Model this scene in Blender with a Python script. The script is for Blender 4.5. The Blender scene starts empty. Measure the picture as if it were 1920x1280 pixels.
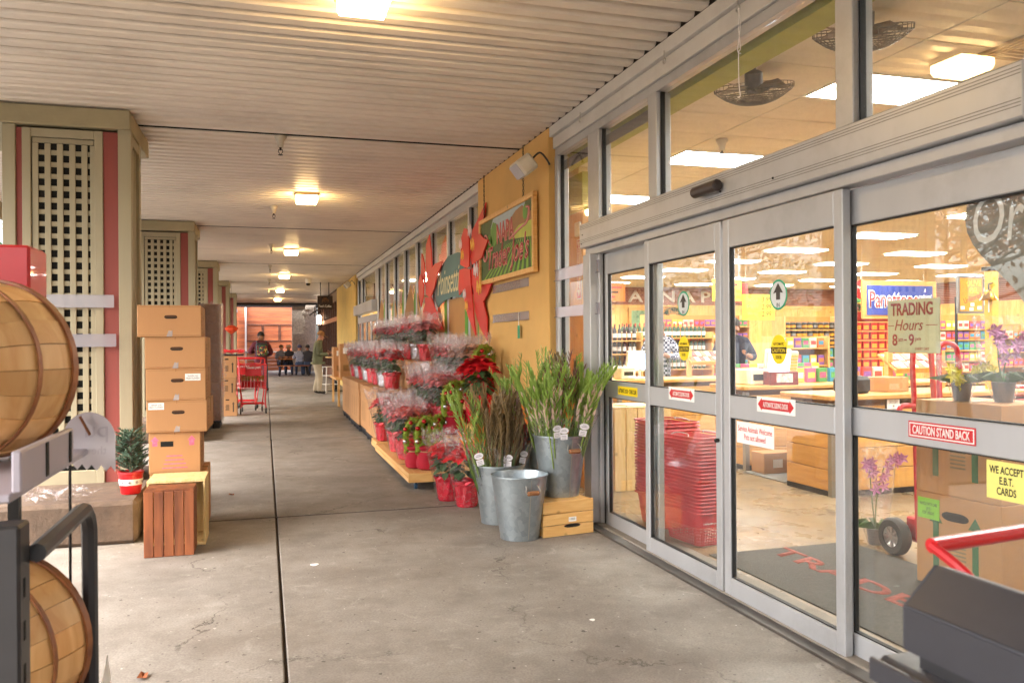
import bpy, bmesh, math, random
from mathutils import Matrix, Vector
scene = bpy.context.scene
C = scene.collection
R = math.radians
PI = math.pi
rnd = random.Random(11)

# ------------------------------------------------------------------ camera
YAW = math.atan(463 / 1550)
ROLL = 0.007
cam_d = bpy.data.cameras.new('camera')
cam = bpy.data.objects.new('camera', cam_d)
C.objects.link(cam)
cam_d.sensor_width = 36
cam_d.lens = 36 * 1550 / 1920
cam_d.clip_start = 0.05
cam_d.clip_end = 2000
_r = Vector((math.cos(YAW), -math.sin(YAW), 0)); _u = Vector((0, 0, 1)); _f = Vector((math.sin(YAW), math.cos(YAW), 0))
_x = _r * math.cos(ROLL) - _u * math.sin(ROLL); _y = _u * math.cos(ROLL) + _r * math.sin(ROLL)
cam.matrix_world = Matrix(((_x.x, _y.x, -_f.x, 0), (_x.y, _y.y, -_f.y, 0), (_x.z, _y.z, -_f.z, 1.45), (0, 0, 0, 1)))
cam_d.dof.use_dof = True
cam_d.dof.focus_distance = 10.0
cam_d.dof.aperture_fstop = 5.6
scene.camera = cam

# ------------------------------------------------------------------ sky, sun, exposure (overcast morning)
SUN_EL, SUN_AZ = 50, 250
world = bpy.data.worlds.new('World')
scene.world = world
world.use_nodes = True
wn = world.node_tree.nodes; wl = world.node_tree.links
wn.clear()
wo = wn.new('ShaderNodeOutputWorld'); wb = wn.new('ShaderNodeBackground'); ws = wn.new('ShaderNodeTexSky')
ws.sky_type = 'NISHITA'; ws.sun_disc = False
ws.sun_elevation = R(SUN_EL); ws.sun_rotation = R(SUN_AZ)
ws.dust_density = 6.0; ws.air_density = 1.0; ws.ozone_density = 1.0
wh = wn.new('ShaderNodeHueSaturation'); wh.inputs['Saturation'].default_value = 0.6   # cloud cover greys the blue
wl.new(ws.outputs[0], wh.inputs['Color']); wl.new(wh.outputs[0], wb.inputs['Color'])
wb.inputs['Strength'].default_value = 0.15
wl.new(wb.outputs[0], wo.inputs['Surface'])
sun_d = bpy.data.lights.new('sun', 'SUN')
sun_d.energy = 0.5; sun_d.angle = R(25); sun_d.color = (1.0, 0.97, 0.94)
sun = bpy.data.objects.new('sun', sun_d); C.objects.link(sun)
# sky sun_rotation is measured from +Y, clockwise seen from above
_sd = Vector((math.sin(R(SUN_AZ)) * math.cos(R(SUN_EL)), math.cos(R(SUN_AZ)) * math.cos(R(SUN_EL)), math.sin(R(SUN_EL))))
sun.rotation_euler = _sd.to_track_quat('Z', 'Y').to_euler()

scene.view_settings.view_transform = 'Standard'
scene.view_settings.look = 'None'
scene.view_settings.exposure = 3.05
scene.view_settings.gamma = 1.0
scene.render.engine = 'CYCLES'
cy = scene.cycles
cy.use_denoising = True
cy.max_bounces = 8; cy.diffuse_bounces = 4; cy.glossy_bounces = 4; cy.transmission_bounces = 6
cy.transparent_max_bounces = 32
cy.caustics_reflective = False; cy.caustics_refractive = False
cy.sample_clamp_indirect = 6.0
cy.use_light_tree = True
cy.use_adaptive_sampling = True; cy.adaptive_threshold = 0.025

# ------------------------------------------------------------------ helpers
def S(h):
    h = h.lstrip('#')
    out = []
    for i in (0, 2, 4):
        x = int(h[i:i + 2], 16) / 255
        out.append(x / 12.92 if x <= 0.04045 else ((x + 0.055) / 1.055) ** 2.4)
    return tuple(out)

MATS = {}
def nodes_of(name):
    m = bpy.data.materials.new(name); m.use_nodes = True
    n = m.node_tree.nodes; n.clear()
    return m, n, m.node_tree.links

def mat(name, col, rough=0.6, metal=0.0, var=0.12, scale=6.0, bump=0.0, bscale=80.0, stretch=(1, 1, 1), rand=0.0, spec=0.5,
        dirt=0.0, coat=0.0, trans=0.0, detail=4.0, rvar=0.15):
    """principled surface with noise colour drift, fine relief and optional per-object drift"""
    if name in MATS: return MATS[name]
    if isinstance(col, str): col = S(col)
    m, n, l = nodes_of(name)
    o = n.new('ShaderNodeOutputMaterial'); b = n.new('ShaderNodeBsdfPrincipled')
    l.new(b.outputs[0], o.inputs['Surface'])
    tc = n.new('ShaderNodeTexCoord'); mp = n.new('ShaderNodeMapping'); mp.inputs['Scale'].default_value = stretch
    l.new(tc.outputs['Object'], mp.inputs['Vector'])
    nz = n.new('ShaderNodeTexNoise'); nz.inputs['Scale'].default_value = scale; nz.inputs['Detail'].default_value = detail
    nz.inputs['Roughness'].default_value = 0.6
    l.new(mp.outputs[0], nz.inputs['Vector'])
    mix = n.new('ShaderNodeMix'); mix.data_type = 'RGBA'
    mix.inputs[6].default_value = tuple(c * (1 - var) for c in col) + (1,)
    mix.inputs[7].default_value = tuple(min(1, c * (1 + var)) for c in col) + (1,)
    cr = n.new('ShaderNodeMapRange'); cr.inputs[1].default_value = 0.3; cr.inputs[2].default_value = 0.7
    l.new(nz.outputs[0], cr.inputs[0]); l.new(cr.outputs[0], mix.inputs[0])
    out = mix.outputs[2]
    if dirt:
        d = n.new('ShaderNodeTexNoise'); d.inputs['Scale'].default_value = scale * 0.35; d.inputs['Detail'].default_value = 8
        d.inputs['Roughness'].default_value = 0.7
        l.new(tc.outputs['Object'], d.inputs['Vector'])
        dr = n.new('ShaderNodeMapRange'); dr.inputs[1].default_value = 0.5; dr.inputs[2].default_value = 0.72; dr.inputs[4].default_value = dirt
        l.new(d.outputs[0], dr.inputs[0])
        dm = n.new('ShaderNodeMix'); dm.data_type = 'RGBA'
        dm.inputs[7].default_value = (0.10, 0.075, 0.05, 1)
        l.new(dr.outputs[0], dm.inputs[0]); l.new(out, dm.inputs[6]); out = dm.outputs[2]
    if rand:
        oi = n.new('ShaderNodeObjectInfo'); hs = n.new('ShaderNodeHueSaturation')
        rr = n.new('ShaderNodeMapRange'); rr.inputs[3].default_value = 1 - rand; rr.inputs[4].default_value = 1 + rand
        l.new(oi.outputs['Random'], rr.inputs[0]); l.new(rr.outputs[0], hs.inputs['Value'])
        l.new(out, hs.inputs['Color']); out = hs.outputs[0]
    l.new(out, b.inputs['Base Color'])
    b.inputs['Metallic'].default_value = metal
    b.inputs['Specular IOR Level'].default_value = spec
    if rvar:
        rm = n.new('ShaderNodeMapRange'); rm.inputs[3].default_value = max(0.02, rough - rvar * 0.5); rm.inputs[4].default_value = min(1, rough + rvar * 0.5)
        l.new(nz.outputs[0], rm.inputs[0]); l.new(rm.outputs[0], b.inputs['Roughness'])
    else: b.inputs['Roughness'].default_value = rough
    if coat: b.inputs['Coat Weight'].default_value = coat
    if trans:
        b.inputs['Subsurface Weight'].default_value = 0.0
    if bump:
        bz = n.new('ShaderNodeTexNoise'); bz.inputs['Scale'].default_value = bscale; bz.inputs['Detail'].default_value = 3
        l.new(mp.outputs[0], bz.inputs['Vector'])
        bp = n.new('ShaderNodeBump'); bp.inputs['Strength'].default_value = bump; bp.inputs['Distance'].default_value = 0.01
        l.new(bz.outputs[0], bp.inputs['Height']); l.new(bp.outputs[0], b.inputs['Normal'])
    MATS[name] = m
    return m

def wood(name, c1, c2, axis='z', scale=3.0, rough=0.55, rand=0.12, bump=0.15):
    """grain stretched along one local axis"""
    if name in MATS: return MATS[name]
    if isinstance(c1, str): c1 = S(c1)
    if isinstance(c2, str): c2 = S(c2)
    m, n, l = nodes_of(name)
    o = n.new('ShaderNodeOutputMaterial'); b = n.new('ShaderNodeBsdfPrincipled'); l.new(b.outputs[0], o.inputs['Surface'])
    tc = n.new('ShaderNodeTexCoord'); mp = n.new('ShaderNodeMapping')
    st = {'x': (0.12, 1, 1), 'y': (1, 0.12, 1), 'z': (1, 1, 0.12)}[axis]
    mp.inputs['Scale'].default_value = st
    oi = n.new('ShaderNodeObjectInfo'); va = n.new('ShaderNodeVectorMath'); va.operation = 'ADD'
    vs = n.new('ShaderNodeVectorMath'); vs.operation = 'SCALE'; vs.inputs[0].default_value = (7.1, 3.3, 5.7)
    l.new(oi.outputs['Random'], vs.inputs['Scale']); l.new(tc.outputs['Object'], va.inputs[0]); l.new(vs.outputs[0], va.inputs[1])
    l.new(va.outputs[0], mp.inputs['Vector'])
    nz = n.new('ShaderNodeTexNoise'); nz.inputs['Scale'].default_value = scale * 12; nz.inputs['Detail'].default_value = 6
    nz.inputs['Distortion'].default_value = 0.8
    l.new(mp.outputs[0], nz.inputs['Vector'])
    cr = n.new('ShaderNodeMapRange'); cr.inputs[1].default_value = 0.32; cr.inputs[2].default_value = 0.68
    l.new(nz.outputs[0], cr.inputs[0])
    mix = n.new('ShaderNodeMix'); mix.data_type = 'RGBA'; mix.inputs[6].default_value = c1 + (1,); mix.inputs[7].default_value = c2 + (1,)
    l.new(cr.outputs[0], mix.inputs[0])
    # knots
    vo = n.new('ShaderNodeTexVoronoi'); vo.inputs['Scale'].default_value = scale * 1.6
    l.new(va.outputs[0], vo.inputs['Vector'])
    kr = n.new('ShaderNodeMapRange'); kr.inputs[1].default_value = 0.05; kr.inputs[2].default_value = 0.12; kr.inputs[3].default_value = 0.75; kr.inputs[4].default_value = 0
    l.new(vo.outputs['Distance'], kr.inputs[0])
    km = n.new('ShaderNodeMix'); km.data_type = 'RGBA'; km.inputs[7].default_value = tuple(c * 0.35 for c in c1) + (1,)
    l.new(kr.outputs[0], km.inputs[0]); l.new(mix.outputs[2], km.inputs[6])
    hs = n.new('ShaderNodeHueSaturation'); rr = n.new('ShaderNodeMapRange'); rr.inputs[3].default_value = 1 - rand; rr.inputs[4].default_value = 1 + rand
    l.new(oi.outputs['Random'], rr.inputs[0]); l.new(rr.outputs[0], hs.inputs['Value']); l.new(km.outputs[2], hs.inputs['Color'])
    l.new(hs.outputs[0], b.inputs['Base Color']); b.inputs['Roughness'].default_value = rough
    bp = n.new('ShaderNodeBump'); bp.inputs['Strength'].default_value = bump; bp.inputs['Distance'].default_value = 0.004
    l.new(nz.outputs[0], bp.inputs['Height']); l.new(bp.outputs[0], b.inputs['Normal'])
    MATS[name] = m
    return m

def emit(name, col, strength):
    if name in MATS: return MATS[name]
    if isinstance(col, str): col = S(col)
    m, n, l = nodes_of(name)
    o = n.new('ShaderNodeOutputMaterial'); e = n.new('ShaderNodeEmission'); e.inputs[0].default_value = col + (1,); e.inputs[1].default_value = strength
    l.new(e.outputs[0], o.inputs['Surface'])
    MATS[name] = m
    return m

def clear(name, tint=(1, 1, 1), base=0.04, rough=0.0, haze=0.0, haze_col=(0.9, 0.9, 0.92), bump=0.0, bscale=20.0, hazevar=False, pw=5.0, crease_glint=0.0):
    """clear sheet: straight-through transparency, Schlick reflection, optional haze (dust, plastic milkiness) and painted crease glints"""
    if name in MATS: return MATS[name]
    m, n, l = nodes_of(name)
    o = n.new('ShaderNodeOutputMaterial')
    t = n.new('ShaderNodeBsdfTransparent'); t.inputs[0].default_value = tuple(tint) + (1,)
    g = n.new('ShaderNodeBsdfGlossy'); g.inputs['Roughness'].default_value = rough
    lw = n.new('ShaderNodeLayerWeight'); lw.inputs['Blend'].default_value = 0.5
    if bump:
        tc = n.new('ShaderNodeTexCoord'); nz = n.new('ShaderNodeTexNoise'); nz.inputs['Scale'].default_value = bscale; nz.inputs['Detail'].default_value = 3; nz.inputs['Distortion'].default_value = 1.0
        l.new(tc.outputs['Object'], nz.inputs['Vector'])
        bp = n.new('ShaderNodeBump'); bp.inputs['Strength'].default_value = bump; bp.inputs['Distance'].default_value = 0.03
        l.new(nz.outputs[0], bp.inputs['Height']); l.new(bp.outputs[0], g.inputs['Normal']); l.new(bp.outputs[0], lw.inputs['Normal'])
    p = n.new('ShaderNodeMath'); p.operation = 'POWER'; p.inputs[1].default_value = pw
    l.new(lw.outputs['Facing'], p.inputs[0])
    ma = n.new('ShaderNodeMath'); ma.operation = 'MULTIPLY_ADD'; ma.inputs[1].default_value = 1 - base; ma.inputs[2].default_value = base
    ma.use_clamp = True
    l.new(p.outputs[0], ma.inputs[0])
    mx = n.new('ShaderNodeMixShader'); l.new(ma.outputs[0], mx.inputs[0])
    last = t.outputs[0]
    if haze:
        d = n.new('ShaderNodeBsdfDiffuse'); d.inputs[0].default_value = tuple(haze_col) + (1,)
        tr = n.new('ShaderNodeBsdfTranslucent'); tr.inputs[0].default_value = tuple(haze_col) + (1,)
        dm = n.new('ShaderNodeMixShader'); dm.inputs[0].default_value = 0.5; l.new(d.outputs[0], dm.inputs[1]); l.new(tr.outputs[0], dm.inputs[2])
        hm = n.new('ShaderNodeMixShader'); hm.inputs[0].default_value = haze
        if hazevar:
            tc2 = n.new('ShaderNodeTexCoord'); n2 = n.new('ShaderNodeTexNoise'); n2.inputs['Scale'].default_value = 22; n2.inputs['Detail'].default_value = 5; n2.inputs['Distortion'].default_value = 2
            l.new(tc2.outputs['Object'], n2.inputs['Vector'])
            r2 = n.new('ShaderNodeMapRange'); r2.inputs[1].default_value = 0.42; r2.inputs[2].default_value = 0.72; r2.inputs[3].default_value = haze * 0.25; r2.inputs[4].default_value = min(1, haze * 3)
            l.new(n2.outputs[0], r2.inputs[0]); l.new(r2.outputs[0], hm.inputs[0])
        if crease_glint:   # glints along creases, put into the colour as thin pale lines
            tc3 = n.new('ShaderNodeTexCoord'); n3 = n.new('ShaderNodeTexNoise'); n3.inputs['Scale'].default_value = 9; n3.inputs['Detail'].default_value = 3
            l.new(tc3.outputs['Object'], n3.inputs['Vector'])
            ad = n.new('ShaderNodeVectorMath'); ad.operation = 'MULTIPLY_ADD'; ad.inputs[1].default_value = (0.16, 0.16, 0.16)
            l.new(n3.outputs[1], ad.inputs[0]); l.new(tc3.outputs['Object'], ad.inputs[2])
            vo = n.new('ShaderNodeTexVoronoi'); vo.feature = 'DISTANCE_TO_EDGE'; vo.inputs['Scale'].default_value = crease_glint; l.new(ad.outputs[0], vo.inputs['Vector'])
            r3 = n.new('ShaderNodeMapRange'); r3.inputs[1].default_value = 0.0; r3.inputs[2].default_value = 0.05; r3.inputs[3].default_value = min(1, haze * 9); r3.inputs[4].default_value = haze * 0.35
            l.new(vo.outputs['Distance'], r3.inputs[0]); l.new(r3.outputs[0], hm.inputs[0])
        l.new(t.outputs[0], hm.inputs[1]); l.new(dm.outputs[0], hm.inputs[2]); last = hm.outputs[0]
    l.new(last, mx.inputs[1]); l.new(g.outputs[0], mx.inputs[2])
    l.new(mx.outputs[0], o.inputs['Surface'])
    MATS[name] = m
    return m

class MB:
    """collects shapes; build() links them as ONE mesh object"""
    def __init__(s): s.v = []; s.f = []; s.m = []
    def add(s, v, f, mi=0, M=None):
        k = len(s.v)
        if M is not None: v = [M @ Vector(p) for p in v]
        s.v += [tuple(p) for p in v]
        s.f += [tuple(i + k for i in q) for q in f]
        s.m += [mi] * len(f)
        return s
    def box(s, x0, x1, y0, y1, z0, z1, mi=0, c=0, M=None):
        if not c:
            v = [(x0, y0, z0), (x1, y0, z0), (x1, y1, z0), (x0, y1, z0), (x0, y0, z1), (x1, y0, z1), (x1, y1, z1), (x0, y1, z1)]
            f = [(0, 3, 2, 1), (4, 5, 6, 7), (0, 1, 5, 4), (1, 2, 6, 5), (2, 3, 7, 6), (3, 0, 4, 7)]
            return s.add(v, f, mi, M)
        bm = bmesh.new()
        vs = [bm.verts.new(p) for p in [(x0, y0, z0), (x1, y0, z0), (x1, y1, z0), (x0, y1, z0), (x0, y0, z1), (x1, y0, z1), (x1, y1, z1), (x0, y1, z1)]]
        for q in [(0, 3, 2, 1), (4, 5, 6, 7), (0, 1, 5, 4), (1, 2, 6, 5), (2, 3, 7, 6), (3, 0, 4, 7)]: bm.faces.new([vs[i] for i in q])
        bmesh.ops.bevel(bm, geom=bm.edges[:], offset=c, segments=1, affect='EDGES')
        bm.verts.index_update()
        s.add([p.co[:] for p in bm.verts], [tuple(p.index for p in q.verts) for q in bm.faces], mi, M)
        bm.free()
        return s
    def prism(s, poly, t0, t1, axis='x', mi=0, M=None):
        """2-D outline pushed through t0..t1; axis x: outline is (y, z); y: (x, z); z: (x, y)"""
        n = len(poly)
        def p3(p, t): return {'x': (t, p[0], p[1]), 'y': (p[0], t, p[1]), 'z': (p[0], p[1], t)}[axis]
        v = [p3(p, t0) for p in poly] + [p3(p, t1) for p in poly]
        f = [tuple(range(n))[::-1], tuple(range(n, 2 * n))] + [(i, (i + 1) % n, n + (i + 1) % n, n + i) for i in range(n)]
        return s.add(v, f, mi, M)
    def lathe(s, prof, n=24, mi=0, M=None, cap0=True, cap1=True, wob=None, a0=0.0):
        v = []; f = []
        for j, (r, z) in enumerate(prof):
            for i in range(n):
                a = a0 + 2 * PI * i / n
                k = r if wob is None else r * (1 + wob(a, j, z))
                v.append((k * math.cos(a), k * math.sin(a), z))
        for j in range(len(prof) - 1):
            for i in range(n):
                i2 = (i + 1) % n
                f.append((j * n + i, j * n + i2, (j + 1) * n + i2, (j + 1) * n + i))
        if cap0: f.append(tuple(range(n))[::-1])
        if cap1: f.append(tuple((len(prof) - 1) * n + i for i in range(n)))
        return s.add(v, f, mi, M)
    def tube(s, pts, r, n=8, closed=False, mi=0, M=None, sq=False):
        pts = [Vector(p) for p in pts]; m = len(pts)
        rr = r if isinstance(r, (list, tuple)) else [r] * m
        v = []; f = []; prev = None
        for i, p in enumerate(pts):
            if closed: t = pts[(i + 1) % m] - pts[i - 1]
            else: t = pts[min(i + 1, m - 1)] - pts[max(i - 1, 0)]
            if t.length < 1e-9: t = Vector((0, 0, 1))
            t.normalize()
            if prev is None:
                a = Vector((0, 0, 1)) if abs(t.z) < 0.9 else Vector((1, 0, 0))
                u = t.cross(a).normalized()
            else:
                u = prev - t * prev.dot(t)
                u = u.normalized() if u.length > 1e-6 else t.orthogonal().normalized()
            prev = u; w = t.cross(u)
            for k in range(n):
                a = 2 * PI * (k + (0.5 if sq else 0)) / n
                v.append(p + (u * math.cos(a) + w * math.sin(a)) * rr[i])
        for i in range(m if closed else m - 1):
            j = (i + 1) % m
            for k in range(n):
                k2 = (k + 1) % n
                f.append((i * n + k, i * n + k2, j * n + k2, j * n + k))
        if not closed: f += [tuple(range(n))[::-1], tuple((m - 1) * n + k for k in range(n))]
        return s.add(v, f, mi, M)
    def ball(s, c, r, n=10, mi=0, sz=1.0):
        k = max(4, n // 2)
        return s.lathe([(r * math.sin(PI * j / k) + 1e-5, -r * sz * math.cos(PI * j / k)) for j in range(k + 1)], n, mi, Matrix.Translation(Vector(c)), False, False)
    def mesh(s, name, mats, smooth=False, angle=40):
        me = bpy.data.meshes.new(name)
        me.from_pydata(s.v, [], s.f)
        if not isinstance(mats, (list, tuple)): mats = [mats]
        for x in mats: me.materials.append(x)
        if len(mats) > 1: me.polygons.foreach_set('material_index', s.m)
        if smooth:
            me.shade_smooth(); me.set_sharp_from_angle(angle=R(angle))
        me.update()
        return me
    def build(s, name, mats, parent=None, smooth=False, loc=(0, 0, 0), rot=(0, 0, 0), angle=40):
        return link(name, s.mesh(name, mats, smooth, angle), parent, loc, rot)

def link(name, me, parent=None, loc=(0, 0, 0), rot=(0, 0, 0)):
    o = bpy.data.objects.new(name, me); C.objects.link(o)
    o.parent = parent; o.location = loc; o.rotation_euler = rot if isinstance(rot, (tuple, list)) else (0, 0, rot)
    return o

def tag(o, label, cat=None, group=None, kind=None):
    if label: o['label'] = label
    if cat: o['category'] = cat
    if group: o['group'] = group
    if kind: o['kind'] = kind
    return o

def thing(name, label, cat, loc=(0, 0, 0), rz=0.0, group=None):
    o = bpy.data.objects.new(name, None); C.objects.link(o)
    o.empty_display_size = 0.1
    o.location = loc; o.rotation_euler = (0, 0, rz)
    return tag(o, label, cat, group)

def struct(name, mb, m, **k):
    o = mb.build(name, m, **k); o['kind'] = 'structure'
    return o

KIDS = {}
def copy_tree(o, loc=None, rz=None, label=None, group=None, parent=None, scale=None):
    c = o.copy(); C.objects.link(c)
    c.parent = parent
    if loc is not None: c.location = loc
    if rz is not None: c.rotation_euler = (c.rotation_euler[0], c.rotation_euler[1], rz)
    if scale is not None: c.scale = (scale,) * 3 if not isinstance(scale, (tuple, list)) else scale
    if label: c['label'] = label
    if group: c['group'] = group
    for ch in list(o.children): copy_tree(ch, parent=c)
    return c

def frame(side, x, y, z):
    """where a flat sign lies: W = on a face looking to -X, S = on a face looking to -Y, U = face up (read from -Y), UW = face up (read from -X)"""
    col = {'W': ((0, -1, 0), (0, 0, 1), (-1, 0, 0)), 'S': ((1, 0, 0), (0, 0, 1), (0, -1, 0)),
           'U': ((1, 0, 0), (0, 1, 0), (0, 0, 1)), 'E': ((0, 1, 0), (0, 0, 1), (1, 0, 0)), 'UW': ((0, -1, 0), (1, 0, 0), (0, 0, 1))}[side]
    return Matrix(((col[0][0], col[1][0], col[2][0], x), (col[0][1], col[1][1], col[2][1], y), (col[0][2], col[1][2], col[2][2], z), (0, 0, 0, 1)))

TXT = {}
def text_mesh(body, size=1.0, bold=0.0, shear=0.0, depth=0.002, width=None, height=None, space=1.0, line=1.0):
    """letters as real thin geometry, centred; width/height fit the block"""
    key = (body, size, bold, shear, depth, width, height, space, line)
    if key in TXT: return TXT[key]
    cu = bpy.data.curves.new('lettering', 'FONT')
    cu.body = body; cu.size = 1.0; cu.offset = bold; cu.shear = shear; cu.extrude = 0.0; cu.align_x = 'CENTER'; cu.align_y = 'CENTER'
    cu.space_character = space; cu.space_line = line; cu.resolution_u = 3
    o = bpy.data.objects.new('tmp', cu)
    me = bpy.data.meshes.new_from_object(o)
    bpy.data.objects.remove(o); bpy.data.curves.remove(cu)
    xs = [v.co.x for v in me.vertices]; ys = [v.co.y for v in me.vertices]
    if xs:
        cx, cy_ = (min(xs) + max(xs)) / 2, (min(ys) + max(ys)) / 2
        w, h = max(xs) - min(xs), max(ys) - min(ys)
        kx = ky = size
        if width: kx = width / w; ky = height / h if height else kx
        elif height: kx = ky = height / h
        bm = bmesh.new(); bm.from_mesh(me)
        for v in bm.verts: v.co.x = (v.co.x - cx) * kx; v.co.y = (v.co.y - cy_) * ky; v.co.z = 0
        if depth:
            r = bmesh.ops.extrude_face_region(bm, geom=bm.faces[:])
            for v in [e for e in r['geom'] if isinstance(e, bmesh.types.BMVert)]: v.co.z += depth
            bmesh.ops.recalc_face_normals(bm, faces=bm.faces[:])
        bm.to_mesh(me); bm.free()
    TXT[key] = me
    return me

def text(body, m, parent, M, name='lettering', **k):
    me = text_mesh(body, **k).copy()
    me.materials.clear(); me.materials.append(m)
    me.transform(M)
    return link(name, me, parent)

def smooth_pts(pts, n=6):
    """Catmull-Rom through points"""
    P = [Vector(p) for p in pts]; out = []
    for i in range(len(P) - 1):
        a, b, c, d = P[max(i - 1, 0)], P[i], P[i + 1], P[min(i + 2, len(P) - 1)]
        for k in range(n):
            t = k / n
            out.append(0.5 * ((2 * b) + (c - a) * t + (2 * a - 5 * b + 4 * c - d) * t * t + (3 * b - a - 3 * c + d) * t ** 3))
    out.append(P[-1])
    return out

# common materials
ALU = mat('aluminium', '#b5b6b8', rough=0.42, metal=0.35, var=0.06, scale=3, stretch=(1, 1, 0.2), dirt=0.3)
ALU_W = mat('aluminium trim', '#cbc9c5', rough=0.45, metal=0.15, var=0.05, scale=4, dirt=0.15)
ALU_D = mat('rubber gasket', '#1c1b1a', rough=0.7, var=0.2)
GLASS = clear('window glass', tint=(0.97, 0.985, 0.975), base=0.085, haze=0.010, hazevar=True)
BEIGE = mat('beige painted timber', '#a0977c', rough=0.65, var=0.07, scale=5, bump=0.1, bscale=60, stretch=(1, 1, 0.15), dirt=0.10)
CAPM = mat('beam paint', '#9f9474', rough=0.65, var=0.08, scale=5, bump=0.1, bscale=50, dirt=0.12)
REDW = mat('oxide red timber', '#8c4239', rough=0.6, var=0.1, scale=5, bump=0.1, bscale=60, stretch=(1, 1, 0.15), dirt=0.1)
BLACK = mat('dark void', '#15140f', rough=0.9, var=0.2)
DARKM = mat('dark metal', '#2b2826', rough=0.45, metal=0.5, var=0.1)
WHITE = mat('white paint', '#e6e3dc', rough=0.5, var=0.04)
PAPER = mat('white paper', '#eeece8', rough=0.7, var=0.03)
INK = mat('black ink', '#14120f', rough=0.6, var=0.1)
REDP = mat('red paint', '#c3181f', rough=0.35, var=0.06, coat=0.3)
REDINK = mat('red print', '#c4262b', rough=0.5, var=0.06)
YELW = mat('yellow print', '#f2d318', rough=0.45, var=0.03)
CARD = mat('cardboard', '#b78759', rough=0.8, var=0.05, scale=3, rand=0.10, bump=0.08, bscale=120, stretch=(1, 1, 0.2), dirt=0.14)
CARD_D = mat('cardboard edge', '#8c6239', rough=0.85, var=0.1)
PINE = wood('pine', '#d8a35c', '#e7bb78', 'x', rand=0.08)
PINEZ = wood('pine upright', '#d8a35c', '#e7bb78', 'z', rand=0.08)

# ================================================================== THE SETTING: ground, pavement, canopy
def concrete(name, c_a, c_b, gloss=0.75):
    m, n, l = nodes_of(name)
    o = n.new('ShaderNodeOutputMaterial'); b = n.new('ShaderNodeBsdfPrincipled'); l.new(b.outputs[0], o.inputs['Surface'])
    ge = n.new('ShaderNodeNewGeometry')
    def noise(sc, det, rough=0.6, dist=0.0, src=None):
        z = n.new('ShaderNodeTexNoise'); z.inputs['Scale'].default_value = sc; z.inputs['Detail'].default_value = det
        z.inputs['Roughness'].default_value = rough; z.inputs['Distortion'].default_value = dist
        l.new(src or ge.outputs['Position'], z.inputs['Vector']); return z.outputs[0]
    def ramp(x, a, b_, lo=0.0, hi=1.0):
        q = n.new('ShaderNodeMapRange'); q.inputs[1].default_value = a; q.inputs[2].default_value = b_; q.inputs[3].default_value = lo; q.inputs[4].default_value = hi
        l.new(x, q.inputs[0]); return q.outputs[0]
    def blend(f, a, c, mode='MIX'):
        q = n.new('ShaderNodeMix'); q.data_type = 'RGBA'; q.blend_type = mode
        l.new(f, q.inputs[0])
        for i, s in ((6, a), (7, c)):
            if isinstance(s, tuple): q.inputs[i].default_value = s + (1,)
            else: l.new(s, q.inputs[i])
        return q.outputs[2]
    col = blend(ramp(noise(0.45, 6, 0.65, 0.6), 0.35, 0.65), S(c_a), S(c_b))
    col = blend(ramp(noise(2.2, 8, 0.72), 0.41, 0.70, 0, 0.65), col, S('#625950'))        # traffic grime
    col = blend(ramp(noise(5.5, 6, 0.7, 1.5), 0.56, 0.74, 0, 0.45), col, S('#b8b2a8'))   # pale scuffs
    col = blend(ramp(noise(90, 2), 0.38, 0.66, 0, 0.4), col, S('#5c564e'))
    col = blend(ramp(noise(26, 1, 0.5), 0.735, 0.745, 0, 0.8), col, S('#3a332c'))         # gum and spots
    col = blend(ramp(noise(33, 0, 0.5), 0.85, 0.86, 0, 0.6), col, S('#cfcac2'))
    # hairline cracks
    wv = n.new('ShaderNodeVectorMath'); wv.operation = 'MULTIPLY_ADD'
    nv = n.new('ShaderNodeTexNoise'); nv.inputs['Scale'].default_value = 1.6; nv.inputs['Detail'].default_value = 9; nv.inputs['Roughness'].default_value = 0.68
    l.new(ge.outputs['Position'], nv.inputs['Vector'])
    l.new(nv.outputs[1], wv.inputs[0]); wv.inputs[1].default_value = (0.9, 0.9, 0.9); l.new(ge.outputs['Position'], wv.inputs[2])
    vo = n.new('ShaderNodeTexVoronoi'); vo.feature = 'DISTANCE_TO_EDGE'; vo.inputs['Scale'].default_value = 0.42
    l.new(wv.outputs[0], vo.inputs['Vector'])
    ck = ramp(vo.outputs['Distance'], 0.0015, 0.0045, 1, 0)
    mk = n.new('ShaderNodeMath'); mk.operation = 'MULTIPLY'; l.new(ck, mk.inputs[0]); l.new(ramp(noise(0.8, 3), 0.47, 0.6), mk.inputs[1])
    col = blend(mk.outputs[0], col, S('#3b352e'))
    l.new(col, b.inputs['Base Color'])
    l.new(ramp(noise(1.3, 5), 0.3, 0.7, gloss - 0.25, gloss + 0.1), b.inputs['Roughness'])
    b.inputs['Specular IOR Level'].default_value = 0.35
    bp = n.new('ShaderNodeBump'); bp.inputs['Strength'].default_value = 0.25; bp.inputs['Distance'].default_value = 0.004
    hh = n.new('ShaderNodeMath'); hh.operation = 'SUBTRACT'; l.new(noise(70, 4), hh.inputs[0]); l.new(mk.outputs[0], hh.inputs[1])
    l.new(hh.outputs[0], bp.inputs['Height']); l.new(bp.outputs[0], b.inputs['Normal'])
    return m

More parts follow.
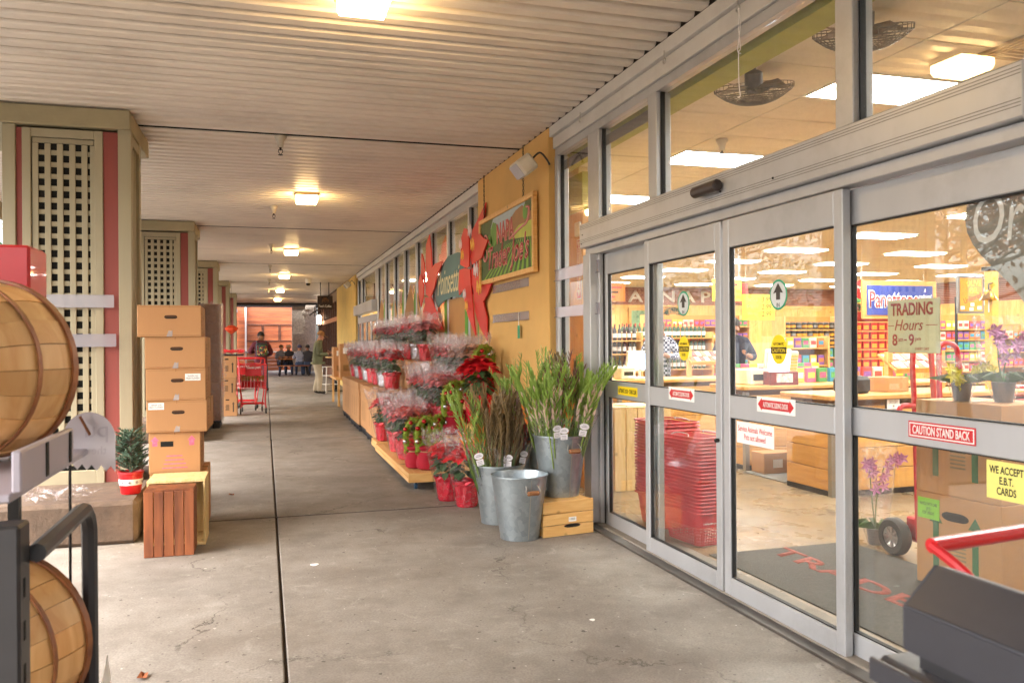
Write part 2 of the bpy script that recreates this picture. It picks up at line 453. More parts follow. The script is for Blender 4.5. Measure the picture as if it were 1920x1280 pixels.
M_CONC = concrete('walkway concrete', '#837c74', '#999289')
M_ASPH = mat('asphalt', (0.075, 0.074, 0.073), rough=0.9, var=0.25, scale=30, bump=0.4, bscale=90)
M_JOINT = mat('joint filler', '#3d342d', rough=0.9, var=0.3, scale=20)
struct('ground', MB().box(-400, 400, -400, 400, -0.6, -0.15), M_ASPH)
pv = struct('pavement', MB().box(-3.0, 2.85, -7.0, 52, -0.148, -0.024), M_JOINT)
ys = [-7.0, 1.15, 7.18, 13.0, 19.0, 25.0, 31.0, 37.0, 43.0, 52.0]
for i in range(len(ys) - 1):
    for (xa, xb) in ((-2.98, 0.072), (0.088, 2.5)):
        dz = rnd.uniform(-0.002, 0.001)
        MB().box(xa, xb, ys[i] + 0.021, ys[i + 1] - 0.021, -0.13, dz, c=0.006).build('slab', M_CONC, pv)
for y in ys[1:-1]: MB().box(-2.97, 2.49, y - 0.02, y + 0.02, -0.0235, -0.0035).build('joint_filler', M_JOINT, pv)
struct('kerb', MB().box(-3.15, -3.002, -7, 52, -0.149, -0.004, c=0.02), mat('kerb stone', '#a8a296', rough=0.8, var=0.1))

# canopy: ribbed metal deck in bays, unseen light-blocking roof slab, fascia
ZC = 3.38
M_DECK = mat('painted metal deck', '#e2d8ca', rough=0.42, var=0.07, scale=2.5, stretch=(0.25, 1, 1), dirt=0.2, spec=0.5)
roof = struct('canopy_roof', MB().box(-3.4, 2.9, -5.5, 41.4, 3.47, 3.8), mat('roof edge', '#5a5048', rough=0.8))
MB().box(-3.46, -3.402, -5.5, 41.4, 3.16, 3.85, c=0.005).build('fascia', CAPM, roof)
seams = [-5.5, 1.45, 7.95, 14.45, 20.95, 27.45, 33.95, 41.4]
PITCH = 0.172
for i in range(len(seams) - 1):
    y0, y1 = seams[i] + 0.014, seams[i + 1] - 0.014
    n = max(1, round((y1 - y0) / PITCH)); p = (y1 - y0) / n
    prof = []
    for k in range(n):
        y = y0 + k * p
        prof += [(y, ZC + 0.075), (y + p * 0.27, ZC + 0.075), (y + p * 0.31, ZC + 0.014), (y + p * 0.37, ZC), (y + p * 0.86, ZC), (y + p * 0.93, ZC + 0.012)]
    prof.append((y1, ZC + 0.075))
    mb = MB(); q = len(prof)
    mb.add([(-3.4, a, z) for a, z in prof] + [(2.47, a, z) for a, z in prof] + [(-3.4, a, z + 0.004) for a, z in prof] + [(2.47, a, z + 0.004) for a, z in prof],
           [(j + 1, j, q + j, q + j + 1) for j in range(q - 1)] + [(2 * q + j, 2 * q + j + 1, 3 * q + j + 1, 3 * q + j) for j in range(q - 1)])
    mb.build('deck_panel', M_DECK, roof)
    if i: MB().box(-3.39, 2.46, seams[i] - 0.0115, seams[i] + 0.0115, ZC - 0.003, ZC + 0.06).build('dark_gap_strip', BLACK, roof)  # black strip paints the shade of the open gap between bays

# outdoor trees beyond the pillars (seen at the left edge and mirrored in the glass)
def leaf_cloud(mb, centre, rad, count, size, mi=0):
    for _ in range(count):
        d = Vector((rnd.gauss(0, 1), rnd.gauss(0, 1), rnd.gauss(0, 1))).normalized() * (rnd.random() ** 0.45)
        p = Vector(centre) + Vector((d.x * rad[0], d.y * rad[1], d.z * rad[2]))
        a = Vector((rnd.gauss(0, 1), rnd.gauss(0, 1), rnd.gauss(0, 1))).normalized(); b = a.orthogonal().normalized()
        s = size * rnd.uniform(0.6, 1.3)
        mb.add([p - a * s, p + b * s * 0.5, p + a * s, p - b * s * 0.5], [(0, 1, 2, 3)], mi)

M_LEAF_O = mat('autumn leaves', (0.32, 0.13, 0.035), rough=0.6, var=0.4, scale=3)
M_LEAF_G = mat('green leaves', (0.05, 0.09, 0.025), rough=0.6, var=0.4, scale=3)
M_BARK = mat('bark', (0.10, 0.075, 0.055), rough=0.9, var=0.3, scale=12, bump=0.5, bscale=30)
def tree(x, y, h, rad, leaf, count, label, size=0.07):
    t = thing('tree', label, 'tree', (x, y, -0.15), 0, 'trees beyond the walkway')
    mb = MB()
    mb.tube(smooth_pts([(0, 0, 0), (0.05, 0.03, h * 0.2), (-0.03, 0.05, h * 0.45), (0.05, 0, h * 0.9)], 5), [0.14 - 0.0075 * i for i in range(16)], 8)
    cr = MB()
    for k in range(16):
        z = h * rnd.uniform(0.28, 0.85); a = rnd.uniform(0, 2 * PI); L = rad * rnd.uniform(0.5, 1.0)
        e = Vector((math.cos(a) * L, math.sin(a) * L, z + L * 0.5))
        pts = smooth_pts([(0, 0, z), (e.x * 0.5, e.y * 0.5, z + L * 0.15), tuple(e)], 4)
        mb.tube(pts, [0.05 - 0.0048 * i for i in range(len(pts))], 5)
        leaf_cloud(cr, e, (rad * 0.42, rad * 0.42, rad * 0.34), count // 16, size)
        leaf_cloud(cr, e * 0.7 + Vector((0, 0, z * 0.3)), (rad * 0.4, rad * 0.4, rad * 0.3), count // 30, size)
    mb.build('trunk', M_BARK, t, True); cr.build('crown', leaf, t)
tree(-7.6, 12.6, 6.2, 2.3, M_LEAF_O, 2600, 'sparse autumn tree with orange leaves mirrored in the door glass')
tree(-11.5, 17.0, 6.0, 2.6, M_LEAF_O, 2600, 'farther orange autumn tree in the car park, mirrored in the glass')
tree(-9.5, 23.0, 6.5, 2.8, M_LEAF_G, 4500, 'dark green tree beyond the first lattice pillar at the left edge')

# ------------------------------------------------------------------ lattice pillars
M_STONE = mat('rough stone', '#5c4b3d', rough=0.9, var=0.25, scale=9, bump=0.6, bscale=45, dirt=0.25)
vert_me = MB().box(-0.0225, 0.0225, -0.011, 0.0, 0, 2.62, c=0.003).mesh('slat', BEIGE)
horz_me = MB().box(-0.31, 0.31, 0.001, 0.012, -0.02, 0.02, c=0.003).mesh('slat', BEIGE)
side_v = MB().box(0, 0.011, -0.02, 0.02, 0, 2.62, c=0.003).mesh('slat', BEIGE)
def pillar(yf, near, label):
    t = thing('lattice_pillar', label, 'pillar', (-1.53, yf, 0), 0, 'lattice pillars along the walkway edge')
    D = 0.56
    st = MB().box(-0.72, 0.63, -0.92, 0.95, 0.0, 0.315, c=0.03)
    o = st.build('plinth', M_STONE, t)
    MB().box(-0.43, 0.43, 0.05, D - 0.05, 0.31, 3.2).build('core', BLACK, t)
    for x0, x1 in ((-0.47, -0.376), (0.375, 0.476)):
        for y0, y1 in ((0, 0.09), (D - 0.09, D)):
            MB().box(x0, x1, y0, y1, 0.31, 3.22, c=0.004).build('post', BEIGE, t)
    for x0, x1 in ((-0.376, -0.331), (0.26, 0.375)):
        MB().box(x0 + 0.001, x1 - 0.001, 0.022, 0.05, 0.31, 3.2, c=0.003).build('red_board', REDW, t)
    MB().box(-0.331, -0.268, 0.006, 0.045, 0.31, 3.2, c=0.004).build('lattice_frame', BEIGE, t)
    MB().box(0.197, 0.26, 0.006, 0.045, 0.31, 3.2, c=0.004).build('lattice_frame', BEIGE, t)
    MB().box(-0.268, 0.197, 0.008, 0.045, 3.13, 3.2, c=0.004).build('lattice_frame', BEIGE, t)
    MB().box(-0.268, 0.197, 0.008, 0.045, 0.31, 0.42, c=0.004).build('lattice_frame', BEIGE, t)
    xs = [-0.238, -0.148, -0.058, 0.032, 0.122, 0.185]
    zs = [0.50 + 0.0965 * k for k in range(28)]
    if near:
        for x in xs: link('slat', vert_me, t, (x, 0.029, 0.46))
        hm = MB().box(-0.262, 0.192, 0.031, 0.043, -0.02, 0.02, c=0.003).mesh('slat', BEIGE)
        for z in zs: link('slat', hm, t, (0, 0, z))
    else:
        mb = MB()
        for x in xs: mb.box(x - 0.0225, x + 0.0225, 0.018, 0.029, 0.46, 3.12)
        for z in zs: mb.box(-0.262, 0.192, 0.031, 0.043, z - 0.02, z + 0.02)
        mb.build('lattice', BEIGE, t)
    # walkway-side face: frame with recessed lattice
    MB().box(0.455, 0.472, 0.092, D - 0.092, 3.12, 3.2, c=0.003).build('side_frame', BEIGE, t)
    sv = MB()
    for k in range(4): sv.box(0.44, 0.452, 0.11 + 0.09 * k, 0.155 + 0.09 * k, 0.4, 3.12)
    for z in zs: sv.box(0.432, 0.4395, 0.092, D - 0.092, z - 0.02, z + 0.02)
    sv.build('side_lattice', BEIGE, t)
    MB().box(-1.9, 0.476, -0.045, 1.1, 3.22, 3.374, c=0.006).build('beam', CAPM, t)
    return t
P1 = pillar(7.47, True, 'nearest tall beige lattice pillar with oxide red stripes, behind the bushel basket')
P2 = pillar(13.97, True, 'second beige lattice pillar with red stripe, rising behind the cardboard box stack')
pillar(20.47, False, 'third lattice pillar with red stripe, beside the shrink-wrapped carton pile')
pillar(26.97, False, 'fourth pillar with red stripe where an orange ornament hangs')
pillar(33.47, False, 'fifth and farthest beige pillar before the timber end wall')

# price rails (clear plastic strips) on the first pillar
M_RAIL = clear('clear price rail', tint=(0.93, 0.91, 0.95), base=0.10, rough=0.12, haze=0.36, haze_col=(0.80, 0.78, 0.84))
def price_rail(side, a0, a1, z0, z1, fixed, label):
    mb = MB()
    if side == 'S':
        mb.box(a0, a1, fixed - 0.007, fixed - 0.003, z0, z1); mb.box(a0, a1, fixed - 0.022, fixed - 0.007, z0, z0 + 0.006); mb.box(a0, a1, fixed - 0.015, fixed - 0.007, z1 - 0.006, z1)
    else:
        mb.box(fixed - 0.007, fixed - 0.003, a0, a1, z0, z1); mb.box(fixed - 0.022, fixed - 0.007, a0, a1, z0, z0 + 0.006); mb.box(fixed - 0.015, fixed - 0.007, a0, a1, z1 - 0.006, z1)
    return tag(mb.build('price_rail', M_RAIL), label, 'price rail', 'clear plastic price rails')
price_rail('S', -1.74, -1.19, 1.75, 1.855, 7.468, 'upper clear plastic price rail across the nearest lattice pillar')
price_rail('S', -1.74, -1.175, 1.43, 1.535, 7.468, 'lower clear plastic price rail across the nearest lattice pillar')

# ------------------------------------------------------------------ canopy lamps and sprinklers
M_LAMP = emit('warm lamp diffuser', (1.0, 0.64, 0.26), 9.5)
M_BRASS = mat('lamp bezel', '#8a7a60', rough=0.4, metal=0.4)
lamp_y = [4.55, 11.05, 17.6, 24.1, 30.6, 37.0]
lamp_n = ['nearest large glowing square lamp on the ribbed canopy', 'second glowing warm lamp along the canopy', 'third glowing canopy lamp', 'fourth glowing canopy lamp', 'fifth glowing canopy lamp', 'farthest glowing canopy lamp above the walkway end']
def lamp():
    t = thing('canopy_lamp', lamp_n[0], 'lamp', (0.53, lamp_y[0], ZC), 0, 'warm lamps along the canopy')
    MB().box(-0.15, 0.15, -0.15, 0.15, -0.035, -0.002, c=0.006).build('housing', M_BRASS, t)
    mb = MB(); mb.lathe([(0.19, -0.036), (0.19, -0.085), (0.172, -0.115)], 4, a0=PI / 4, cap0=False); mb.build('diffuser', M_LAMP, t)
    return t
L0 = lamp()
for y, nme in list(zip(lamp_y, lamp_n))[1:]: copy_tree(L0, (0.53, y, ZC), 0, nme)
M_SPR = mat('sprinkler cup', '#cfc6b4', rough=0.5, var=0.1, dirt=0.3)
def sprinkler():
    t = thing('fire_sprinkler', 'nearest white fire sprinkler cup hanging from the canopy', 'sprinkler', (0.15, 8.0, ZC), 0, 'fire sprinklers under the canopy')
    MB().lathe([(0.055, -0.004), (0.056, -0.02), (0.032, -0.055), (0.026, -0.105), (0.022, -0.108)], 20).build('cup', M_SPR, t, True)
    mb = MB(); mb.lathe([(0.011, -0.108), (0.011, -0.135)], 8); mb.tube([(-0.015, 0, -0.125), (-0.02, 0, -0.15), (0, 0, -0.175), (0.02, 0, -0.15), (0.015, 0, -0.125)], 0.004, 6); mb.lathe([(0.022, -0.175), (0.022, -0.18)], 10)
    mb.build('nozzle', DARKM, t, True)
    return t
S0 = sprinkler()
for y, nme in ((12.1, 'second fire sprinkler along the canopy'), (16.8, 'third fire sprinkler along the canopy'), (21.3, 'fourth fire sprinkler along the canopy'), (26.0, 'fifth fire sprinkler along the canopy'), (31.0, 'farthest fire sprinkler along the canopy')):
    copy_tree(S0, (0.13, y, ZC), 0, nme)

# leaves and litter on the walkway
M_DRY = mat('dry leaf', '#8a4a22', rough=0.7, var=0.3)
for (x, y, lab) in ((-0.32, 8.35, 'small curled brown leaf lying on the concrete by the box stack'), (-0.52, 3.9, 'dry dark leaf scrap on the concrete at lower left')):
    mb = MB(); a = rnd.uniform(0, 6)
    M = Matrix.Translation((x, y, 0.004)) @ Matrix.Rotation(a, 4, 'Z')
    mb.add([(-0.035, 0, 0.012), (-0.01, 0.022, 0.004), (0.03, 0.012, 0.018), (0.045, 0, 0.002), (0.025, -0.018, 0.014), (-0.012, -0.02, 0.002), (0, 0, 0.0), (-0.035, 0.001, 0.014)],
           [(0, 6, 1), (1, 6, 2), (2, 6, 3), (3, 6, 4), (4, 6, 5), (5, 6, 0)], M=M)
    tag(mb.build('fallen_leaf', M_DRY), lab, 'leaf', 'leaves on the walkway')
for (x, y, r_, lab) in ((0.30, 5.55, 0.028, 'small white flattened disc of litter beside the crack'), (1.62, 4.0, 0.015, 'tiny pale scrap on the concrete before the doors')):
    tag(MB().lathe([(r_ * 0.9, 0.001), (r_, 0.003), (r_ * 0.8, 0.005)], 10, M=Matrix.Translation((x, y, 0)), wob=lambda a, j, z: 0.15 * math.sin(3 * a)).build('litter', PAPER), lab, 'litter', 'litter on the walkway')

# ================================================================== SHOP FRONT
XW = 2.55
M_YEL = mat('ochre stucco', '#dcb06a', rough=0.85, var=0.06, scale=2, bump=0.25, bscale=180, dirt=0.06)
M_YEL2 = mat('pale ochre stucco', '#d6b568', rough=0.85, var=0.08, scale=2, bump=0.25, bscale=150, dirt=0.06)
shop = thing('supermarket_front', 'long supermarket front of aluminium framed glass and ochre wall panels', 'building', (XW, 0, 0))
def sp(name, m, x0, x1, y0, y1, z0, z1, c=0.004, parent=shop, **k):
    return MB().box(x0, x1, y0, y1, z0, z1, c=c).build(name, m, parent, **k)   # x relative to XW
# trims under the canopy: upper flange, face, and soffit step
sp('eave_trim', ALU_W, -0.085, 0.06, -5.5, 7.04, 3.285, 3.376)
sp('eave_trim', ALU_W, -0.05, 0.06, -5.5, 7.04, 3.18, 3.284)
sp('head_rail', ALU, -0.03, 0.06, -5.5, 7.04, 3.115, 3.179)
sp('eave_trim', ALU_W, -0.07, 0.06, 9.64, 23.6, 3.27, 3.376)
sp('head_rail', ALU, -0.03, 0.06, 9.64, 23.6, 3.17, 3.269)
# ochre wall panels
sp('wall_panel', M_YEL, -0.09, 0.06, 7.06, 9.62, 0.0, 3.374, 0.006)
sp('wall_panel', M_YEL2, -0.09, 0.3, 23.65, 30.0, 0.0, 3.374, 0.006)
# threshold and sill
sp('sill', mat('sill concrete', '#8b8378', rough=0.85, var=0.15, dirt=0.2), -0.06, 0.25, -5.5, 7.05, -0.1, 0.018)
sp('sill', mat('sill concrete', '#8b8378'), -0.06, 0.25, 9.63, 23.64, -0.1, 0.06)
# mullions: full height beside the yellow panel, transom mullions above the header
def mull(y0, y1, z0, z1):
    sp('mullion', ALU, -0.035, 0.075, y0, y1, z0, z1)
    for ya, yb in ((y0 - 0.009, y0 - 0.001), (y1 + 0.001, y1 + 0.009)): sp('gasket', ALU_D, -0.002, 0.03, ya, yb, z0, z1, 0)
mull(6.97, 7.04, 0.02, 3.114); mull(6.02, 6.24, 0.02, 3.114)
for y0, y1 in ((5.02, 5.14), (3.09, 3.21), (1.6, 1.7), (-0.3, -0.2), (-2.2, -2.1)): mull(y0, y1, 2.395, 3.114)
def pane(y0, y1, z0, z1, x=0.014, parent=shop):
    return MB().box(x - 0.003, x + 0.003, y0, y1, z0, z1).build('pane', GLASS, parent)
for y0, y1 in ((5.14, 6.02), (3.21, 5.02), (1.7, 3.09), (-0.2, 1.6), (-2.1, -0.3), (-5.4, -2.2)): pane(y0, y1, 2.392, 3.114)
pane(6.24, 6.97, 0.02, 3.114)
# roller shade strips at the top of the two narrow bays
M_SHADE = mat('smoked shade strip', '#6d6560', rough=0.6, var=0.1)
sp('shade', M_SHADE, 0.022, 0.03, 5.16, 6.0, 2.98, 3.06, 0.001); sp('shade', M_SHADE, 0.022, 0.03, 6.26, 6.95, 2.98, 3.06, 0.001)
# door header with grooves and end cap
hd = sp('door_header', ALU, -0.10, 0.05, 2.17, 6.27, 2.195, 2.39, 0.006)
for z in (2.345, 2.357, 2.369, 2.235, 2.247, 2.259): MB().box(-0.1005, -0.098, 2.18, 6.26, z, z + 0.003).build('groove', mat('groove shade', '#6a6560'), hd)
sp('header_end', ALU, -0.105, 0.05, 2.13, 2.168, 2.18, 2.40)
sp('door_track', ALU, -0.06, 0.05, 2.1, 6.24, 2.135, 2.192)
for z, y in ((2.3, 6.2), (2.23, 6.22), (2.28, 4.1), (2.26, 3.6)): MB().lathe([(0.006, 0), (0.006, 0.004)], 8, M=frame('W', -0.101, y, z)).build('screw', ALU_D, hd)
sp('jamb', ALU, -0.1, 0.0, 6.05, 6.2, 0.02, 2.134)
sp('jamb', ALU, -0.10, 0.06, 0.9, 1.05, 0.02, 2.2)
sp('header_near', ALU, -0.08, 0.05, -5.4, 2.09, 2.20, 2.39)
for y0, y1 in ((-1.2, 0.9), (-5.3, -1.2)): pane(y0, y1, 0.02, 2.2)
# floor track
sp('floor_track', mat('track metal', '#5d5853', rough=0.5, metal=0.6, var=0.2, dirt=0.3), -0.14, -0.062, 1.05, 6.1, -0.05, 0.012, 0.003)

# ------------------------------------------------------------------ sliding doors
def leaf(y0, y1, x, label, name='sliding_door'):
    t = thing(name, label, 'door', (XW + x, (y0 + y1) / 2, 0.014), 0, 'glazed leaves of the automatic entrance')
    w = (y1 - y0) / 2; T = 0.022; s = 0.062
    for sg in (-1, 1):
        ya, yb = sorted((sg * w, sg * (w - s)))
        MB().box(-T, T, ya, yb, 0, 2.115, c=0.004).build('stile', ALU, t)
    for z0, z1 in ((0.0, 0.10), (1.0, 1.125), (1.955, 2.115)):
        MB().box(-T, T, -w + s + 0.001, w - s - 0.001, z0, z1, c=0.004).build('rail', ALU, t)
    g = MB()
    for z0, z1 in ((0.10, 1.0), (1.125, 1.955)):
        for a, b in ((-w + s, -w + s + 0.007), (w - s - 0.007, w - s)): g.box(-0.012, 0.012, a, b, z0, z1)
        g.box(-0.012, 0.012, -w + s + 0.007, w - s - 0.007, z1 - 0.006, z1); g.box(-0.012, 0.012, -w + s + 0.007, w - s - 0.007, z0, z0 + 0.006)
    g.build('gasket', ALU_D, t)
    for z0, z1 in ((0.10, 1.0), (1.125, 1.955)): MB().box(-0.003, 0.003, -w + s, w - s, z0, z1).build('pane', GLASS, t)
    return t, w
dA, wA = leaf(5.10, 6.03, 0.03, 'fixed left glass leaf of the entrance with yellow stand clear sticker')
dB, wB = leaf(4.19, 5.18, -0.03, 'left sliding glass door in front of the stacked red baskets')
dC, wC = leaf(3.145, 4.165, -0.03, 'middle sliding glass door with service animals notice')
dD, wD = leaf(2.06, 3.235, 0.03, 'right glass leaf of the entrance with caution stand back sticker')
MB().lathe([(0.012, 0), (0.012, 0.02), (0.007, 0.026)], 12, M=frame('W', -0.023, -wB + 0.03, 0.86)).build('lock', DARKM, dB, True)

def oval(m_parent, y, z, ry, rz, rim_m, face_m, x=-0.006, name='decal'):
    o = MB().lathe([(1, 0), (1, 0.0012)], 36, M=frame('W', x, y, z) @ Matrix.Diagonal((ry, rz, 1, 1))).build(name, rim_m, m_parent)
    if face_m: MB().lathe([(1, 0), (1, 0.0008)], 36, M=frame('W', x - 0.0013, y, z) @ Matrix.Diagonal((ry * 0.86, rz * 0.86, 1, 1))).build('face', face_m, o)
    return o
M_GRN = mat('green print', '#1f9a72', rough=0.5, var=0.05)
M_GREYP = mat('pale grey print', '#cfd4d6', rough=0.5, var=0.04)
M_DKGRN = mat('dark arrow print', '#3a3530', rough=0.5)
def arrow_poly(sx, sy): return [(-0.5 * sx, 0.0), (0, 0.62 * sy), (0.5 * sx, 0.0), (0.2 * sx, 0.06 * sy), (0.2 * sx, -0.38 * sy), (-0.2 * sx, -0.38 * sy), (-0.2 * sx, 0.06 * sy)]
for d, yc in ((dC, 3.655), (dB, 4.655)):
    y = yc - d.location.y
    o = oval(d, y, 1.665, 0.075, 0.078, M_GRN, M_GREYP); tag(o, 'green ringed oval arrow decal reading IN')
    MB().prism(arrow_poly(0.085, 0.085), 0, 0.0007, 'z', M=frame('W', -0.0085, y, 1.672)).build('arrow', M_DKGRN, o)
    text('IN', M_DKGRN, o, frame('W', -0.0085, y, 1.612), height=0.022, width=0.026, depth=0.0007)
    o = oval(d, y, 1.385, 0.068, 0.076, YELW, None); tag(o, 'yellow oval automatic caution door decal')
    MB().box(-0.0085, -0.0075, y - 0.066, y + 0.066, 1.365, 1.398).build('band', INK, o)
    text('CAUTION', YELW, o, frame('W', -0.0086, y, 1.3815), height=0.022, width=0.112, depth=0.0005, bold=0.01)
    text('AUTOMATIC', INK, o, frame('W', -0.0076, y, 1.414), height=0.015, width=0.094, depth=0.0005, bold=0.01)
    text('DOOR', INK, o, frame('W', -0.0076, y, 1.346), height=0.018, width=0.05, depth=0.0005, bold=0.01)
    yy = y + 0.008
    o = MB().box(-0.006, -0.004, yy - 0.165, yy + 0.165, 1.052 + 0.01, 1.142).build('sticker', PAPER, d)
    o.location.z = -0.004
    tag(o, 'white and red automatic sliding door sticker with arrows')
    MB().prism([(-0.155, 0), (-0.12, 0.033), (-0.12, 0.024), (0.12, 0.024), (0.12, 0.033), (0.155, 0), (0.12, -0.033), (0.12, -0.024), (-0.12, -0.024), (-0.12, -0.033)], 0, 0.0008, 'z', M=frame('W', -0.0061, yy, 1.102)).build('arrow', REDINK, o)
    text('AUTOMATIC SLIDING DOOR', PAPER, o, frame('W', -0.007, yy, 1.102), height=0.028, width=0.215, depth=0.0006, bold=0.015)
# stickers lie on the pane/rail plane: rails are proud of the pane
for d in (dC, dB):
    for ch in d.children:
        if ch.name.startswith('sticker'): ch.location.x = -0.018
o = MB().box(-0.0245, -0.0225, -0.36, -0.02, 1.03, 1.095, c=0.0008).build('sticker', YELW, dA); tag(o, 'yellow automatic door stand clear strip')
o.location = (0, 0.22, 0)
text('AUTOMATIC DOOR  \u2022  STAND CLEAR', INK, o, frame('W', -0.0246, -0.19, 1.062), height=0.034, width=0.31, depth=0.0006, bold=0.02)
o = MB().box(-0.0245, -0.0225, -0.17, 0.17, 1.03, 1.098, c=0.0008).build('sticker', REDINK, dD); tag(o, 'red caution stand back strip with white letters')
o.location = (0, 0.0, 0)
MB().box(-0.0252, -0.0244, -0.163, 0.163, 1.036, 1.092).build('border', PAPER, o); MB().box(-0.0259, -0.0251, -0.158, 0.158, 1.041, 1.087).build('field', REDINK, o)
text('CAUTION STAND BACK', PAPER, o, frame('W', -0.0258, 0, 1.064), height=0.036, width=0.29, depth=0.0008, bold=0.02)
o = MB().box(-0.0055, -0.0035, 0.05, 0.40, 0.868, 0.985).build('notice', PAPER, dC); tag(o, 'white paper notice about service animals in red letters')
text('Service Animals Welcome\nPets not allowed', REDINK, o, frame('W', -0.0056, 0.225, 0.928), width=0.32, height=0.075, depth=0.0006, bold=0.01)
M_CREAM = mat('cream card', '#d8d2a8', rough=0.7, var=0.05)
M_EBT = mat('pale yellow card', '#e8e07e', rough=0.7, var=0.04)
o = MB().box(-0.006, -0.0035, -0.37, -0.20, 0.845, 0.985).build('notice', M_EBT, dD); tag(o, 'pale yellow card about accepted payment cards')
text('WE ACCEPT\nE.B.T.\nCARDS', INK, o, frame('W', -0.0061, -0.285, 0.915), width=0.145, height=0.105, depth=0.0006, bold=0.02)
# hanging hours board behind the glass of the right leaf
hb = thing('opening_hours_board', 'sage green board with red hand-lettered trading hours hung inside the right door leaf', 'sign', (XW + 0.055, 2.84, 1.39))
MB().box(-0.005, 0.004, -0.145, 0.145, 0, 0.225, c=0.003).build('board', M_CREAM, hb)
M_RUST = mat('brick red lettering', '#a8342c', rough=0.6, var=0.1)
text('TRADING', M_RUST, hb, frame('W', -0.0052, 0.005, 0.185), width=0.235, height=0.055, depth=0.001, bold=0.03)
text('Hours', M_RUST, hb, frame('W', -0.0052, 0.02, 0.118), width=0.16, height=0.046, depth=0.001, shear=0.3, bold=0.0)
for ya, yb in ((0.105, 0.14), (-0.135, -0.075)): MB().box(-0.0062, -0.005, ya, yb, 0.114, 0.117).build('dash', M_RUST, hb)
text('8', M_RUST, hb, frame('W', -0.0052, 0.10, 0.055), height=0.05, width=0.03, depth=0.001, bold=0.02)
text('am', M_RUST, hb, frame('W', -0.0052, 0.066, 0.055), height=0.014, width=0.028, depth=0.001)
text('-', M_RUST, hb, frame('W', -0.0052, 0.038, 0.055), height=0.006, width=0.014, depth=0.001)
text('9', M_RUST, hb, frame('W', -0.0052, 0.005, 0.055), height=0.05, width=0.03, depth=0.001, bold=0.02)
text('pm', M_RUST, hb, frame('W', -0.0052, -0.032, 0.055), height=0.016, width=0.03, depth=0.001)
text('EVERY DAY', M_RUST, hb, frame('W', -0.0052, -0.055, 0.018), height=0.011, width=0.075, depth=0.001)

# grey spade-shaped chalk board inside the right leaf
cb = thing('chalk_board', 'grey heart-shaped chalk board with white script letters hung inside the right leaf', 'sign', (XW + 0.06, 2.30, 1.60))
hp = []
for k in range(40):
    a = 2 * PI * k / 40
    hp.append((0.27 * (math.sin(a) ** 3), 0.022 * (13 * math.cos(a) - 5 * math.cos(2 * a) - 2 * math.cos(3 * a) - math.cos(4 * a)) * 0.8 + 0.24))
MB().prism(hp, -0.004, 0.004, 'x').build('board', mat('chalk grey', '#8f8a80', rough=0.85, var=0.2, scale=20), cb)
text('Orchids', PAPER, cb, frame('W', -0.0045, -0.07, 0.30), width=0.60, height=0.19, depth=0.001, shear=0.15)

# motion sensor, security light, eye hooks, string
sn = thing('door_sensor', 'dark brown cylindrical motion sensor on the aluminium door header', 'sensor', (XW - 0.102, 4.2, 2.31))
MB().tube([(0, -0.13, 0), (0, -0.125, 0), (0, 0.125, 0), (0, 0.13, 0)], [0.025, 0.033, 0.033, 0.025], 16, M=Matrix.Translation((-0.033, 0, 0))).build('body', mat('dark plastic', '#3b2f2b', rough=0.3, var=0.05), sn, True)
MB().box(-0.03, 0.0, -0.05, 0.05, -0.012, 0.03, c=0.003).build('bracket', DARKM, sn)
hk = None
M_ZINC = mat('zinc', '#b5b3ad', rough=0.35, metal=0.8, var=0.1)
for y, lab in ((6.25, 'steel eye hook in the eave trim, nearest the ochre wall'), (4.78, 'steel eye hook in the eave trim above the left sliding door'), (3.92, 'steel eye hook in the eave trim holding the white string')):
    mb = MB(); mb.tube([(0, 0, 0.0), (0, 0, -0.05)], 0.004, 6)
    mb.tube([(0, 0.017 * math.cos(a * PI / 6), -0.066 + 0.017 * math.sin(a * PI / 6)) for a in range(12)], 0.0045, 6, closed=True)
    tag(mb.build('eye_hook', M_ZINC, loc=(XW - 0.095, y, 3.3), smooth=True), lab, 'hook', 'eye hooks in the eave trim')
mb = MB(); mb.tube(smooth_pts([(0, 0, 0), (0.004, 0.012, -0.1), (0, -0.01, -0.22), (0.003, 0.012, -0.24), (0, 0.005, -0.4), (0.004, 0.0, -0.47), (0, 0.018, -0.475)], 5), 0.0028, 5); mb.tube(smooth_pts([(0, 0.006, 0), (0, -0.012, -0.1), (0, 0.016, -0.22), (0, -0.015, -0.25)], 5), 0.0025, 5)
tag(mb.build('string', PAPER, loc=(XW - 0.1, 3.9, 3.23)), 'white string dangling from the eave trim in front of the transom', 'string')

fl = thing('flood_light', 'white boxy security flood light under the canopy by the ochre wall', 'lamp', (XW - 0.1, 7.15, 3.06))
Mx = Matrix.Translation((-0.2, 0.0, -0.02)) @ Matrix.Rotation(R(-38), 4, 'Y')
MB().box(-0.08, 0.08, -0.13, 0.13, -0.09, 0.07, c=0.02, M=Mx).build('housing', mat('lamp housing', '#d8d0bf', rough=0.5, var=0.06, dirt=0.2), fl)
MB().box(-0.084, -0.0805, -0.11, 0.11, -0.075, 0.055, c=0.001, M=Mx).build('lens', mat('frosted lens', '#b9bcc4', rough=0.25, var=0.05), fl)
MB().tube(smooth_pts([(-0.14, -0.05, 0.02), (-0.08, -0.12, 0.08), (-0.02, -0.14, 0.02), (0.008, -0.14, -0.03)], 5), 0.009, 7).build('bracket', DARKM, fl, True)
fl2 = copy_tree(fl, (XW - 0.1, 23.9, 3.12), 0, 'distant white security light on the far ochre wall')

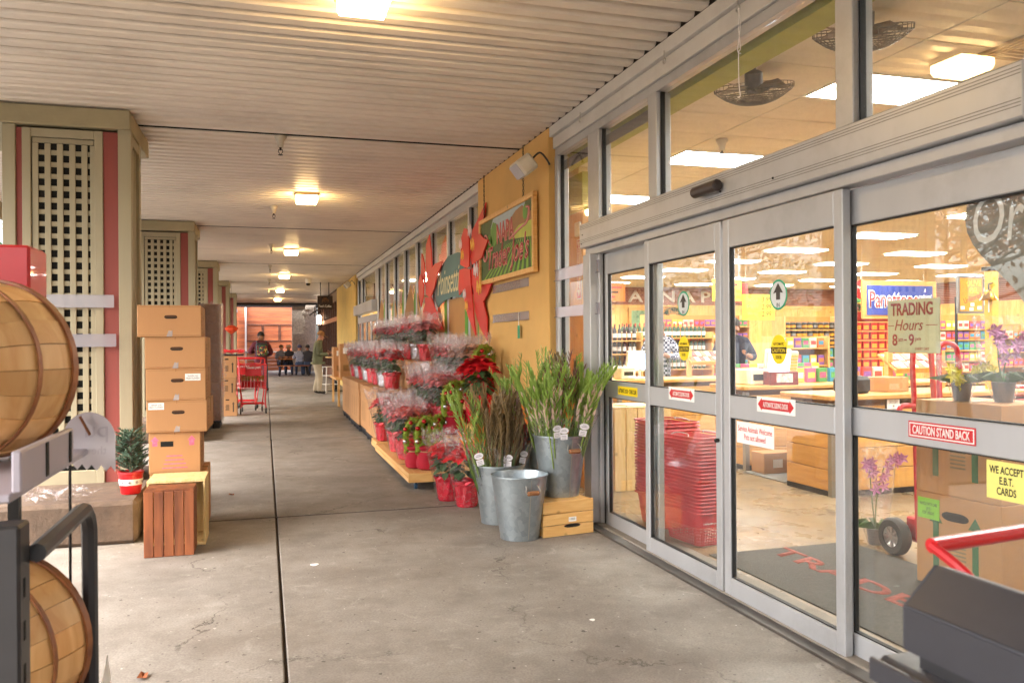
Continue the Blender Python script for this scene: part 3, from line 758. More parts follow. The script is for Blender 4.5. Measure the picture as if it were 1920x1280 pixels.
# dark wall clips, price rails and green tag on the ochre wall
price_rail('W', 7.64, 8.95, 1.985, 2.07, XW - 0.09, 'upper clear price rail on the ochre wall under the painted sign')
price_rail('W', 7.64, 8.95, 1.66, 1.745, XW - 0.09, 'lower clear price rail on the ochre wall, a tag hanging from it')
price_rail('W', 6.0, 7.02, 1.985, 2.085, XW - 0.036, 'upper clear price rail across the narrow window by the doors')
price_rail('W', 6.0, 7.02, 1.66, 1.75, XW - 0.036, 'lower clear price rail across the narrow window by the doors')
tg = thing('hanging_tag', 'small green tag hanging on a white tie from the price rail', 'tag', (XW - 0.12, 7.9, 1.48))
MB().box(-0.002, 0.002, -0.035, 0.035, 0, 0.13, c=0.001).build('card', mat('green card', '#2f9a70', rough=0.6, var=0.3, scale=30), tg)
MB().tube([(0, 0, 0.125), (0, -0.006, 0.26)], 0.003, 5).build('tie', PAPER, tg)

# ------------------------------------------------------------------ painted hanging sign
M_SG = mat('vineyard green', '#3f5829', rough=0.6, var=0.35, scale=9)
sg = thing('painted_sign', 'pine framed painted vineyard sign with red script letters, hung on chains on the ochre wall', 'sign', (XW - 0.13, 8.33, 2.10))
W2, H2 = 1.02, 0.75
for (y0, y1, z0, z1) in ((-W2, W2, 0, 0.05), (-W2, W2, H2 - 0.05, H2), (-W2, -W2 + 0.05, 0.051, H2 - 0.051), (W2 - 0.05, W2, 0.051, H2 - 0.051)):
    MB().box(-0.025, 0.02, y0, y1, z0, z1, c=0.004).build('frame_bar', PINE, sg)
MB().box(-0.005, 0.015, -W2 + 0.05, W2 - 0.05, 0.05, H2 - 0.05).build('panel', M_SG, sg)
def paint(poly, m, dx, nm): return MB().prism(poly, -0.005 - dx, -0.0049, 'x').build(nm, m, sg)
paint([(0.55, 0.6), (0.45, 0.7), (-0.72, 0.7), (-0.62, 0.55), (-0.1, 0.5), (0.3, 0.46)], mat('painted sky', '#a9bcc4', rough=0.6, var=0.1), 0.0010, 'painted_sky')
paint([(0.1, 0.44), (-0.15, 0.58), (-0.4, 0.66), (-0.62, 0.68), (-0.97, 0.56), (-0.97, 0.42)], mat('painted hill', '#9a6f45', rough=0.6, var=0.2), 0.0016, 'painted_hill')
paint([(-0.15, 0.4), (-0.5, 0.5), (-0.97, 0.5), (-0.97, 0.34)], mat('painted field', '#b7bf52', rough=0.6, var=0.2), 0.0022, 'painted_field')
for k in range(12):
    a = -0.97 + 0.16 * k
    paint([(a, 0.052), (a + 0.07, 0.052), (a * 0.45 - 0.42, 0.36), (a * 0.45 - 0.44, 0.36)], mat('painted vine row', '#7fae3c' if k % 2 else '#a9c95a', rough=0.6, var=0.25) if False else mat('painted vine row', '#7fae3c', rough=0.6, var=0.25), 0.0020, 'painted_row')
for (cy_, cz, rr) in ((0.42, 0.52, 0.13), (0.6, 0.42, 0.12), (-0.72, 0.6, 0.07)):
    paint([(cy_ + rr * math.cos(a * PI / 7) * (1 + 0.12 * (a % 2)), cz + rr * math.sin(a * PI / 7) * (1 + 0.12 * (a % 2))) for a in range(14)], mat('painted tree', '#5f9638', rough=0.6, var=0.3), 0.0026, 'painted_tree')
M_PK = mat('pink outline lettering', '#e0918c', rough=0.5, var=0.1); M_CR = mat('crimson lettering', '#a8222a', rough=0.5, var=0.1)
text('NAPA', M_PK, sg, frame('W', -0.0085, -0.03, 0.51), width=0.66, height=0.22, depth=0.001, bold=0.05)
text('NAPA', M_CR, sg, frame('W', -0.0098, -0.03, 0.51), width=0.64, height=0.21, depth=0.001, bold=0.0)
text("Trader Joe's", M_PK, sg, frame('W', -0.0098, -0.10, 0.24), width=1.5, height=0.34, depth=0.001, bold=0.03, shear=0.3)
text("Trader Joe's", M_CR, sg, frame('W', -0.0111, -0.10, 0.24), width=1.49, height=0.33, depth=0.001, bold=-0.012, shear=0.3)
pts = smooth_pts([(-0.011, 0.55, 0.42), (-0.011, 0.75, 0.55), (-0.011, 0.88, 0.45), (-0.011, 0.80, 0.27), (-0.011, 0.68, 0.3), (-0.011, 0.7, 0.38)], 6)
MB().tube(pts, 0.012, 6).build('flourish', M_PK, sg, True)
MB().tube(smooth_pts([(-0.011, -0.2, 0.4), (-0.011, -0.55, 0.46), (-0.011, -0.8, 0.5), (-0.011, -0.86, 0.62), (-0.011, -0.78, 0.64)], 6), 0.011, 6).build('flourish', M_PK, sg, True)
lk = MB().tube([(0.007 * math.cos(a * PI / 5), 0, 0.016 * math.sin(a * PI / 5)) for a in range(10)], 0.0035, 5, closed=True).mesh('chain_link', DARKM)
for yy in (0.85, -0.65):
    for k in range(19): link('chain_link', lk, sg, (0.0, yy, H2 + 0.012 + 0.0265 * k), (0, 0, (k % 2) * PI / 2))

# ------------------------------------------------------------------ far windows with painted boards
M_BROWN = mat('painted brown board', '#b08351', rough=0.7, var=0.08, scale=3)
M_GRB = mat('painted green board', '#5f9a3a', rough=0.7, var=0.12, scale=3)
my = [9.66] + [10.35 + 1.29 * k for k in range(8)]
for y in my[1:]: mull(y - 0.04, y + 0.04, 0.06, 3.169)
for i in range(len(my) - 1):
    pane(my[i] + 0.04, my[i + 1] - 0.04, 0.06, 3.169)
    a, b = my[i] + 0.06, my[i + 1] - 0.06
    pk = 1.75 + 0.3 * math.sin(i * 1.9)
    shape = [[(a, 0.1), (b, 0.1), (b, pk), ((a + b) / 2, pk + 0.45), (a, pk - 0.1)], [(a, 0.1), (b, 0.1), (b, 2.05), (a, 2.05)], [(a, 0.1), (b, 0.1), (b, 2.3), ((a * 0.4 + b * 0.6), 1.6), (a, 2.2)]][[1, 1, 0, 2, 0, 2, 0, 0][i]]
    MB().prism(shape, -0.028, -0.014, 'x').build('painted_board', M_BROWN, shop)
    MB().prism([(a, 0.1), (a + 0.17, 0.1), (a + 0.17, 2.1 + 0.12 * (i % 3)), (a, 2.3 + 0.12 * (i % 3))], -0.034, -0.0285, 'x').build('painted_stem', M_GRB, shop)
# second entrance farther on
sp('door_header', ALU, -0.16, 0.05, 19.5, 23.6, 2.2, 2.46)
mull(19.6, 19.7, 2.47, 3.169); mull(22.6, 22.7, 2.47, 3.169); mull(23.55, 23.64, 0.06, 3.169)
for y0, y1 in ((19.45, 19.6), (19.7, 22.6), (22.7, 23.55)): pane(y0, y1, 2.47, 3.169)
for k, lab in ((0, 'nearest glass leaf of the second, farther entrance'), (1, 'second glass leaf of the farther entrance'), (2, 'third glass leaf of the farther entrance'), (3, 'last glass leaf of the farther entrance')):
    leaf(19.5 + 1.0 * k, 20.48 + 1.0 * k, -0.03, lab, 'sliding_door')

# ================================================================== INSIDE THE SHOP
M_FLOOR = concrete('polished shop floor', '#86704f', '#9b8462', gloss=0.38)
struct('shop_floor', MB().box(2.81, 22.2, -3.0, 26.6, -0.14, 0.006), M_FLOOR)
M_CEIL = mat('mineral ceiling tile', '#d9d0bd', rough=0.9, var=0.05, scale=3, bump=0.25, bscale=160, rand=0.03)
ceil = struct('shop_ceiling', MB().box(2.62, 22.2, -3.0, 26.6, 3.325, 3.465), M_CEIL)
tile_me = MB().box(-0.604, 0.604, -0.299, 0.299, 0.0, 0.02, c=0.003).mesh('ceiling_tile', M_CEIL)
LX = [4.55 + 3.05 * i for i in range(6)]; LY = [2.66 + 2.44 * j for j in range(10)]
for i in range(5):
    for j in range(20):
        x, y = 3.33 + 1.22 * i, 1.44 + 0.61 * j
        if any(abs(x - a) < 0.7 and abs(y - b) < 0.35 for a in (4.55,) for b in LY): continue
        link('ceiling_tile', tile_me, ceil, (x, y, 3.303))
M_TROF = emit('fluorescent diffuser', (1.0, 0.97, 0.92), 7.4)
def troffer(x, y, lab):
    t = thing('ceiling_light', lab, 'ceiling light', (x, y, 3.3), 0, 'fluorescent panels on the shop ceiling')
    fr = MB()
    for a in ((-0.61, 0.61, -0.305, -0.285), (-0.61, 0.61, 0.285, 0.305), (-0.61, -0.59, -0.285, 0.285), (0.59, 0.61, -0.285, 0.285)): fr.box(*a, -0.004, 0.02)
    fr.build('frame', WHITE, t)
    MB().box(-0.59, 0.59, -0.285, 0.285, 0.0, 0.015).build('diffuser', M_TROF, t)
    return t
T0 = troffer(LX[0], LY[0], 'bright fluorescent panel on the shop ceiling')
ords = ['first', 'second', 'third', 'fourth', 'fifth', 'sixth', 'seventh', 'eighth', 'ninth', 'tenth']
for i, x in enumerate(LX):
    for j, y in enumerate(LY):
        lab = 'bright fluorescent panel, %s from the doors and %s into the shop from the glass' % (ords[j], ords[i])
        if i == j == 0: T0['label'] = lab
        else: copy_tree(T0, (x, y, 3.3), 0, lab)

def brick_mat():
    m, n, l = nodes_of('shop brick')
    o = n.new('ShaderNodeOutputMaterial'); b = n.new('ShaderNodeBsdfPrincipled'); l.new(b.outputs[0], o.inputs['Surface'])
    tc = n.new('ShaderNodeTexCoord'); mp = n.new('ShaderNodeMapping'); mp.inputs['Rotation'].default_value = (PI / 2, 0, 0)
    l.new(tc.outputs['Object'], mp.inputs['Vector'])
    bt = n.new('ShaderNodeTexBrick'); bt.inputs['Scale'].default_value = 4.2; bt.inputs['Color1'].default_value = S('#9a5a44') + (1,); bt.inputs['Color2'].default_value = S('#7d4434') + (1,)
    bt.inputs['Mortar'].default_value = S('#b09a86') + (1,); bt.inputs['Mortar Size'].default_value = 0.02
    l.new(mp.outputs[0], bt.inputs['Vector']); l.new(bt.outputs[0], b.inputs['Base Color']); b.inputs['Roughness'].default_value = 0.85
    return m
M_BRICK = brick_mat()
PINEW = wood('pine panelling', '#d3a252', '#e4ba6c', 'z', scale=1.2, rand=0.10)
bw = struct('back_wall', MB().box(2.85, 22.2, 26.55, 26.8, 0.0, 3.32), M_BRICK)
pl = MB().box(-0.148, 0.148, -0.03, 0.0, 0.0, 2.58, c=0.004).mesh('plank', PINEW)
for k in range(64): link('plank', pl, bw, (3.0 + 0.3 * k, 26.548, 0.01))
MB().box(2.9, 22.1, 26.50, 26.548, 2.592, 2.70, c=0.005).build('rail', PINEW, bw)
text('N A P A   N A P A', mat('white block lettering', '#d9d2c6', rough=0.8, var=0.2), bw, frame('S', 13.1, 26.548, 3.0), width=6.2, height=0.40, depth=0.01, bold=0.02)
sw = struct('side_wall', MB().box(22.0, 22.2, -3.0, 26.54, 0, 3.32), M_BRICK)
pl2 = MB().box(-0.03, 0.0, -0.148, 0.148, 0.0, 2.6, c=0.004).mesh('plank', PINEW)
for k in range(60): link('plank', pl2, sw, (21.998, 8.7 + 0.3 * k, 0.01))
struct('near_wall', MB().box(2.85, 22.2, -3.2, -3.0, 0, 3.32), mat('plain wall', '#d8c8a0', rough=0.9))
struct('front_inner_wall', MB().box(3.2, 3.3, 8.2, 9.9, 0.006, 3.3), mat('plain wall', '#d8c8a0'))
struct('street_wall', MB().box(2.853, 2.95, 23.7, 26.5, 0.006, 3.3), mat('plain wall', '#d8c8a0'))
struct('upper_band', MB().box(2.70, 2.9, -3.0, 26.5, 3.12, 3.30), mat('lime band', '#a6a84a', rough=0.8, var=0.1))

# pine post and yellow board just inside the narrow window, fire extinguisher sign
nb = thing('pine_post', 'pine boarded post just inside the narrow window', 'post', (2.98, 7.78, 0.006))
for k in range(2): MB().box(0, 0.12, -0.24 + 0.241 * k, 0.0 + 0.241 * k, 0, 2.72, c=0.003).build('board', PINEZ, nb)
MB().box(0, 0.12, -0.24, 0.24, 2.73, 3.1, c=0.003).build('cap_board', mat('lime band', '#a6a84a'), nb)
fe = thing('fire_extinguisher_sign', 'tall white and red fire extinguisher sign with arrows inside the narrow window', 'sign', (2.975, 7.62, 1.86)); fe.scale = (1, 0.95, 0.82)
MB().box(-0.006, -0.001, -0.06, 0.06, 0, 0.72, c=0.002).build('plate', PAPER, fe)
MB().box(-0.0075, -0.0062, -0.048, 0.048, 0.015, 0.705).build('field', REDINK, fe)
MB().prism([(-0.05, 0), (-0.05, 0.5), (0.05, 0.5), (0.05, 0)], 0, 0.0008, 'z', M=frame('W', -0.0076, 0, 0.12) @ Matrix.Diagonal((0.7, 1, 1, 1))).build('panel', PAPER, fe)
for z, s in ((0.66, -1), (0.08, -1)): MB().prism([(-0.045, 0.035), (0.045, 0.035), (0, -0.05)], 0, 0.0008, 'z', M=frame('W', -0.0076, 0, z)).build('arrow', PAPER, fe)
for k, ch in enumerate('EXTINGUISHER'): text(ch, REDINK, fe, frame('W', -0.0085, 0, 0.53 - 0.036 * k), height=0.028, width=0.03, depth=0.0006, bold=0.03)
text('FOR\nFIRE', REDINK, fe, frame('W', -0.0085, 0, 0.585), height=0.05, width=0.05, depth=0.0006, bold=0.02)
MB().box(-0.03, 0.0, -0.13, 0.0, 0.0, 0.14, c=0.01).build('thermostat_box', WHITE, None, loc=(2.975, 7.68, 2.48))
tag(bpy.data.objects['thermostat_box'], 'small white box above the fire extinguisher sign', 'box')

# ceiling vent and cage fans
vt = thing('ceiling_vent', 'square slatted metal vent in the shop ceiling above the doors', 'vent', (4.75, 4.0, 3.3))
for k in range(6):
    s = 0.29 - 0.045 * k
    mb = MB()
    for (a, b, c_, d) in ((-s, s, -s, -s + 0.022), (-s, s, s - 0.022, s), (-s, -s + 0.022, -s + 0.022, s - 0.022), (s - 0.022, s, -s + 0.022, s - 0.022)): mb.box(a, b, c_, d, -0.02 + 0.002 * k, 0.0)
    mb.build('louvre', mat('vent metal', '#a8916c', rough=0.5, metal=0.3), vt)
def cage_fan(y, x, z, lab):
    t = thing('cage_fan', lab, 'fan', (x, y, z), 0, 'wire cage fans over the doors')
    W = mat('fan wire', '#5a554c', rough=0.4, metal=0.5)
    tilt = Matrix.Rotation(R(18), 4, 'X') @ Matrix.Rotation(R(-12), 4, 'Y')
    mb = MB()
    for k in range(13):
        r_ = 0.04 + 0.018 * k; zz = -0.12 + 0.10 * (r_ / 0.26) ** 2.4
        mb.tube([(r_ * math.cos(a * PI / 16), r_ * math.sin(a * PI / 16), zz) for a in range(32)], 0.0028, 4, closed=True, M=tilt)
    for k in range(2): mb.tube([(0.262 * math.cos(a * PI / 16), 0.262 * math.sin(a * PI / 16), -0.02 + 0.03 * k) for a in range(32)], 0.0028, 4, closed=True, M=tilt)
    for k in range(36):
        a = 2 * PI * k / 36
        mb.tube([(r_ * math.cos(a + (1 - r_ / 0.26) * 0.5), r_ * math.sin(a + (1 - r_ / 0.26) * 0.5), -0.12 + 0.10 * (r_ / 0.26) ** 2.4) for r_ in (0.05, 0.12, 0.19, 0.24, 0.262)] + [(0.262 * math.cos(a), 0.262 * math.sin(a), 0.012)], 0.0024, 4, M=tilt)
    mb.build('cage', W, t)
    bl = MB()
    for k in range(4):
        q = tilt @ Matrix.Rotation(k * PI / 2, 4, 'Z') @ Matrix.Rotation(R(20), 4, 'X')
        bl.add([(0.04, -0.03, 0), (0.22, -0.09, 0), (0.23, 0.07, 0), (0.04, 0.03, 0), (0.04, -0.03, 0.004), (0.22, -0.09, 0.004), (0.23, 0.07, 0.004), (0.04, 0.03, 0.004)], [(3, 2, 1, 0), (4, 5, 6, 7), (0, 1, 5, 4), (1, 2, 6, 5), (2, 3, 7, 6), (3, 0, 4, 7)], M=q)
    bl.build('blades', mat('fan blade', '#6b5b44', rough=0.4, metal=0.3), t)
    mb = MB(); mb.lathe([(0.05, -0.04), (0.06, 0.0), (0.06, 0.09), (0.03, 0.11)], 16, M=tilt); mb.tube([(0, 0, 0.08), (0.0, 0, 0.3)], 0.016, 8)
    mb.build('motor', DARKM, t, True)
    return t
cage_fan(4.92, 3.2, 3.17, 'round wire cage fan hanging inside the transom above the left sliding door')
cage_fan(3.85, 3.2, 3.17, 'second wire cage fan at the top edge, inside the transom above the middle door')
isp = copy_tree(S0, (4.05, 6.75, 3.3), 0, 'small sprinkler on the shop ceiling near the first light panel')

# entrance mat
M_MAT = mat('dark entrance mat', '#4a4740', rough=0.95, var=0.35, scale=60, bump=0.6, bscale=140)
mt = thing('entrance_mat', 'dark grey entrance mat with worn red letters just inside the doors', 'mat', (3.35, 3.4, 0.006))
MB().box(-0.5, 0.62, -2.2, 1.55, 0, 0.008, c=0.003).build('carpet', M_MAT, mt)
M_MRED = mat('worn red lettering', '#8f4a3e', rough=0.95, var=0.45, scale=60)
text('TRADER JOE\u2019S', M_MRED, mt, frame('UW', -0.02, 0.25, 0.0082), width=2.6, height=0.24, depth=0.001, bold=0.025, shear=-0.2)

# ------------------------------------------------------------------ red hand baskets, nested stacks
M_BASK = mat('red basket plastic', '#cf4044', rough=0.35, var=0.06, scale=8)
def basket_mesh(full):
    mb = MB(); wt, lt, wb_, lb, h = 0.155, 0.225, 0.125, 0.185, 0.235
    def ring(t): return [((wb_ + (wt - wb_) * t) * sx, (lb + (lt - lb) * t) * sy, h * t) for sx, sy in ((-1, -1), (1, -1), (1, 1), (-1, 1))]
    def rr(t, off=0.0, n=5, rad=0.045):
        W, L = wb_ + (wt - wb_) * t + off, lb + (lt - lb) * t + off; out = []
        for cx, cy_, a0 in ((1, 1, 0), (-1, 1, 90), (-1, -1, 180), (1, -1, 270)):
            for k in range(n): a = R(a0 + 90 * k / (n - 1)); out.append((cx * (W - rad) + rad * math.cos(a), cy_ * (L - rad) + rad * math.sin(a), h * t))
        return out
    mb.tube(rr(1.0, 0.012), 0.0072, 6, closed=True)
    if full:
        for t in (0.02, 0.1, 0.2, 0.3, 0.4, 0.5): mb.tube(rr(t), 0.004, 4, closed=True)
        lo, hi = rr(0.02, 0, 9), rr(0.55, 0, 9)
        for a, b in zip(lo, hi): mb.tube([a, b], 0.004, 4)
        for sy in (-1, 1):
            for k in range(-5, 6):
                x = k * 0.02; mb.tube([(x, sy * lb, 0.005), (x * 1.05, sy * (lb + (lt - lb) * 0.55), h * 0.55)], 0.003, 4)
        for sx in (-1, 1):
            for k in range(-8, 9):
                y = k * 0.02; mb.tube([(sx * wb_, y, 0.005), (sx * (wb_ + (wt - wb_) * 0.55), y * 1.05, h * 0.55)], 0.003, 4)
        mb.box(-wb_ + 0.02, wb_ - 0.02, -lb + 0.02, lb - 0.02, 0.0, 0.006)
    up, dn = rr(0.95), rr(0.55); n = len(up)
    up2, dn2 = rr(0.95, -0.003), rr(0.55, -0.003)
    mb.add(up + dn, [(i, n + i, n + (i + 1) % n, (i + 1) % n) for i in range(n)])
    mb.add(up2 + dn2, [((i + 1) % n, n + (i + 1) % n, n + i, i) for i in range(n)])
    return mb.mesh('shopping_basket', M_BASK, True)
bf, bn = basket_mesh(True), basket_mesh(False)
def stack(x, y, n, rz, where):
    for k in range(n):
        lab = 'red hand basket nested in the %s' % where
        if k == 0: lab = 'bottom red hand basket of the %s' % where
        if k == n - 1: lab = 'topmost red hand basket of the %s' % where
        o = link('shopping_basket', bf if k == 0 else bn, None, (x + rnd.uniform(-0.003, 0.003), y + rnd.uniform(-0.003, 0.003), 0.008 + 0.0250 * k), rz + rnd.uniform(-0.02, 0.02))
        tag(o, lab, 'basket', where)
        if k == 0 and rz < 1:
            text("TRADER JOE'S", PAPER, o, frame('S', -0.03, -0.212, 0.16), width=0.15, height=0.022, depth=0.001, bold=0.02)
        if k == n - 1:
            hd_ = MB()
            for s_ in (-1, 1): hd_.tube(smooth_pts([(0.15 * s_, -0.1, 0.235), (0.13 * s_, -0.07, 0.252), (0.12 * s_, 0.07, 0.252), (0.15 * s_, 0.1, 0.235)], 4), 0.004, 5)
            hd_.build('wire_handle', M_ZINC, o, True)
stack(2.99, 5.36, 22, R(8), 'front stack behind the left sliding door')
stack(3.03, 5.90, 24, R(4), 'taller stack behind the fixed left leaf')
# slatted pine bin behind the baskets
bin_ = thing('slatted_bin', 'pale pine slatted bin behind the basket stacks', 'bin', (3.5, 7.55, 0.006))
M_PBIN = wood('pale pine', '#dcb877', '#ecd09a', 'z', rand=0.08)
for k in range(5): MB().box(-0.30 + 0.122 * k, -0.30 + 0.122 * k + 0.112, -0.25, -0.23, 0, 0.79, c=0.003).build('slat', M_PBIN, bin_)
for k in range(4): MB().box(-0.31, -0.29, -0.228 + 0.122 * k, -0.228 + 0.122 * k + 0.112, 0, 0.79, c=0.003).build('slat', M_PBIN, bin_)
MB().box(-0.31, 0.32, -0.25, 0.25, 0.792, 0.805, c=0.003).build('top_board', M_PBIN, bin_)
mb = MB(); mb.box(-0.12, 0.12, -0.1, 0.1, 0, 0.012); tag(mb.build('newspaper_stack', PAPER, loc=(3.45, 7.5, 0.812), rot=(0, 0, 0.3)), 'papers lying on the slatted pine bin', 'papers')

# ------------------------------------------------------------------ checkout counters
PINEC = wood('counter pine', '#c98f45', '#dba75c', 'x', scale=1.5, rand=0.1)
PINEY = wood('counter pine end', '#c98f45', '#dba75c', 'y', scale=1.5, rand=0.1)
M_STEEL = mat('steel guard', '#9c9488', rough=0.4, metal=0.6, var=0.1)
def counter(x0, x1, y0, y1, num, lab):
    t = thing('checkout_counter', lab, 'counter', (x0, y0, 0.006), 0, 'pine checkout counters')
    L, D = x1 - x0, y1 - y0
    MB().box(0.03, L - 0.03, 0.03, D - 0.03, 0.0, 0.88).build('carcass', mat('dark inner ply', '#6a4a2a', rough=0.8), t)
    hs = [0.05, 0.245, 0.44, 0.635, 0.83]
    for a, b in zip(hs, hs[1:]):
        MB().box(0.0, L * 0.48, 0.0, 0.028, a, b - 0.006, c=0.004).build('plank', PINEC, t)
        MB().box(L * 0.48 + 0.004, L, 0.0, 0.028, a, b - 0.006, c=0.004).build('plank', PINEC, t)
        MB().box(0.0, 0.028, 0.03, D, a, b - 0.006, c=0.004).build('plank', PINEY, t)
    MB().box(-0.004, 0.05, -0.006, 0.05, 0.0, 0.86, c=0.003).build('corner_guard', M_STEEL, t)
    MB().box(0.0, L, 0.0, D, 0.001, 0.048).build('kickboard', DARKM, t)
    MB().box(-0.05, L + 0.03, -0.05, D + 0.04, 0.885, 0.93, c=0.008).build('worktop', PINEC, t)
    if num: text(num, INK, t, frame('S', 0.13, -0.0008, 0.76), height=0.11, depth=0.001)
    return t
counter(4.95, 8.4, 6.40, 7.08, '1', 'nearest pine plank checkout counter with steel corner guard and black number')
counter(5.1, 8.4, 8.05, 8.70, None, 'second pine checkout counter behind the numbered one')
counter(4.42, 8.0, 9.95, 10.6, None, 'farthest pine checkout counter seen through the left door leaves')
dr = thing('price_card', 'small framed price card on the front of the nearest checkout counter', 'card', (5.62, 6.385, 0.84))
MB().box(-0.085, 0.085, -0.002, 0.01, -0.06, 0.06, c=0.002).build('frame', INK, dr); MB().box(-0.07, 0.07, -0.004, -0.0022, -0.045, 0.045).build('card', PAPER, dr)
text('GROCERY\n.99', INK, dr, frame('S', 0, -0.0042, 0), width=0.1, height=0.07, depth=0.0006)
def monitor(x, y, z, rz, lab):
    t = thing('register_screen', lab, 'monitor', (x, y, z), rz, 'cash register screens')
    M = Matrix.Translation((0, 0, 0.22)) @ Matrix.Rotation(R(14), 4, 'X')
    MB().box(-0.19, 0.19, 0.0, 0.05, -0.13, 0.15, c=0.01, M=M).build('casing', mat('ivory plastic', '#e2d8bc', rough=0.5), t)
    MB().box(-0.165, 0.09, -0.003, -0.0005, -0.1, 0.125, M=M).build('screen', emit('lit screen', (0.55, 0.72, 1.0), 1.1), t)
    kb = MB()
    for i in range(4):
        for j in range(6): kb.box(0.10 + 0.021 * i, 0.117 + 0.021 * i, -0.006, -0.0005, -0.1 + 0.037 * j, -0.072 + 0.037 * j, M=M)
    kb.build('keypad', mat('key caps', '#d9c25a', rough=0.5, var=0.3, scale=40), t)
    MB().tube([(0, 0.03, 0.14), (0, 0.04, 0.0)], 0.02, 8).build('stand', mat('ivory plastic', '#e2d8bc'), t)
    MB().box(-0.09, 0.09, -0.06, 0.12, 0.0, 0.02, c=0.005).build('base', mat('ivory plastic', '#e2d8bc'), t)
    return t
m0 = monitor(4.83, 10.15, 0.94, R(-8), 'cash register screen on the farthest counter, seen through the left leaf')
copy_tree(m0, (5.75, 8.3, 0.94), R(-12), 'cash register screen seen through the middle door beside the caution oval')
copy_tree(m0, (7.0, 10.2, 0.94), R(-10), 'cash register screen far along the last counter')
def prop(name, m, x, y, z, sx, sy, sz, lab, cat, rz=0.0, c=0.012, m2=None):
    o = MB().box(-sx / 2, sx / 2, -sy / 2, sy / 2, 0, sz, c=c).build(name, m)
    o.location = (x, y, z); o.rotation_euler = (0, 0, rz)
    return tag(o, lab, cat)
M_IV = mat('ivory plastic', '#e2d8bc', rough=0.5); M_BLU = mat('blue carton', '#2e5f96', rough=0.5, var=0.2)
o = prop('receipt_printer', M_IV, 5.38, 8.35, 0.937, 0.3, 0.25, 0.18, 'ivory receipt printer on the second counter', 'printer', 0.2)
MB().box(-0.1, 0.1, -0.127, -0.124, 0.05, 0.12).build('slot', DARKM, o)
o = prop('receipt_printer', M_IV, 4.62, 10.2, 0.937, 0.22, 0.22, 0.16, 'ivory receipt printer on the farthest counter', 'printer', 0.1)
MB().box(-0.07, 0.07, -0.112, -0.109, 0.05, 0.1).build('slot', DARKM, o)
o = prop('blue_carton', M_BLU, 4.99, 10.1, 0.937, 0.17, 0.13, 0.24, 'blue and white carton on the farthest counter', 'carton', 0.05, 0.003)
MB().box(-0.086, 0.086, -0.067, -0.0655, 0.07, 0.17).build('label_band', PAPER, o)
o = prop('card_terminal', DARKM, 5.35, 6.62, 0.937, 0.26, 0.26, 0.16, 'dark grey card terminal on the nearest counter', 'terminal', 0.3, 0.03)
MB().box(-0.09, 0.09, -0.05, 0.1, 0.162, 0.168, c=0.002).build('keypad', mat('terminal keys', '#55534f', rough=0.4, var=0.5, scale=60), o)
o = prop('display_box', mat('dark red carton', '#7a2a22', rough=0.4, var=0.5, scale=14), 5.62, 8.15, 0.937, 0.34, 0.2, 0.15, 'dark red display box beside the register screen', 'box', -0.1, 0.004)
MB().box(-0.1, 0.1, -0.103, -0.101, 0.03, 0.13).build('picture', mat('pale picture', '#d9c9c0', rough=0.4, var=0.5, scale=20), o)
o = prop('open_carton', CARD, 5.35, 8.22, 0.30, 0.01, 0.01, 0.01, 'x', 'box') ; bpy.data.objects.remove(o)
prop('paper_pile', PAPER, 4.75, 10.12, 0.937, 0.25, 0.18, 0.03, 'crumpled white papers on the farthest counter', 'papers', 0.4, 0.01)
prop('carton', CARD, 5.85, 6.75, 0.937, 0.3, 0.3, 0.14, 'low brown carton on the nearest counter', 'carton', 0.2, 0.004)

# sloped gift-card racks
def gift_rack(x, y, z, w, lab):
    t = thing('gift_card_rack', lab, 'rack', (x, y, z), 0, 'sloped pine gift card racks')
    MB().box(0.0, 0.06, 0.1, 0.16, 0, 0.38, c=0.003).build('post', PINEZ, t); MB().box(w - 0.06, w, 0.1, 0.16, 0, 0.38, c=0.003).build('post', PINEZ, t)
    M = Matrix.Translation((0, 0, 0.2)) @ Matrix.Rotation(R(32), 4, 'X')
    MB().box(0.0, w, 0.0, 0.3, -0.02, 0.0, c=0.003, M=M).build('tray', PINEC, t)
    MB().box(0.0, w, -0.02, 0.0, -0.03, 0.03, c=0.003, M=M).build('lip', PINEC, t)
    n = int(w / 0.075)
    cols = ['#d8582a', '#e8b9b0', '#c43a2a', '#e2cdb6']
    for k in range(n):
        for r_ in range(2):
            MB().box(0.02 + 0.075 * k, 0.086 + 0.075 * k, 0.03 + 0.13 * r_, 0.14 + 0.13 * r_, 0.004, 0.012, M=M).build('gift_card', mat('gift card %d' % ((k + r_) % 4), cols[(k + r_) % 4], rough=0.4, var=0.3, scale=30), t)
    return t
gift_rack(6.06, 6.85, 0.937, 0.72, 'sloped pine gift card rack on the nearest counter, behind the hours board')
gift_rack(5.68, 10.3, 0.937, 0.56, 'sloped pine gift card rack seen through the left sliding door')

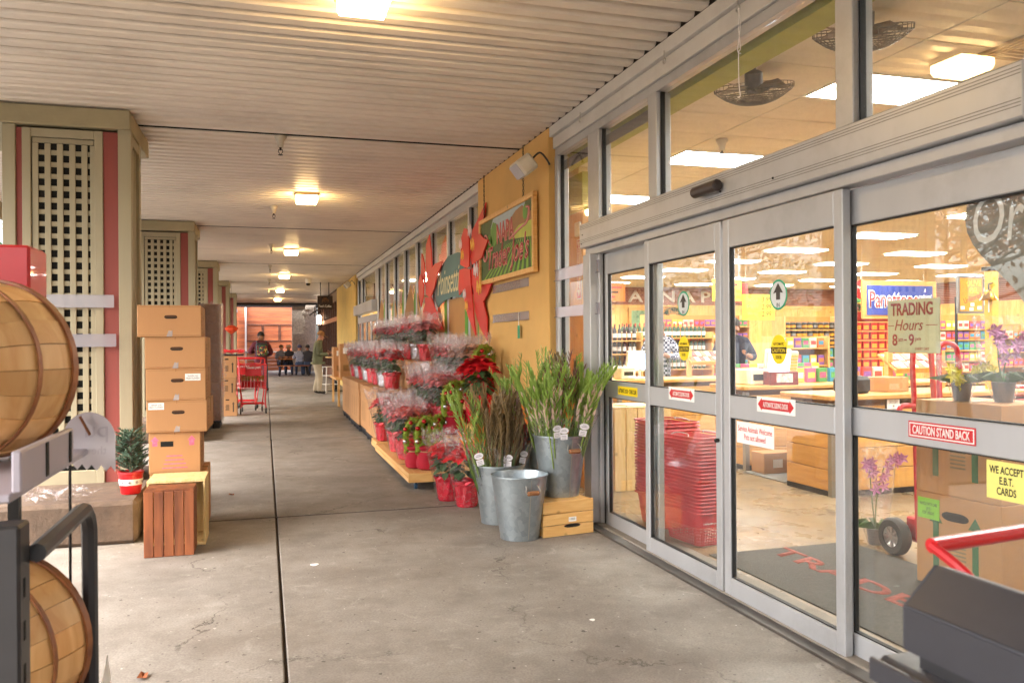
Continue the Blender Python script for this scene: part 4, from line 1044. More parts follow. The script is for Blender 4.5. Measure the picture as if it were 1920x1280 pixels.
# ------------------------------------------------------------------ signs hung in the shop
ps = thing('price_sign', 'yellow hand-lettered price board hanging over the aisles', 'sign', (9.18, 14.0, 1.83))
MB().box(-0.36, 0.36, -0.01, 0.01, 0, 0.5, c=0.004).build('board', mat('sunny card', '#ecd24e', rough=0.7, var=0.06), ps)
for k, (a, b) in enumerate((('Stws', '3.99'), ('Mini', '2.99'), ('Wrap', '2.99'))):
    text(a, M_GRN, ps, frame('S', -0.14, -0.0102, 0.40 - 0.14 * k), height=0.07, width=0.22, depth=0.001)
    text(b, INK, ps, frame('S', 0.17, -0.0102, 0.40 - 0.14 * k), height=0.1, width=0.22, depth=0.001, shear=0.2)
bs = thing('blue_cake_sign', 'blue hand-painted cake sign in a pine frame above the red packs', 'sign', (11.6, 13.0, 1.9))
MB().box(-0.86, 0.86, -0.02, 0.02, -0.07, 0.65, c=0.006).build('frame', PINEC, bs); MB().box(-0.76, 0.76, -0.03, -0.021, 0.0, 0.56).build('field', mat('sign blue', '#2a3f8f', rough=0.6, var=0.15), bs)
text('Panettone', PAPER, bs, frame('S', -0.14, -0.0305, 0.30), width=1.16, height=0.34, depth=0.002, bold=0.05)
text('Panettone', M_CR, bs, frame('S', -0.14, -0.0328, 0.30), width=1.12, height=0.31, depth=0.002, bold=0.005)
text('A\ntraditional\nItalian', PAPER, bs, frame('S', 0.58, -0.0305, 0.36), width=0.3, height=0.3, depth=0.002, shear=0.2)
gf = thing('round_red_sign', 'round red sign with white script hanging beside the blue cake sign', 'sign', (11.25, 13.6, 2.42))
MB().lathe([(0.19, -0.01), (0.19, 0.01)], 32, M=frame('S', 0, 0, 0)).build('disc', REDP, gf)
text('Gingerbread\nFlyer', PAPER, gf, frame('S', 0, -0.011, 0), width=0.28, height=0.16, depth=0.001, shear=0.3)
MB().tube([(0, 0, 0.19), (0, 0, 0.88)], 0.003, 5).build('cord', PAPER, gf)
ol = thing('olive_sign', 'orange and grey olive poster board on a dark stand', 'sign', (12.27, 12.0, 1.9))
MB().box(-0.3, 0.3, -0.02, 0.02, 0, 0.68, c=0.006).build('frame', mat('sign grey', '#6e6a66', rough=0.5), ol); MB().box(-0.25, 0.25, -0.03, -0.021, 0.04, 0.64).build('field', mat('sign orange', '#e39a2e', rough=0.6, var=0.15), ol)
text('OLIVE\nOIL', mat('lime lettering', '#c9d23a', rough=0.5), ol, frame('S', 0.05, -0.0305, 0.48), width=0.34, height=0.24, depth=0.002, bold=0.04)
text('Unfiltered', M_CR, ol, frame('S', 0.02, -0.0305, 0.28) @ Matrix.Rotation(R(18), 4, 'Z'), width=0.4, height=0.1, depth=0.002)
pst = MB()
for a, b in ((-0.2, 0.1), (0.0, 0.08), (0.02, 0.16), (0.18, 0.1)): pst.box(a - 0.045, a + 0.045, -0.032, -0.0305, b - 0.03, b + 0.03)
pst.build('print_patch', PAPER, ol)
MB().box(-0.3, -0.26, 0.021, 0.05, -1.894, 0.3).build('pole', INK, ol)
bl = thing('brass_bell', 'brass ship bell hanging by the last door leaf', 'bell', (6.93, 6.55, 1.83))
MB().lathe([(0.085, 0), (0.07, 0.02), (0.048, 0.06), (0.04, 0.09), (0.015, 0.105)], 20).build('cup', mat('brass', '#b5872c', rough=0.25, metal=0.9, var=0.1), bl, True)
MB().tube([(0, 0, 0.1), (0, 0, 0.16), (0.05, 0, 0.17)], 0.008, 6).build('hanger', DARKM, bl); MB().tube([(0, 0, 0.02), (0, 0, -0.12)], 0.006, 6).build('clapper_rope', PAPER, bl)
bp_ = thing('bell_post', 'yellow painted post carrying the brass bell', 'post', (7.02, 6.6, 0.93)); MB().box(-0.03, 0.06, -0.03, 0.06, 0.0, 1.2, c=0.005).build('shaft', mat('post yellow', '#d9ad3a', rough=0.6), bp_); MB().box(-0.05, 0.08, -0.05, 0.08, 1.2, 1.24, c=0.005).build('cap', DARKM, bp_)
# framed picture, wreath on the back wall
fp = thing('framed_picture', 'pine framed landscape picture on the back wall', 'picture', (12.75, 26.48, 1.75))
MB().box(-0.6, 0.6, -0.04, 0.03, 0, 0.85, c=0.01).build('frame', PINEC, fp); MB().box(-0.5, 0.5, -0.05, -0.041, 0.1, 0.75).build('canvas', mat('landscape paint', '#6f8f6a', rough=0.6, var=0.6, scale=4), fp)
wr = thing('wreath', 'round green wreath on a pine plaque on the back wall', 'wreath', (13.85, 26.47, 2.3))
MB().box(-0.4, 0.4, 0, 0.03, -0.45, 0.35, c=0.1).build('plaque', PINEC, wr)
mb = MB()
for k in range(260):
    a = rnd.uniform(0, 2 * PI); rr_ = 0.27 + rnd.gauss(0, 0.05); leaf_cloud(mb, (rr_ * math.cos(a), -0.04, rr_ * math.sin(a)), (0.03, 0.03, 0.03), 1, 0.05)
mb.build('leaves', M_LEAF_G, wr)

# ------------------------------------------------------------------ shelves and goods
def shelf_unit(x0, x1, y, depth, levels, top, lab, back='#c98f45'):
    t = thing('display_shelf', lab, 'shelf', ((x0 + x1) / 2, y, 0.006)); w = (x1 - x0) / 2
    for s_ in (-1, 1): MB().box(s_ * w - 0.02, s_ * w + 0.02, 0, depth, 0, top, c=0.004).build('upright', PINEZ, t)
    for z in levels: MB().box(-w + 0.021, w - 0.021, 0.002, depth - 0.022, z - 0.025, z, c=0.003).build('shelf_board', PINEC, t)
    MB().box(-w + 0.021, w - 0.021, depth - 0.02, depth, 0.02, top, c=0.002).build('back_panel', mat('shelf back ' + back, back, rough=0.7), t)
    return t
def row(me, n, x0, dx, y, z, name, lab, cat, grp, jx=0.004):
    for k in range(n):
        tag(link(name, me, None, (x0 + dx * k + rnd.uniform(-jx, jx), y + rnd.uniform(-0.01, 0.01), z), rnd.uniform(-0.06, 0.06)), lab, cat, grp)
def box_me(name, w, d, h, m, m2=None, band=(0.3, 0.7)):
    mb = MB().box(-w / 2, w / 2, 0, d, 0, h, c=0.003)
    if m2: mb.box(-w * 0.38, w * 0.38, -0.002, 0.0, h * band[0], h * band[1], mi=1)
    return mb.mesh(name, [m, m2] if m2 else m)
M_JBLK = mat('black label', '#2a2622', rough=0.4, var=0.2); M_JYEL = mat('amber label', '#d99a26', rough=0.4, var=0.2); M_JGRY = mat('pewter label', '#7d7a76', rough=0.35, metal=0.2)
def jar_me(lbl):
    mb = MB().lathe([(0.05, 0), (0.056, 0.01), (0.056, 0.11), (0.045, 0.122)], 14)
    mb.lathe([(0.05, 0.122), (0.05, 0.145)], 14, mi=1); mb.lathe([(0.0568, 0.035), (0.0568, 0.085)], 14, mi=2, cap0=False, cap1=False)
    return mb.mesh('coffee_can', [M_JBLK, M_JGRY, lbl], True)
jA, jB = jar_me(M_JYEL), jar_me(M_JGRY)
shelf_unit(9.7, 11.05, 13.9, 0.4, [0.35, 0.62, 0.86, 1.09, 1.31, 1.475, 1.64], 1.9, 'pine shelf of black coffee cans seen through the middle door')
for q, z in enumerate((1.31, 1.475, 1.64)):
    for k in range(10):
        tag(link('coffee_can', jA if (k * 2 + q) % 3 else jB, None, (9.80 + 0.128 * k, 13.97, z + 0.007), rnd.uniform(0, 6)), 'black coffee can on the %s row of the shelf behind the middle door' % ('bottom', 'middle', 'top')[q], 'can', 'coffee cans %s row' % ('bottom', 'middle', 'top')[q])
cols = ['#c8443c', '#3f8fb0', '#d9b43a', '#7a4f9a', '#4f9a5a', '#e0d6c4', '#d97a3a', '#b8527e']
bks = [box_me('packet', 0.13, 0.05, 0.17, mat('packet %d' % i, c, rough=0.45, var=0.15), mat('packet face %d' % i, cols[(i + 3) % 8], rough=0.45, var=0.3, scale=25)) for i, c in enumerate(cols)]
for q, z in enumerate((0.35, 0.62, 0.86, 1.09)):
    for k in range(8):
        tag(link('packet', bks[(k * 3 + q * 5) % 8], None, (9.82 + 0.16 * k, 13.95, z + 0.007), rnd.uniform(-0.1, 0.1)), 'colourful packet on the %s board below the coffee cans' % ords[q], 'packet', 'packets below the coffee cans, %s board' % ords[q])
shelf_unit(11.3, 12.5, 13.9, 0.4, [0.5 + 0.185 * k for k in range(8)], 2.0, 'red display shelf of mug packs behind the hours board', '#a8262a')
mugs = box_me('mug_pack', 0.155, 0.12, 0.165, REDP, M_JYEL, (0.15, 0.65))
for q in range(7):
    row(mugs, 6, 11.42, 0.19, 13.92, 0.507 + 0.185 * q, 'mug_pack', 'red mug pack with amber front, %s row up on the red shelf' % ords[q], 'packet', 'red mug packs %s row' % ords[q])
shelf_unit(13.3, 14.9, 13.9, 0.4, [0.5, 0.75, 0.98, 1.2, 1.42, 1.64], 1.95, 'tall pine shelf of mixed boxes at the right, under the olive poster')
for q, z in enumerate((0.5, 0.75, 0.98, 1.2, 1.42, 1.64)):
    for k in range(10):
        tag(link('packet', bks[(k // 2 * 3 + q * 2 + 5) % 8], None, (13.4 + 0.152 * k, 13.95, z + 0.007), rnd.uniform(-0.05, 0.05)), 'small box on the %s board of the right-hand shelf under the olive poster' % ords[q], 'packet', 'boxes on the %s board of the right-hand shelf' % ords[q])
M_GB = mat('green bottle glass', '#31523a', rough=0.15, var=0.2); M_DB = mat('dark wine glass', '#1d1626', rough=0.15, var=0.2)
def bottle_me(m, foil):
    mb = MB().lathe([(0.034, 0), (0.037, 0.01), (0.037, 0.18), (0.014, 0.235)], 12); mb.lathe([(0.0145, 0.235), (0.0145, 0.30)], 10, mi=1); mb.lathe([(0.0376, 0.05), (0.0376, 0.13)], 12, mi=2, cap0=False, cap1=False)
    return mb.mesh('wine_bottle', [m, foil, PAPER], True)
bg, bd = bottle_me(M_GB, REDINK), bottle_me(M_DB, mat('foil dark', '#3a2436', rough=0.3))
shelf_unit(6.9, 9.0, 15.4, 0.45, [0.5, 0.85, 1.2, 1.5], 1.62, 'long low wine shelf behind the left sliding door')
for q, z in enumerate((0.85, 1.2, 1.5)):
    row(bg, 20, 7.0, 0.098, 15.55, z + 0.007, 'wine_bottle', 'green wine bottle with red foil on the %s board of the long wine shelf' % ('lowest', 'middle', 'top')[q], 'bottle', 'green bottles %s board' % ('lowest', 'middle', 'top')[q])
shelf_unit(5.6, 6.8, 14.2, 0.45, [0.5, 0.85, 1.2, 1.45], 1.6, 'wine shelf of dark bottles seen through the fixed left leaf')
for q, z in enumerate((0.85, 1.2, 1.45)):
    row(bd, 11, 5.7, 0.1, 14.35, z + 0.007, 'wine_bottle', 'dark wine bottle, %s board of the shelf behind the fixed left leaf' % ords[q], 'bottle', 'dark bottles %s board' % ords[q])
# bright cartons
for k, (x, c) in enumerate(((5.72, '#d8e03a'), (5.86, '#9fd23a'), (6.0, '#e8d23a'))):
    tag(link('packet', box_me('packet', 0.14, 0.1, 0.2, mat('neon %d' % k, c, rough=0.5)), None, (x, 14.3, 1.755 if k != 1 else 1.757)), 'bright lime carton on top of the dark wine shelf', 'packet', 'lime cartons')
# mid-aisle stands
shelf_unit(8.4, 9.4, 12.2, 0.5, [0.4, 0.7, 1.0, 1.3], 1.5, 'pine aisle-end stand below the yellow price board')
for q, z in enumerate((0.4, 0.7, 1.0, 1.3)):
    for k in range(6): tag(link('packet', bks[(k + q * 3) % 8], None, (8.5 + 0.155 * k, 12.25, z + 0.007)), 'packet on the %s board of the stand below the yellow price board' % ords[q], 'packet', 'packets on the aisle-end stand, %s board' % ords[q])
shelf_unit(15.4, 18.5, 16.0, 0.5, [0.4, 0.75, 1.1, 1.45], 1.8, 'long pine shelf deep in the shop at the right')
for q, z in enumerate((0.4, 0.75, 1.1, 1.45)):
    for k in range(19): tag(link('packet', bks[(k // 3 + q * 3) % 8], None, (15.5 + 0.155 * k, 16.05, z + 0.007)), 'packet on the %s board of the long shelf deep in the shop' % ords[q], 'packet', 'packets deep in the shop, %s board' % ords[q])
gl = thing('garland', 'green garland with red berries along the top of the red shelf', 'garland', (11.9, 13.88, 2.0 + 0.02))
mb = MB(); bb = MB()
for k in range(420): leaf_cloud(mb, (rnd.uniform(-0.6, 0.6), rnd.gauss(0.05, 0.04), abs(rnd.gauss(0.05, 0.04))), (0.02, 0.02, 0.02), 1, 0.04)
for k in range(30): bb.ball((rnd.uniform(-0.6, 0.6), rnd.uniform(-0.02, 0.05), rnd.uniform(0.03, 0.1)), 0.018, 6)
mb.build('leaves', M_LEAF_G, gl); bb.build('berries', REDP, gl)

# ------------------------------------------------------------------ hand truck with two tall cartons, orchids
M_ARW = mat('green carton print', '#3c6b45', rough=0.8, var=0.2)
def tall_box(x, y, z, rz, lab, extra=None):
    t = thing('tall_carton', lab, 'carton', (x, y, z), rz, 'flower cartons on the hand truck')
    w, d, h = 0.56, 0.42, 0.535   # long face looks to local -X
    MB().box(0, d, -w, 0, 0, h, c=0.004).build('box', CARD, t)
    for yy in (-0.14, -0.40): MB().prism([(-0.02, 0), (0.02, 0), (0.02, 0.27), (0.045, 0.27), (0, 0.34), (-0.045, 0.27), (-0.02, 0.27)], 0, 0.0008, 'z', M=frame('W', -0.0004, yy, 0.1)).build('arrow', M_ARW, t)
    M = frame('W', -0.0003, -0.27, 0.42)
    MB().prism([(0.06 * math.cos(a * PI / 8) + (0.03 if math.cos(a * PI / 8) > 0 else -0.03), 0.026 * math.sin(a * PI / 8)) for a in range(16)], 0, 0.0009, 'z', M=M).build('hand_hole', BLACK, t)
    MB().box(-0.001, d + 0.001, -w / 2 - 0.03, -w / 2 + 0.03, h, h + 0.0015).build('tape', mat('packing tape', '#b7976a', rough=0.25), t)
    for k in range(5): MB().box(-0.0008, -0.0002, -0.34, -0.24, 0.16 + 0.022 * k, 0.17 + 0.022 * k).build('print_line', mat('faint print', '#8a7a5a', rough=0.8), t)
    return t
tb1 = tall_box(3.70, 4.02, 0.02, R(4), 'lower tall carton with green arrows and lime label on the hand truck')
o = MB().box(-0.0025, -0.0004, -0.165, -0.015, 0.38, 0.50).build('label', mat('lime label', '#8fd044', rough=0.5, var=0.05), tb1)
text('HANDLE WITH CARE\n||||| |||\nKEEP UPRIGHT', INK, o, frame('W', -0.0026, -0.09, 0.44), width=0.12, height=0.07, depth=0.0005)
tall_box(3.70, 4.02, 0.557, R(4), 'upper tall carton with green arrows stacked on the hand truck')
ht = thing('hand_truck', 'red tubular hand truck with rubber wheels beside the tall cartons', 'hand truck', (4.3, 4.45, 0.006))
mb = MB()
for sx in (-0.10, 0.10):
    mb.tube(smooth_pts([(sx * 1.9, 0, 0.12), (sx * 1.9, 0.02, 0.9), (sx * 1.9, 0.04, 1.3), (sx * 1.5, 0.045, 1.40), (sx * 0.5, 0.045, 1.40), (sx * 0.3, 0.045, 1.3), (sx * 0.3, 0.02, 0.95), (sx * 0.9, -0.06, 0.9)], 6), 0.018, 10)
mb.tube(smooth_pts([(-0.19, 0.02, 1.0), (-0.34, -0.02, 1.0), (-0.37, -0.04, 0.92), (-0.33, -0.06, 0.86), (-0.22, -0.06, 0.88)], 6), 0.018, 10)
mb.build('frame', REDP, ht, True)
MB().box(-0.17, 0.2, -0.3, 0.04, 0.0, 0.012, c=0.004).build('toe_plate', REDP, ht)
MB().box(-0.2, -0.06, -0.02, 0.1, 0.1, 0.26, c=0.01).build('axle_bracket', REDP, ht)
for sx in (-0.27, 0.27):
    Mw = Matrix.Translation((sx, 0.12, 0.125)) @ Matrix.Rotation(PI / 2, 4, 'Y')
    w = MB().lathe([(0.07, -0.04), (0.11, -0.04), (0.125, -0.02), (0.125, 0.02), (0.11, 0.04), (0.07, 0.04)], 28, M=Mw, cap0=False, cap1=False).build('wheel', mat('tyre rubber', '#3a3834', rough=0.8, var=0.2), ht, True)
    rm = MB(); rm.lathe([(0.07, -0.034), (0.07, 0.034)], 24, M=Mw, cap0=False, cap1=False); rm.lathe([(0.02, -0.036), (0.02, 0.036)], 10, M=Mw)
    for k in range(8):
        a = k * PI / 4; rm.box(0.015, 0.07, -0.008, 0.008, -0.03, -0.02, M=Mw @ Matrix.Rotation(a, 4, 'Z'))
        rm.box(0.015, 0.07, -0.008, 0.008, 0.02, 0.03, M=Mw @ Matrix.Rotation(a, 4, 'Z'))
    rm.build('rim', M_ZINC, w)
M_CELLO = clear('cellophane', tint=(0.97, 0.96, 0.97), base=0.05, rough=0.12, haze=0.03, haze_col=(0.97, 0.95, 0.96), bump=0.5, bscale=14, pw=5.0, crease_glint=14)
M_PETP = mat('orchid pink', '#c98ab8', rough=0.5, var=0.2); M_PETY = mat('orchid yellow', '#e0d23a', rough=0.5, var=0.15); M_STEM = mat('leaf green', (0.10, 0.17, 0.04), rough=0.5, var=0.3)
def petal_flower(mb, p, r, nrm, n=5, mi=0, cup=0.25, wid=0.45, a0=0.0):
    nrm = Vector(nrm).normalized(); u = nrm.orthogonal().normalized(); w = nrm.cross(u); p = Vector(p)
    for k in range(n):
        a = a0 + 2 * PI * k / n; d = u * math.cos(a) + w * math.sin(a); t = nrm.cross(d)
        q = [p, p + d * r * 0.45 + t * r * wid * 0.55 + nrm * r * cup * 0.6, p + d * r + nrm * r * cup, p + d * r * 0.45 - t * r * wid * 0.55 + nrm * r * cup * 0.6, p + d * r * 0.5 + nrm * r * (cup * 0.6 - 0.1)]
        mb.add(q, [(0, 1, 4), (1, 2, 4), (2, 3, 4), (3, 0, 4)], mi)
def orchid(x, y, z, lab, mp, h=0.55, s=1.0):
    t = thing('potted_orchid', lab, 'orchid', (x, y, z), 0, 'potted orchids inside the doors')
    MB().lathe([(0.045 * s, 0), (0.06 * s, 0.1 * s), (0.062 * s, 0.11 * s)], 16).build('pot', mat('grey pot', '#6e6660', rough=0.5), t, True)
    lf = MB()
    for k in range(6):
        a = k * 1.1; lf.add([(0, 0, 0.1 * s), (0.07 * s * math.cos(a + .3), 0.07 * s * math.sin(a + .3), 0.17 * s), (0.2 * s * math.cos(a), 0.2 * s * math.sin(a), 0.14 * s), (0.07 * s * math.cos(a - .3), 0.07 * s * math.sin(a - .3), 0.17 * s)], [(0, 1, 2), (0, 2, 3)])
    lf.build('leaves', M_STEM, t)
    st = MB(); fl_ = MB()
    for k in range(2):
        pts = smooth_pts([(0, 0, 0.1), (0.02 * (2 * k - 1), 0.01, h * 0.5), (0.07 * (2 * k - 1), -0.02, h * 0.9), (0.15 * (2 * k - 1), -0.05, h * 0.95)], 6)
        st.tube(pts, 0.004, 5)
        for j in range(8, len(pts)): petal_flower(fl_, pts[j] + Vector((rnd.uniform(-.02, .02), -0.03, rnd.uniform(-.03, .03))), 0.045 * s, (rnd.uniform(-.6, .2), -1, rnd.uniform(-.2, .3)), 5, a0=j)
    st.build('stems', M_STEM, t); fl_.build('blooms', mp, t)
    MB().lathe([(0.05 * s, 0.0), (0.08 * s, 0.1), (0.12 * s, h * 0.6), (0.15 * s, h + 0.08)], 18, cap0=False, cap1=False, wob=lambda a, j, zz: 0.05 * math.sin(5 * a + j)).build('sleeve', M_CELLO, t, True)
    return t
orchid(4.12, 4.86, 0.006, 'potted orchid in cellophane standing on the floor by the hand truck', M_PETP, 0.62)
orchid(3.93, 3.62, 1.095, 'pink orchid in cellophane on top of the tall cartons', M_PETP, 0.40)
orchid(3.80, 3.78, 1.095, 'yellow orchid on top of the tall cartons', M_PETY, 0.18, 0.9)
# red trolley and basket pile behind the orchids
rb = thing('red_trolley', 'red shopping trolley parked deeper inside the shop by the orchids', 'trolley', (6.6, 5.6, 0.006), R(20))
mb = MB()
for k in range(9): mb.tube([(-0.25, -0.25, 0.5 + 0.055 * k), (0.5, -0.28, 0.5 + 0.055 * k), (0.5, 0.28, 0.5 + 0.055 * k), (-0.25, 0.25, 0.5 + 0.055 * k)], 0.006, 5, closed=True)
for k in range(14): mb.tube([(-0.25 + 0.057 * k, -0.26, 0.5), (-0.25 + 0.057 * k, -0.26, 0.95)], 0.004, 4)
mb.build('basket', REDP, rb)
mb = MB()
for sy in (-0.2, 0.2): mb.tube([(-0.28, sy, 1.0), (-0.2, sy, 0.5), (-0.3, sy, 0.2), (0.45, sy, 0.12)], 0.012, 6)
mb.tube([(-0.3, -0.25, 1.02), (-0.3, 0.25, 1.02)], 0.016, 8); mb.build('frame', REDP, rb, True)
for x in (-0.28, 0.42):
    for y in (-0.2, 0.2): MB().lathe([(0.055, -0.012), (0.055, 0.012)], 14, M=Matrix.Translation((x, y, 0.055)) @ Matrix.Rotation(PI / 2, 4, 'X')).build('caster', DARKM, rb)

# goods around the checkouts
for k in range(11): tag(link('packet', bks[(k * 5 + 2) % 8], None, (6.1 + 0.16 * k, 8.45, 0.938), rnd.uniform(-0.2, 0.2)), 'packet in the row along the back of the second counter', 'packet', 'packets on the second counter')
for k in range(12): tag(link('packet', bks[(k * 3 + 1) % 8], None, (6.3 + 0.13 * k, 10.35, 0.938), rnd.uniform(-0.2, 0.2)), 'packet in the row along the farthest counter', 'packet', 'packets on the farthest counter')
fm = tag(MB().box(5.0, 6.6, 7.2, 7.95, 0.0065, 0.016, c=0.003).build('floor_mat', mat('grey rubber mat', '#6d6a64', rough=0.8, var=0.15)), 'grey rubber mat on the floor between the first two counters', 'mat')
for k, (x, y, z, w, d, h, lab) in enumerate(((5.30, 7.80, 0.018, 0.42, 0.24, 0.22, 'open brown carton on the floor under the second counter'), (5.78, 7.80, 0.018, 0.40, 0.24, 0.26, 'brown carton with white label beside the open one under the second counter'))):
    b_ = thing('floor_carton', lab, 'carton', (x, y, z), 0, 'cartons under the second counter'); MB().box(-w / 2, w / 2, -d / 2, d / 2, 0, h, c=0.004).build('box', CARD, b_)
    MB().box(-0.1, 0.02, -d / 2 - 0.0012, -d / 2 - 0.0003, 0.06, 0.15).build('label', PAPER, b_)
shelf_unit(9.3, 12.2, 19.0, 0.5, [0.4, 0.75, 1.1, 1.45, 1.8], 2.1, 'long tall shelf across the middle of the shop behind the counters')
for q, z in enumerate((0.4, 0.75, 1.1, 1.45, 1.8)):
    for k in range(18): tag(link('packet', bks[(k // 2 * 3 + q) % 8], None, (9.4 + 0.158 * k, 19.05, z + 0.007), rnd.uniform(-.05, .05)), 'packet on the %s board of the long shelf in mid shop' % ords[q], 'packet', 'packets in mid shop, %s board' % ords[q])
shelf_unit(5.6, 8.6, 19.5, 0.5, [0.4, 0.75, 1.1, 1.45, 1.8], 2.1, 'tall shelf at the back left of the shop behind the wine')
for q, z in enumerate((0.4, 0.75, 1.1, 1.45, 1.8)):
    for k in range(18): tag(link('packet', bks[(k // 3 * 5 + q) % 8], None, (5.7 + 0.162 * k, 19.55, z + 0.007), rnd.uniform(-.05, .05)), 'packet on the %s board of the shelf behind the wine' % ords[q], 'packet', 'packets behind the wine, %s board' % ords[q])

hc = [('#e3cf3a', 8.0, 13.2, 2.35), ('#c93a34', 9.6, 15.5, 2.45), ('#e9e3d2', 10.4, 17.0, 2.55), ('#4f8f4a', 12.9, 16.0, 2.5), ('#e3cf3a', 14.2, 17.5, 2.55), ('#d9792f', 7.2, 16.5, 2.5), ('#e9e3d2', 15.5, 15.0, 2.4), ('#c93a34', 16.6, 18.0, 2.6)]
hw = ['small yellow', 'red', 'off-white', 'green', 'far yellow', 'orange', 'second off-white', 'far red']
for (c_, x, y, z), w_ in zip(hc, hw):
    t = thing('hanging_card', '%s price card hanging on cords over the shop aisles' % w_, 'sign', (x, y, z), 0, 'price cards over the aisles')
    MB().box(-0.3, 0.3, -0.006, 0.006, -0.2, 0.2, c=0.003).build('card', mat('card ' + c_, c_, rough=0.6, var=0.08), t)
    for k in range(3): MB().box(-0.22, 0.22 - 0.08 * k, -0.0075, -0.0062, 0.08 - 0.1 * k, 0.12 - 0.1 * k).build('print_band', INK if k == 1 else REDINK, t)
    for s_ in (-0.25, 0.25): MB().tube([(s_, 0, 0.2), (s_, 0, 3.32 - z)], 0.003, 4).build('cord', PAPER, t)

# ================================================================== FLOWER DISPLAY AGAINST THE SHOP FRONT
M_CUT = mat('red painted plywood', '#d5342c', rough=0.5, var=0.10, scale=1.5)
M_SCR = mat('white scribble', '#ecdfe4', rough=0.5); M_SCY = mat('yellow scribble', '#efb94a', rough=0.5)
def cutout(label, petals, notes, x0):
    cy = sum(p[0][0] for p in petals) / len(petals)
    t = thing('poinsettia_cutout', label, 'decoration', (2.455, cy, 0), 0, 'plywood poinsettia cut-outs')
    for k, p in enumerate(petals):
        d = 0.004 * ((k * 3) % 7)
        # each petal leans a little out of the plane
        n = len(p); yc = sum(q[0] for q in p) / n; zc = sum(q[1] for q in p) / n
        v = []
        for off in (0.0, 0.016):
            for (y, z) in p: v.append((-0.02 - d * 2 + off - 0.025 * ((y - yc) * math.sin(k * 2.1) + (z - zc) * math.cos(k * 1.3)), y - cy, z))
        MB().add(v, [tuple(range(n)), tuple(range(2 * n - 1, n - 1, -1))] + [((i + 1) % n, i, n + i, n + (i + 1) % n) for i in range(n)]).build('petal', M_CUT, t)
    for (y, z, s) in notes:
        for q, m in ((0, M_SCR), (1, M_SCY)):
            pts = [(-0.088, y - cy + s * (0.55 - 0.055 * i) - q * s * 0.5, z + s * (0.5 - q * 0.75) + s * 0.33 * (1 if i % 2 else -1) * (0.6 + 0.4 * math.sin(i * 2.3))) for i in range(14)]
            MB().tube(smooth_pts(pts, 3), s * 0.02, 5).build('painted_note', m, t, True)
    return t
cutout('large red plywood poinsettia cut-out beside the painted sign', [
    [(9.14, 3.04), (9.46, 2.92), (9.8, 2.81), (9.91, 2.63), (9.93, 2.49), (9.87, 2.4), (9.75, 2.39), (9.56, 2.48), (9.42, 2.59), (9.27, 2.81)],
    [(10.14, 2.88), (10.28, 2.78), (10.36, 2.44), (10.06, 2.37), (9.93, 2.38), (9.9, 2.51), (9.92, 2.78), (10.02, 2.85)],
    [(9.32, 2.71), (9.08, 2.62), (8.89, 2.58), (9.09, 2.47), (9.17, 2.41), (9.31, 2.4), (9.69, 2.38), (9.51, 2.5)],
    [(9.81, 2.33), (9.51, 2.41), (9.28, 2.41), (9.01, 2.33), (8.78, 2.22), (8.86, 2.11), (9.05, 1.99), (9.24, 1.91), (9.58, 1.92), (9.79, 2.15)],
    [(10.06, 2.37), (9.81, 2.33), (9.79, 2.15), (10.13, 2.11), (10.37, 2.05), (10.4, 2.16), (10.33, 2.37)],
    [(9.78, 2.18), (9.58, 1.93), (9.27, 1.93), (9.11, 1.72), (9.14, 1.46), (9.5, 1.64), (9.7, 1.82)],
    [(10.13, 2.14), (9.79, 2.15), (9.65, 1.73), (9.56, 1.51), (9.95, 1.77), (10.14, 1.98)]],
    [(9.62, 2.66, 0.24), (10.13, 2.58, 0.2), (9.33, 2.15, 0.28), (9.93, 1.94, 0.2)], 0)
cutout('farther red plywood poinsettia cut-out left of the teal banner', [
    [(12.54, 3.1), (12.82, 2.97), (12.9, 2.7), (12.8, 2.38), (12.42, 2.58), (12.43, 2.83)],
    [(13.12, 2.87), (13.15, 2.54), (12.84, 2.35), (12.9, 2.69), (13.04, 2.85)],
    [(13.15, 2.54), (13.32, 2.42), (13.26, 2.23), (13.05, 2.01), (12.85, 2.15), (12.8, 2.31), (12.99, 2.49)],
    [(11.53, 2.6), (12.1, 2.61), (12.42, 2.55), (12.8, 2.36), (12.77, 2.2), (12.43, 2.11), (12.11, 2.27), (11.9, 2.44), (11.6, 2.56)],
    [(12.69, 2.14), (12.25, 2.12), (11.56, 1.63), (12.1, 1.61), (12.56, 1.73), (12.7, 2.0)],
    [(12.69, 2.13), (12.56, 1.73), (12.6, 1.57), (12.87, 1.52), (13.14, 1.65), (13.13, 1.95)]], [], 0)
bn_ = thing('teal_banner', 'arched teal banner with cream script between the two red cut-outs', 'banner', (2.47, 11.25, 0))
MB().prism([(y - 11.25, z) for y, z in [(10.73, 2.64), (10.36, 2.57), (10.25, 2.01), (10.77, 2.05), (11.17, 2.07), (11.66, 2.04), (12.1, 1.96), (12.3, 2.08), (12.29, 2.27), (11.84, 2.54), (11.33, 2.65)]][::-1], -0.008, 0.008, 'x').build('board', mat('teal board', '#5f7f80', rough=0.7, var=0.08, scale=2), bn_)
text('Poinsettias', M_CREAM, bn_, frame('W', -0.0085, -0.04, 2.31), width=1.72, height=0.36, depth=0.002, shear=0.35)

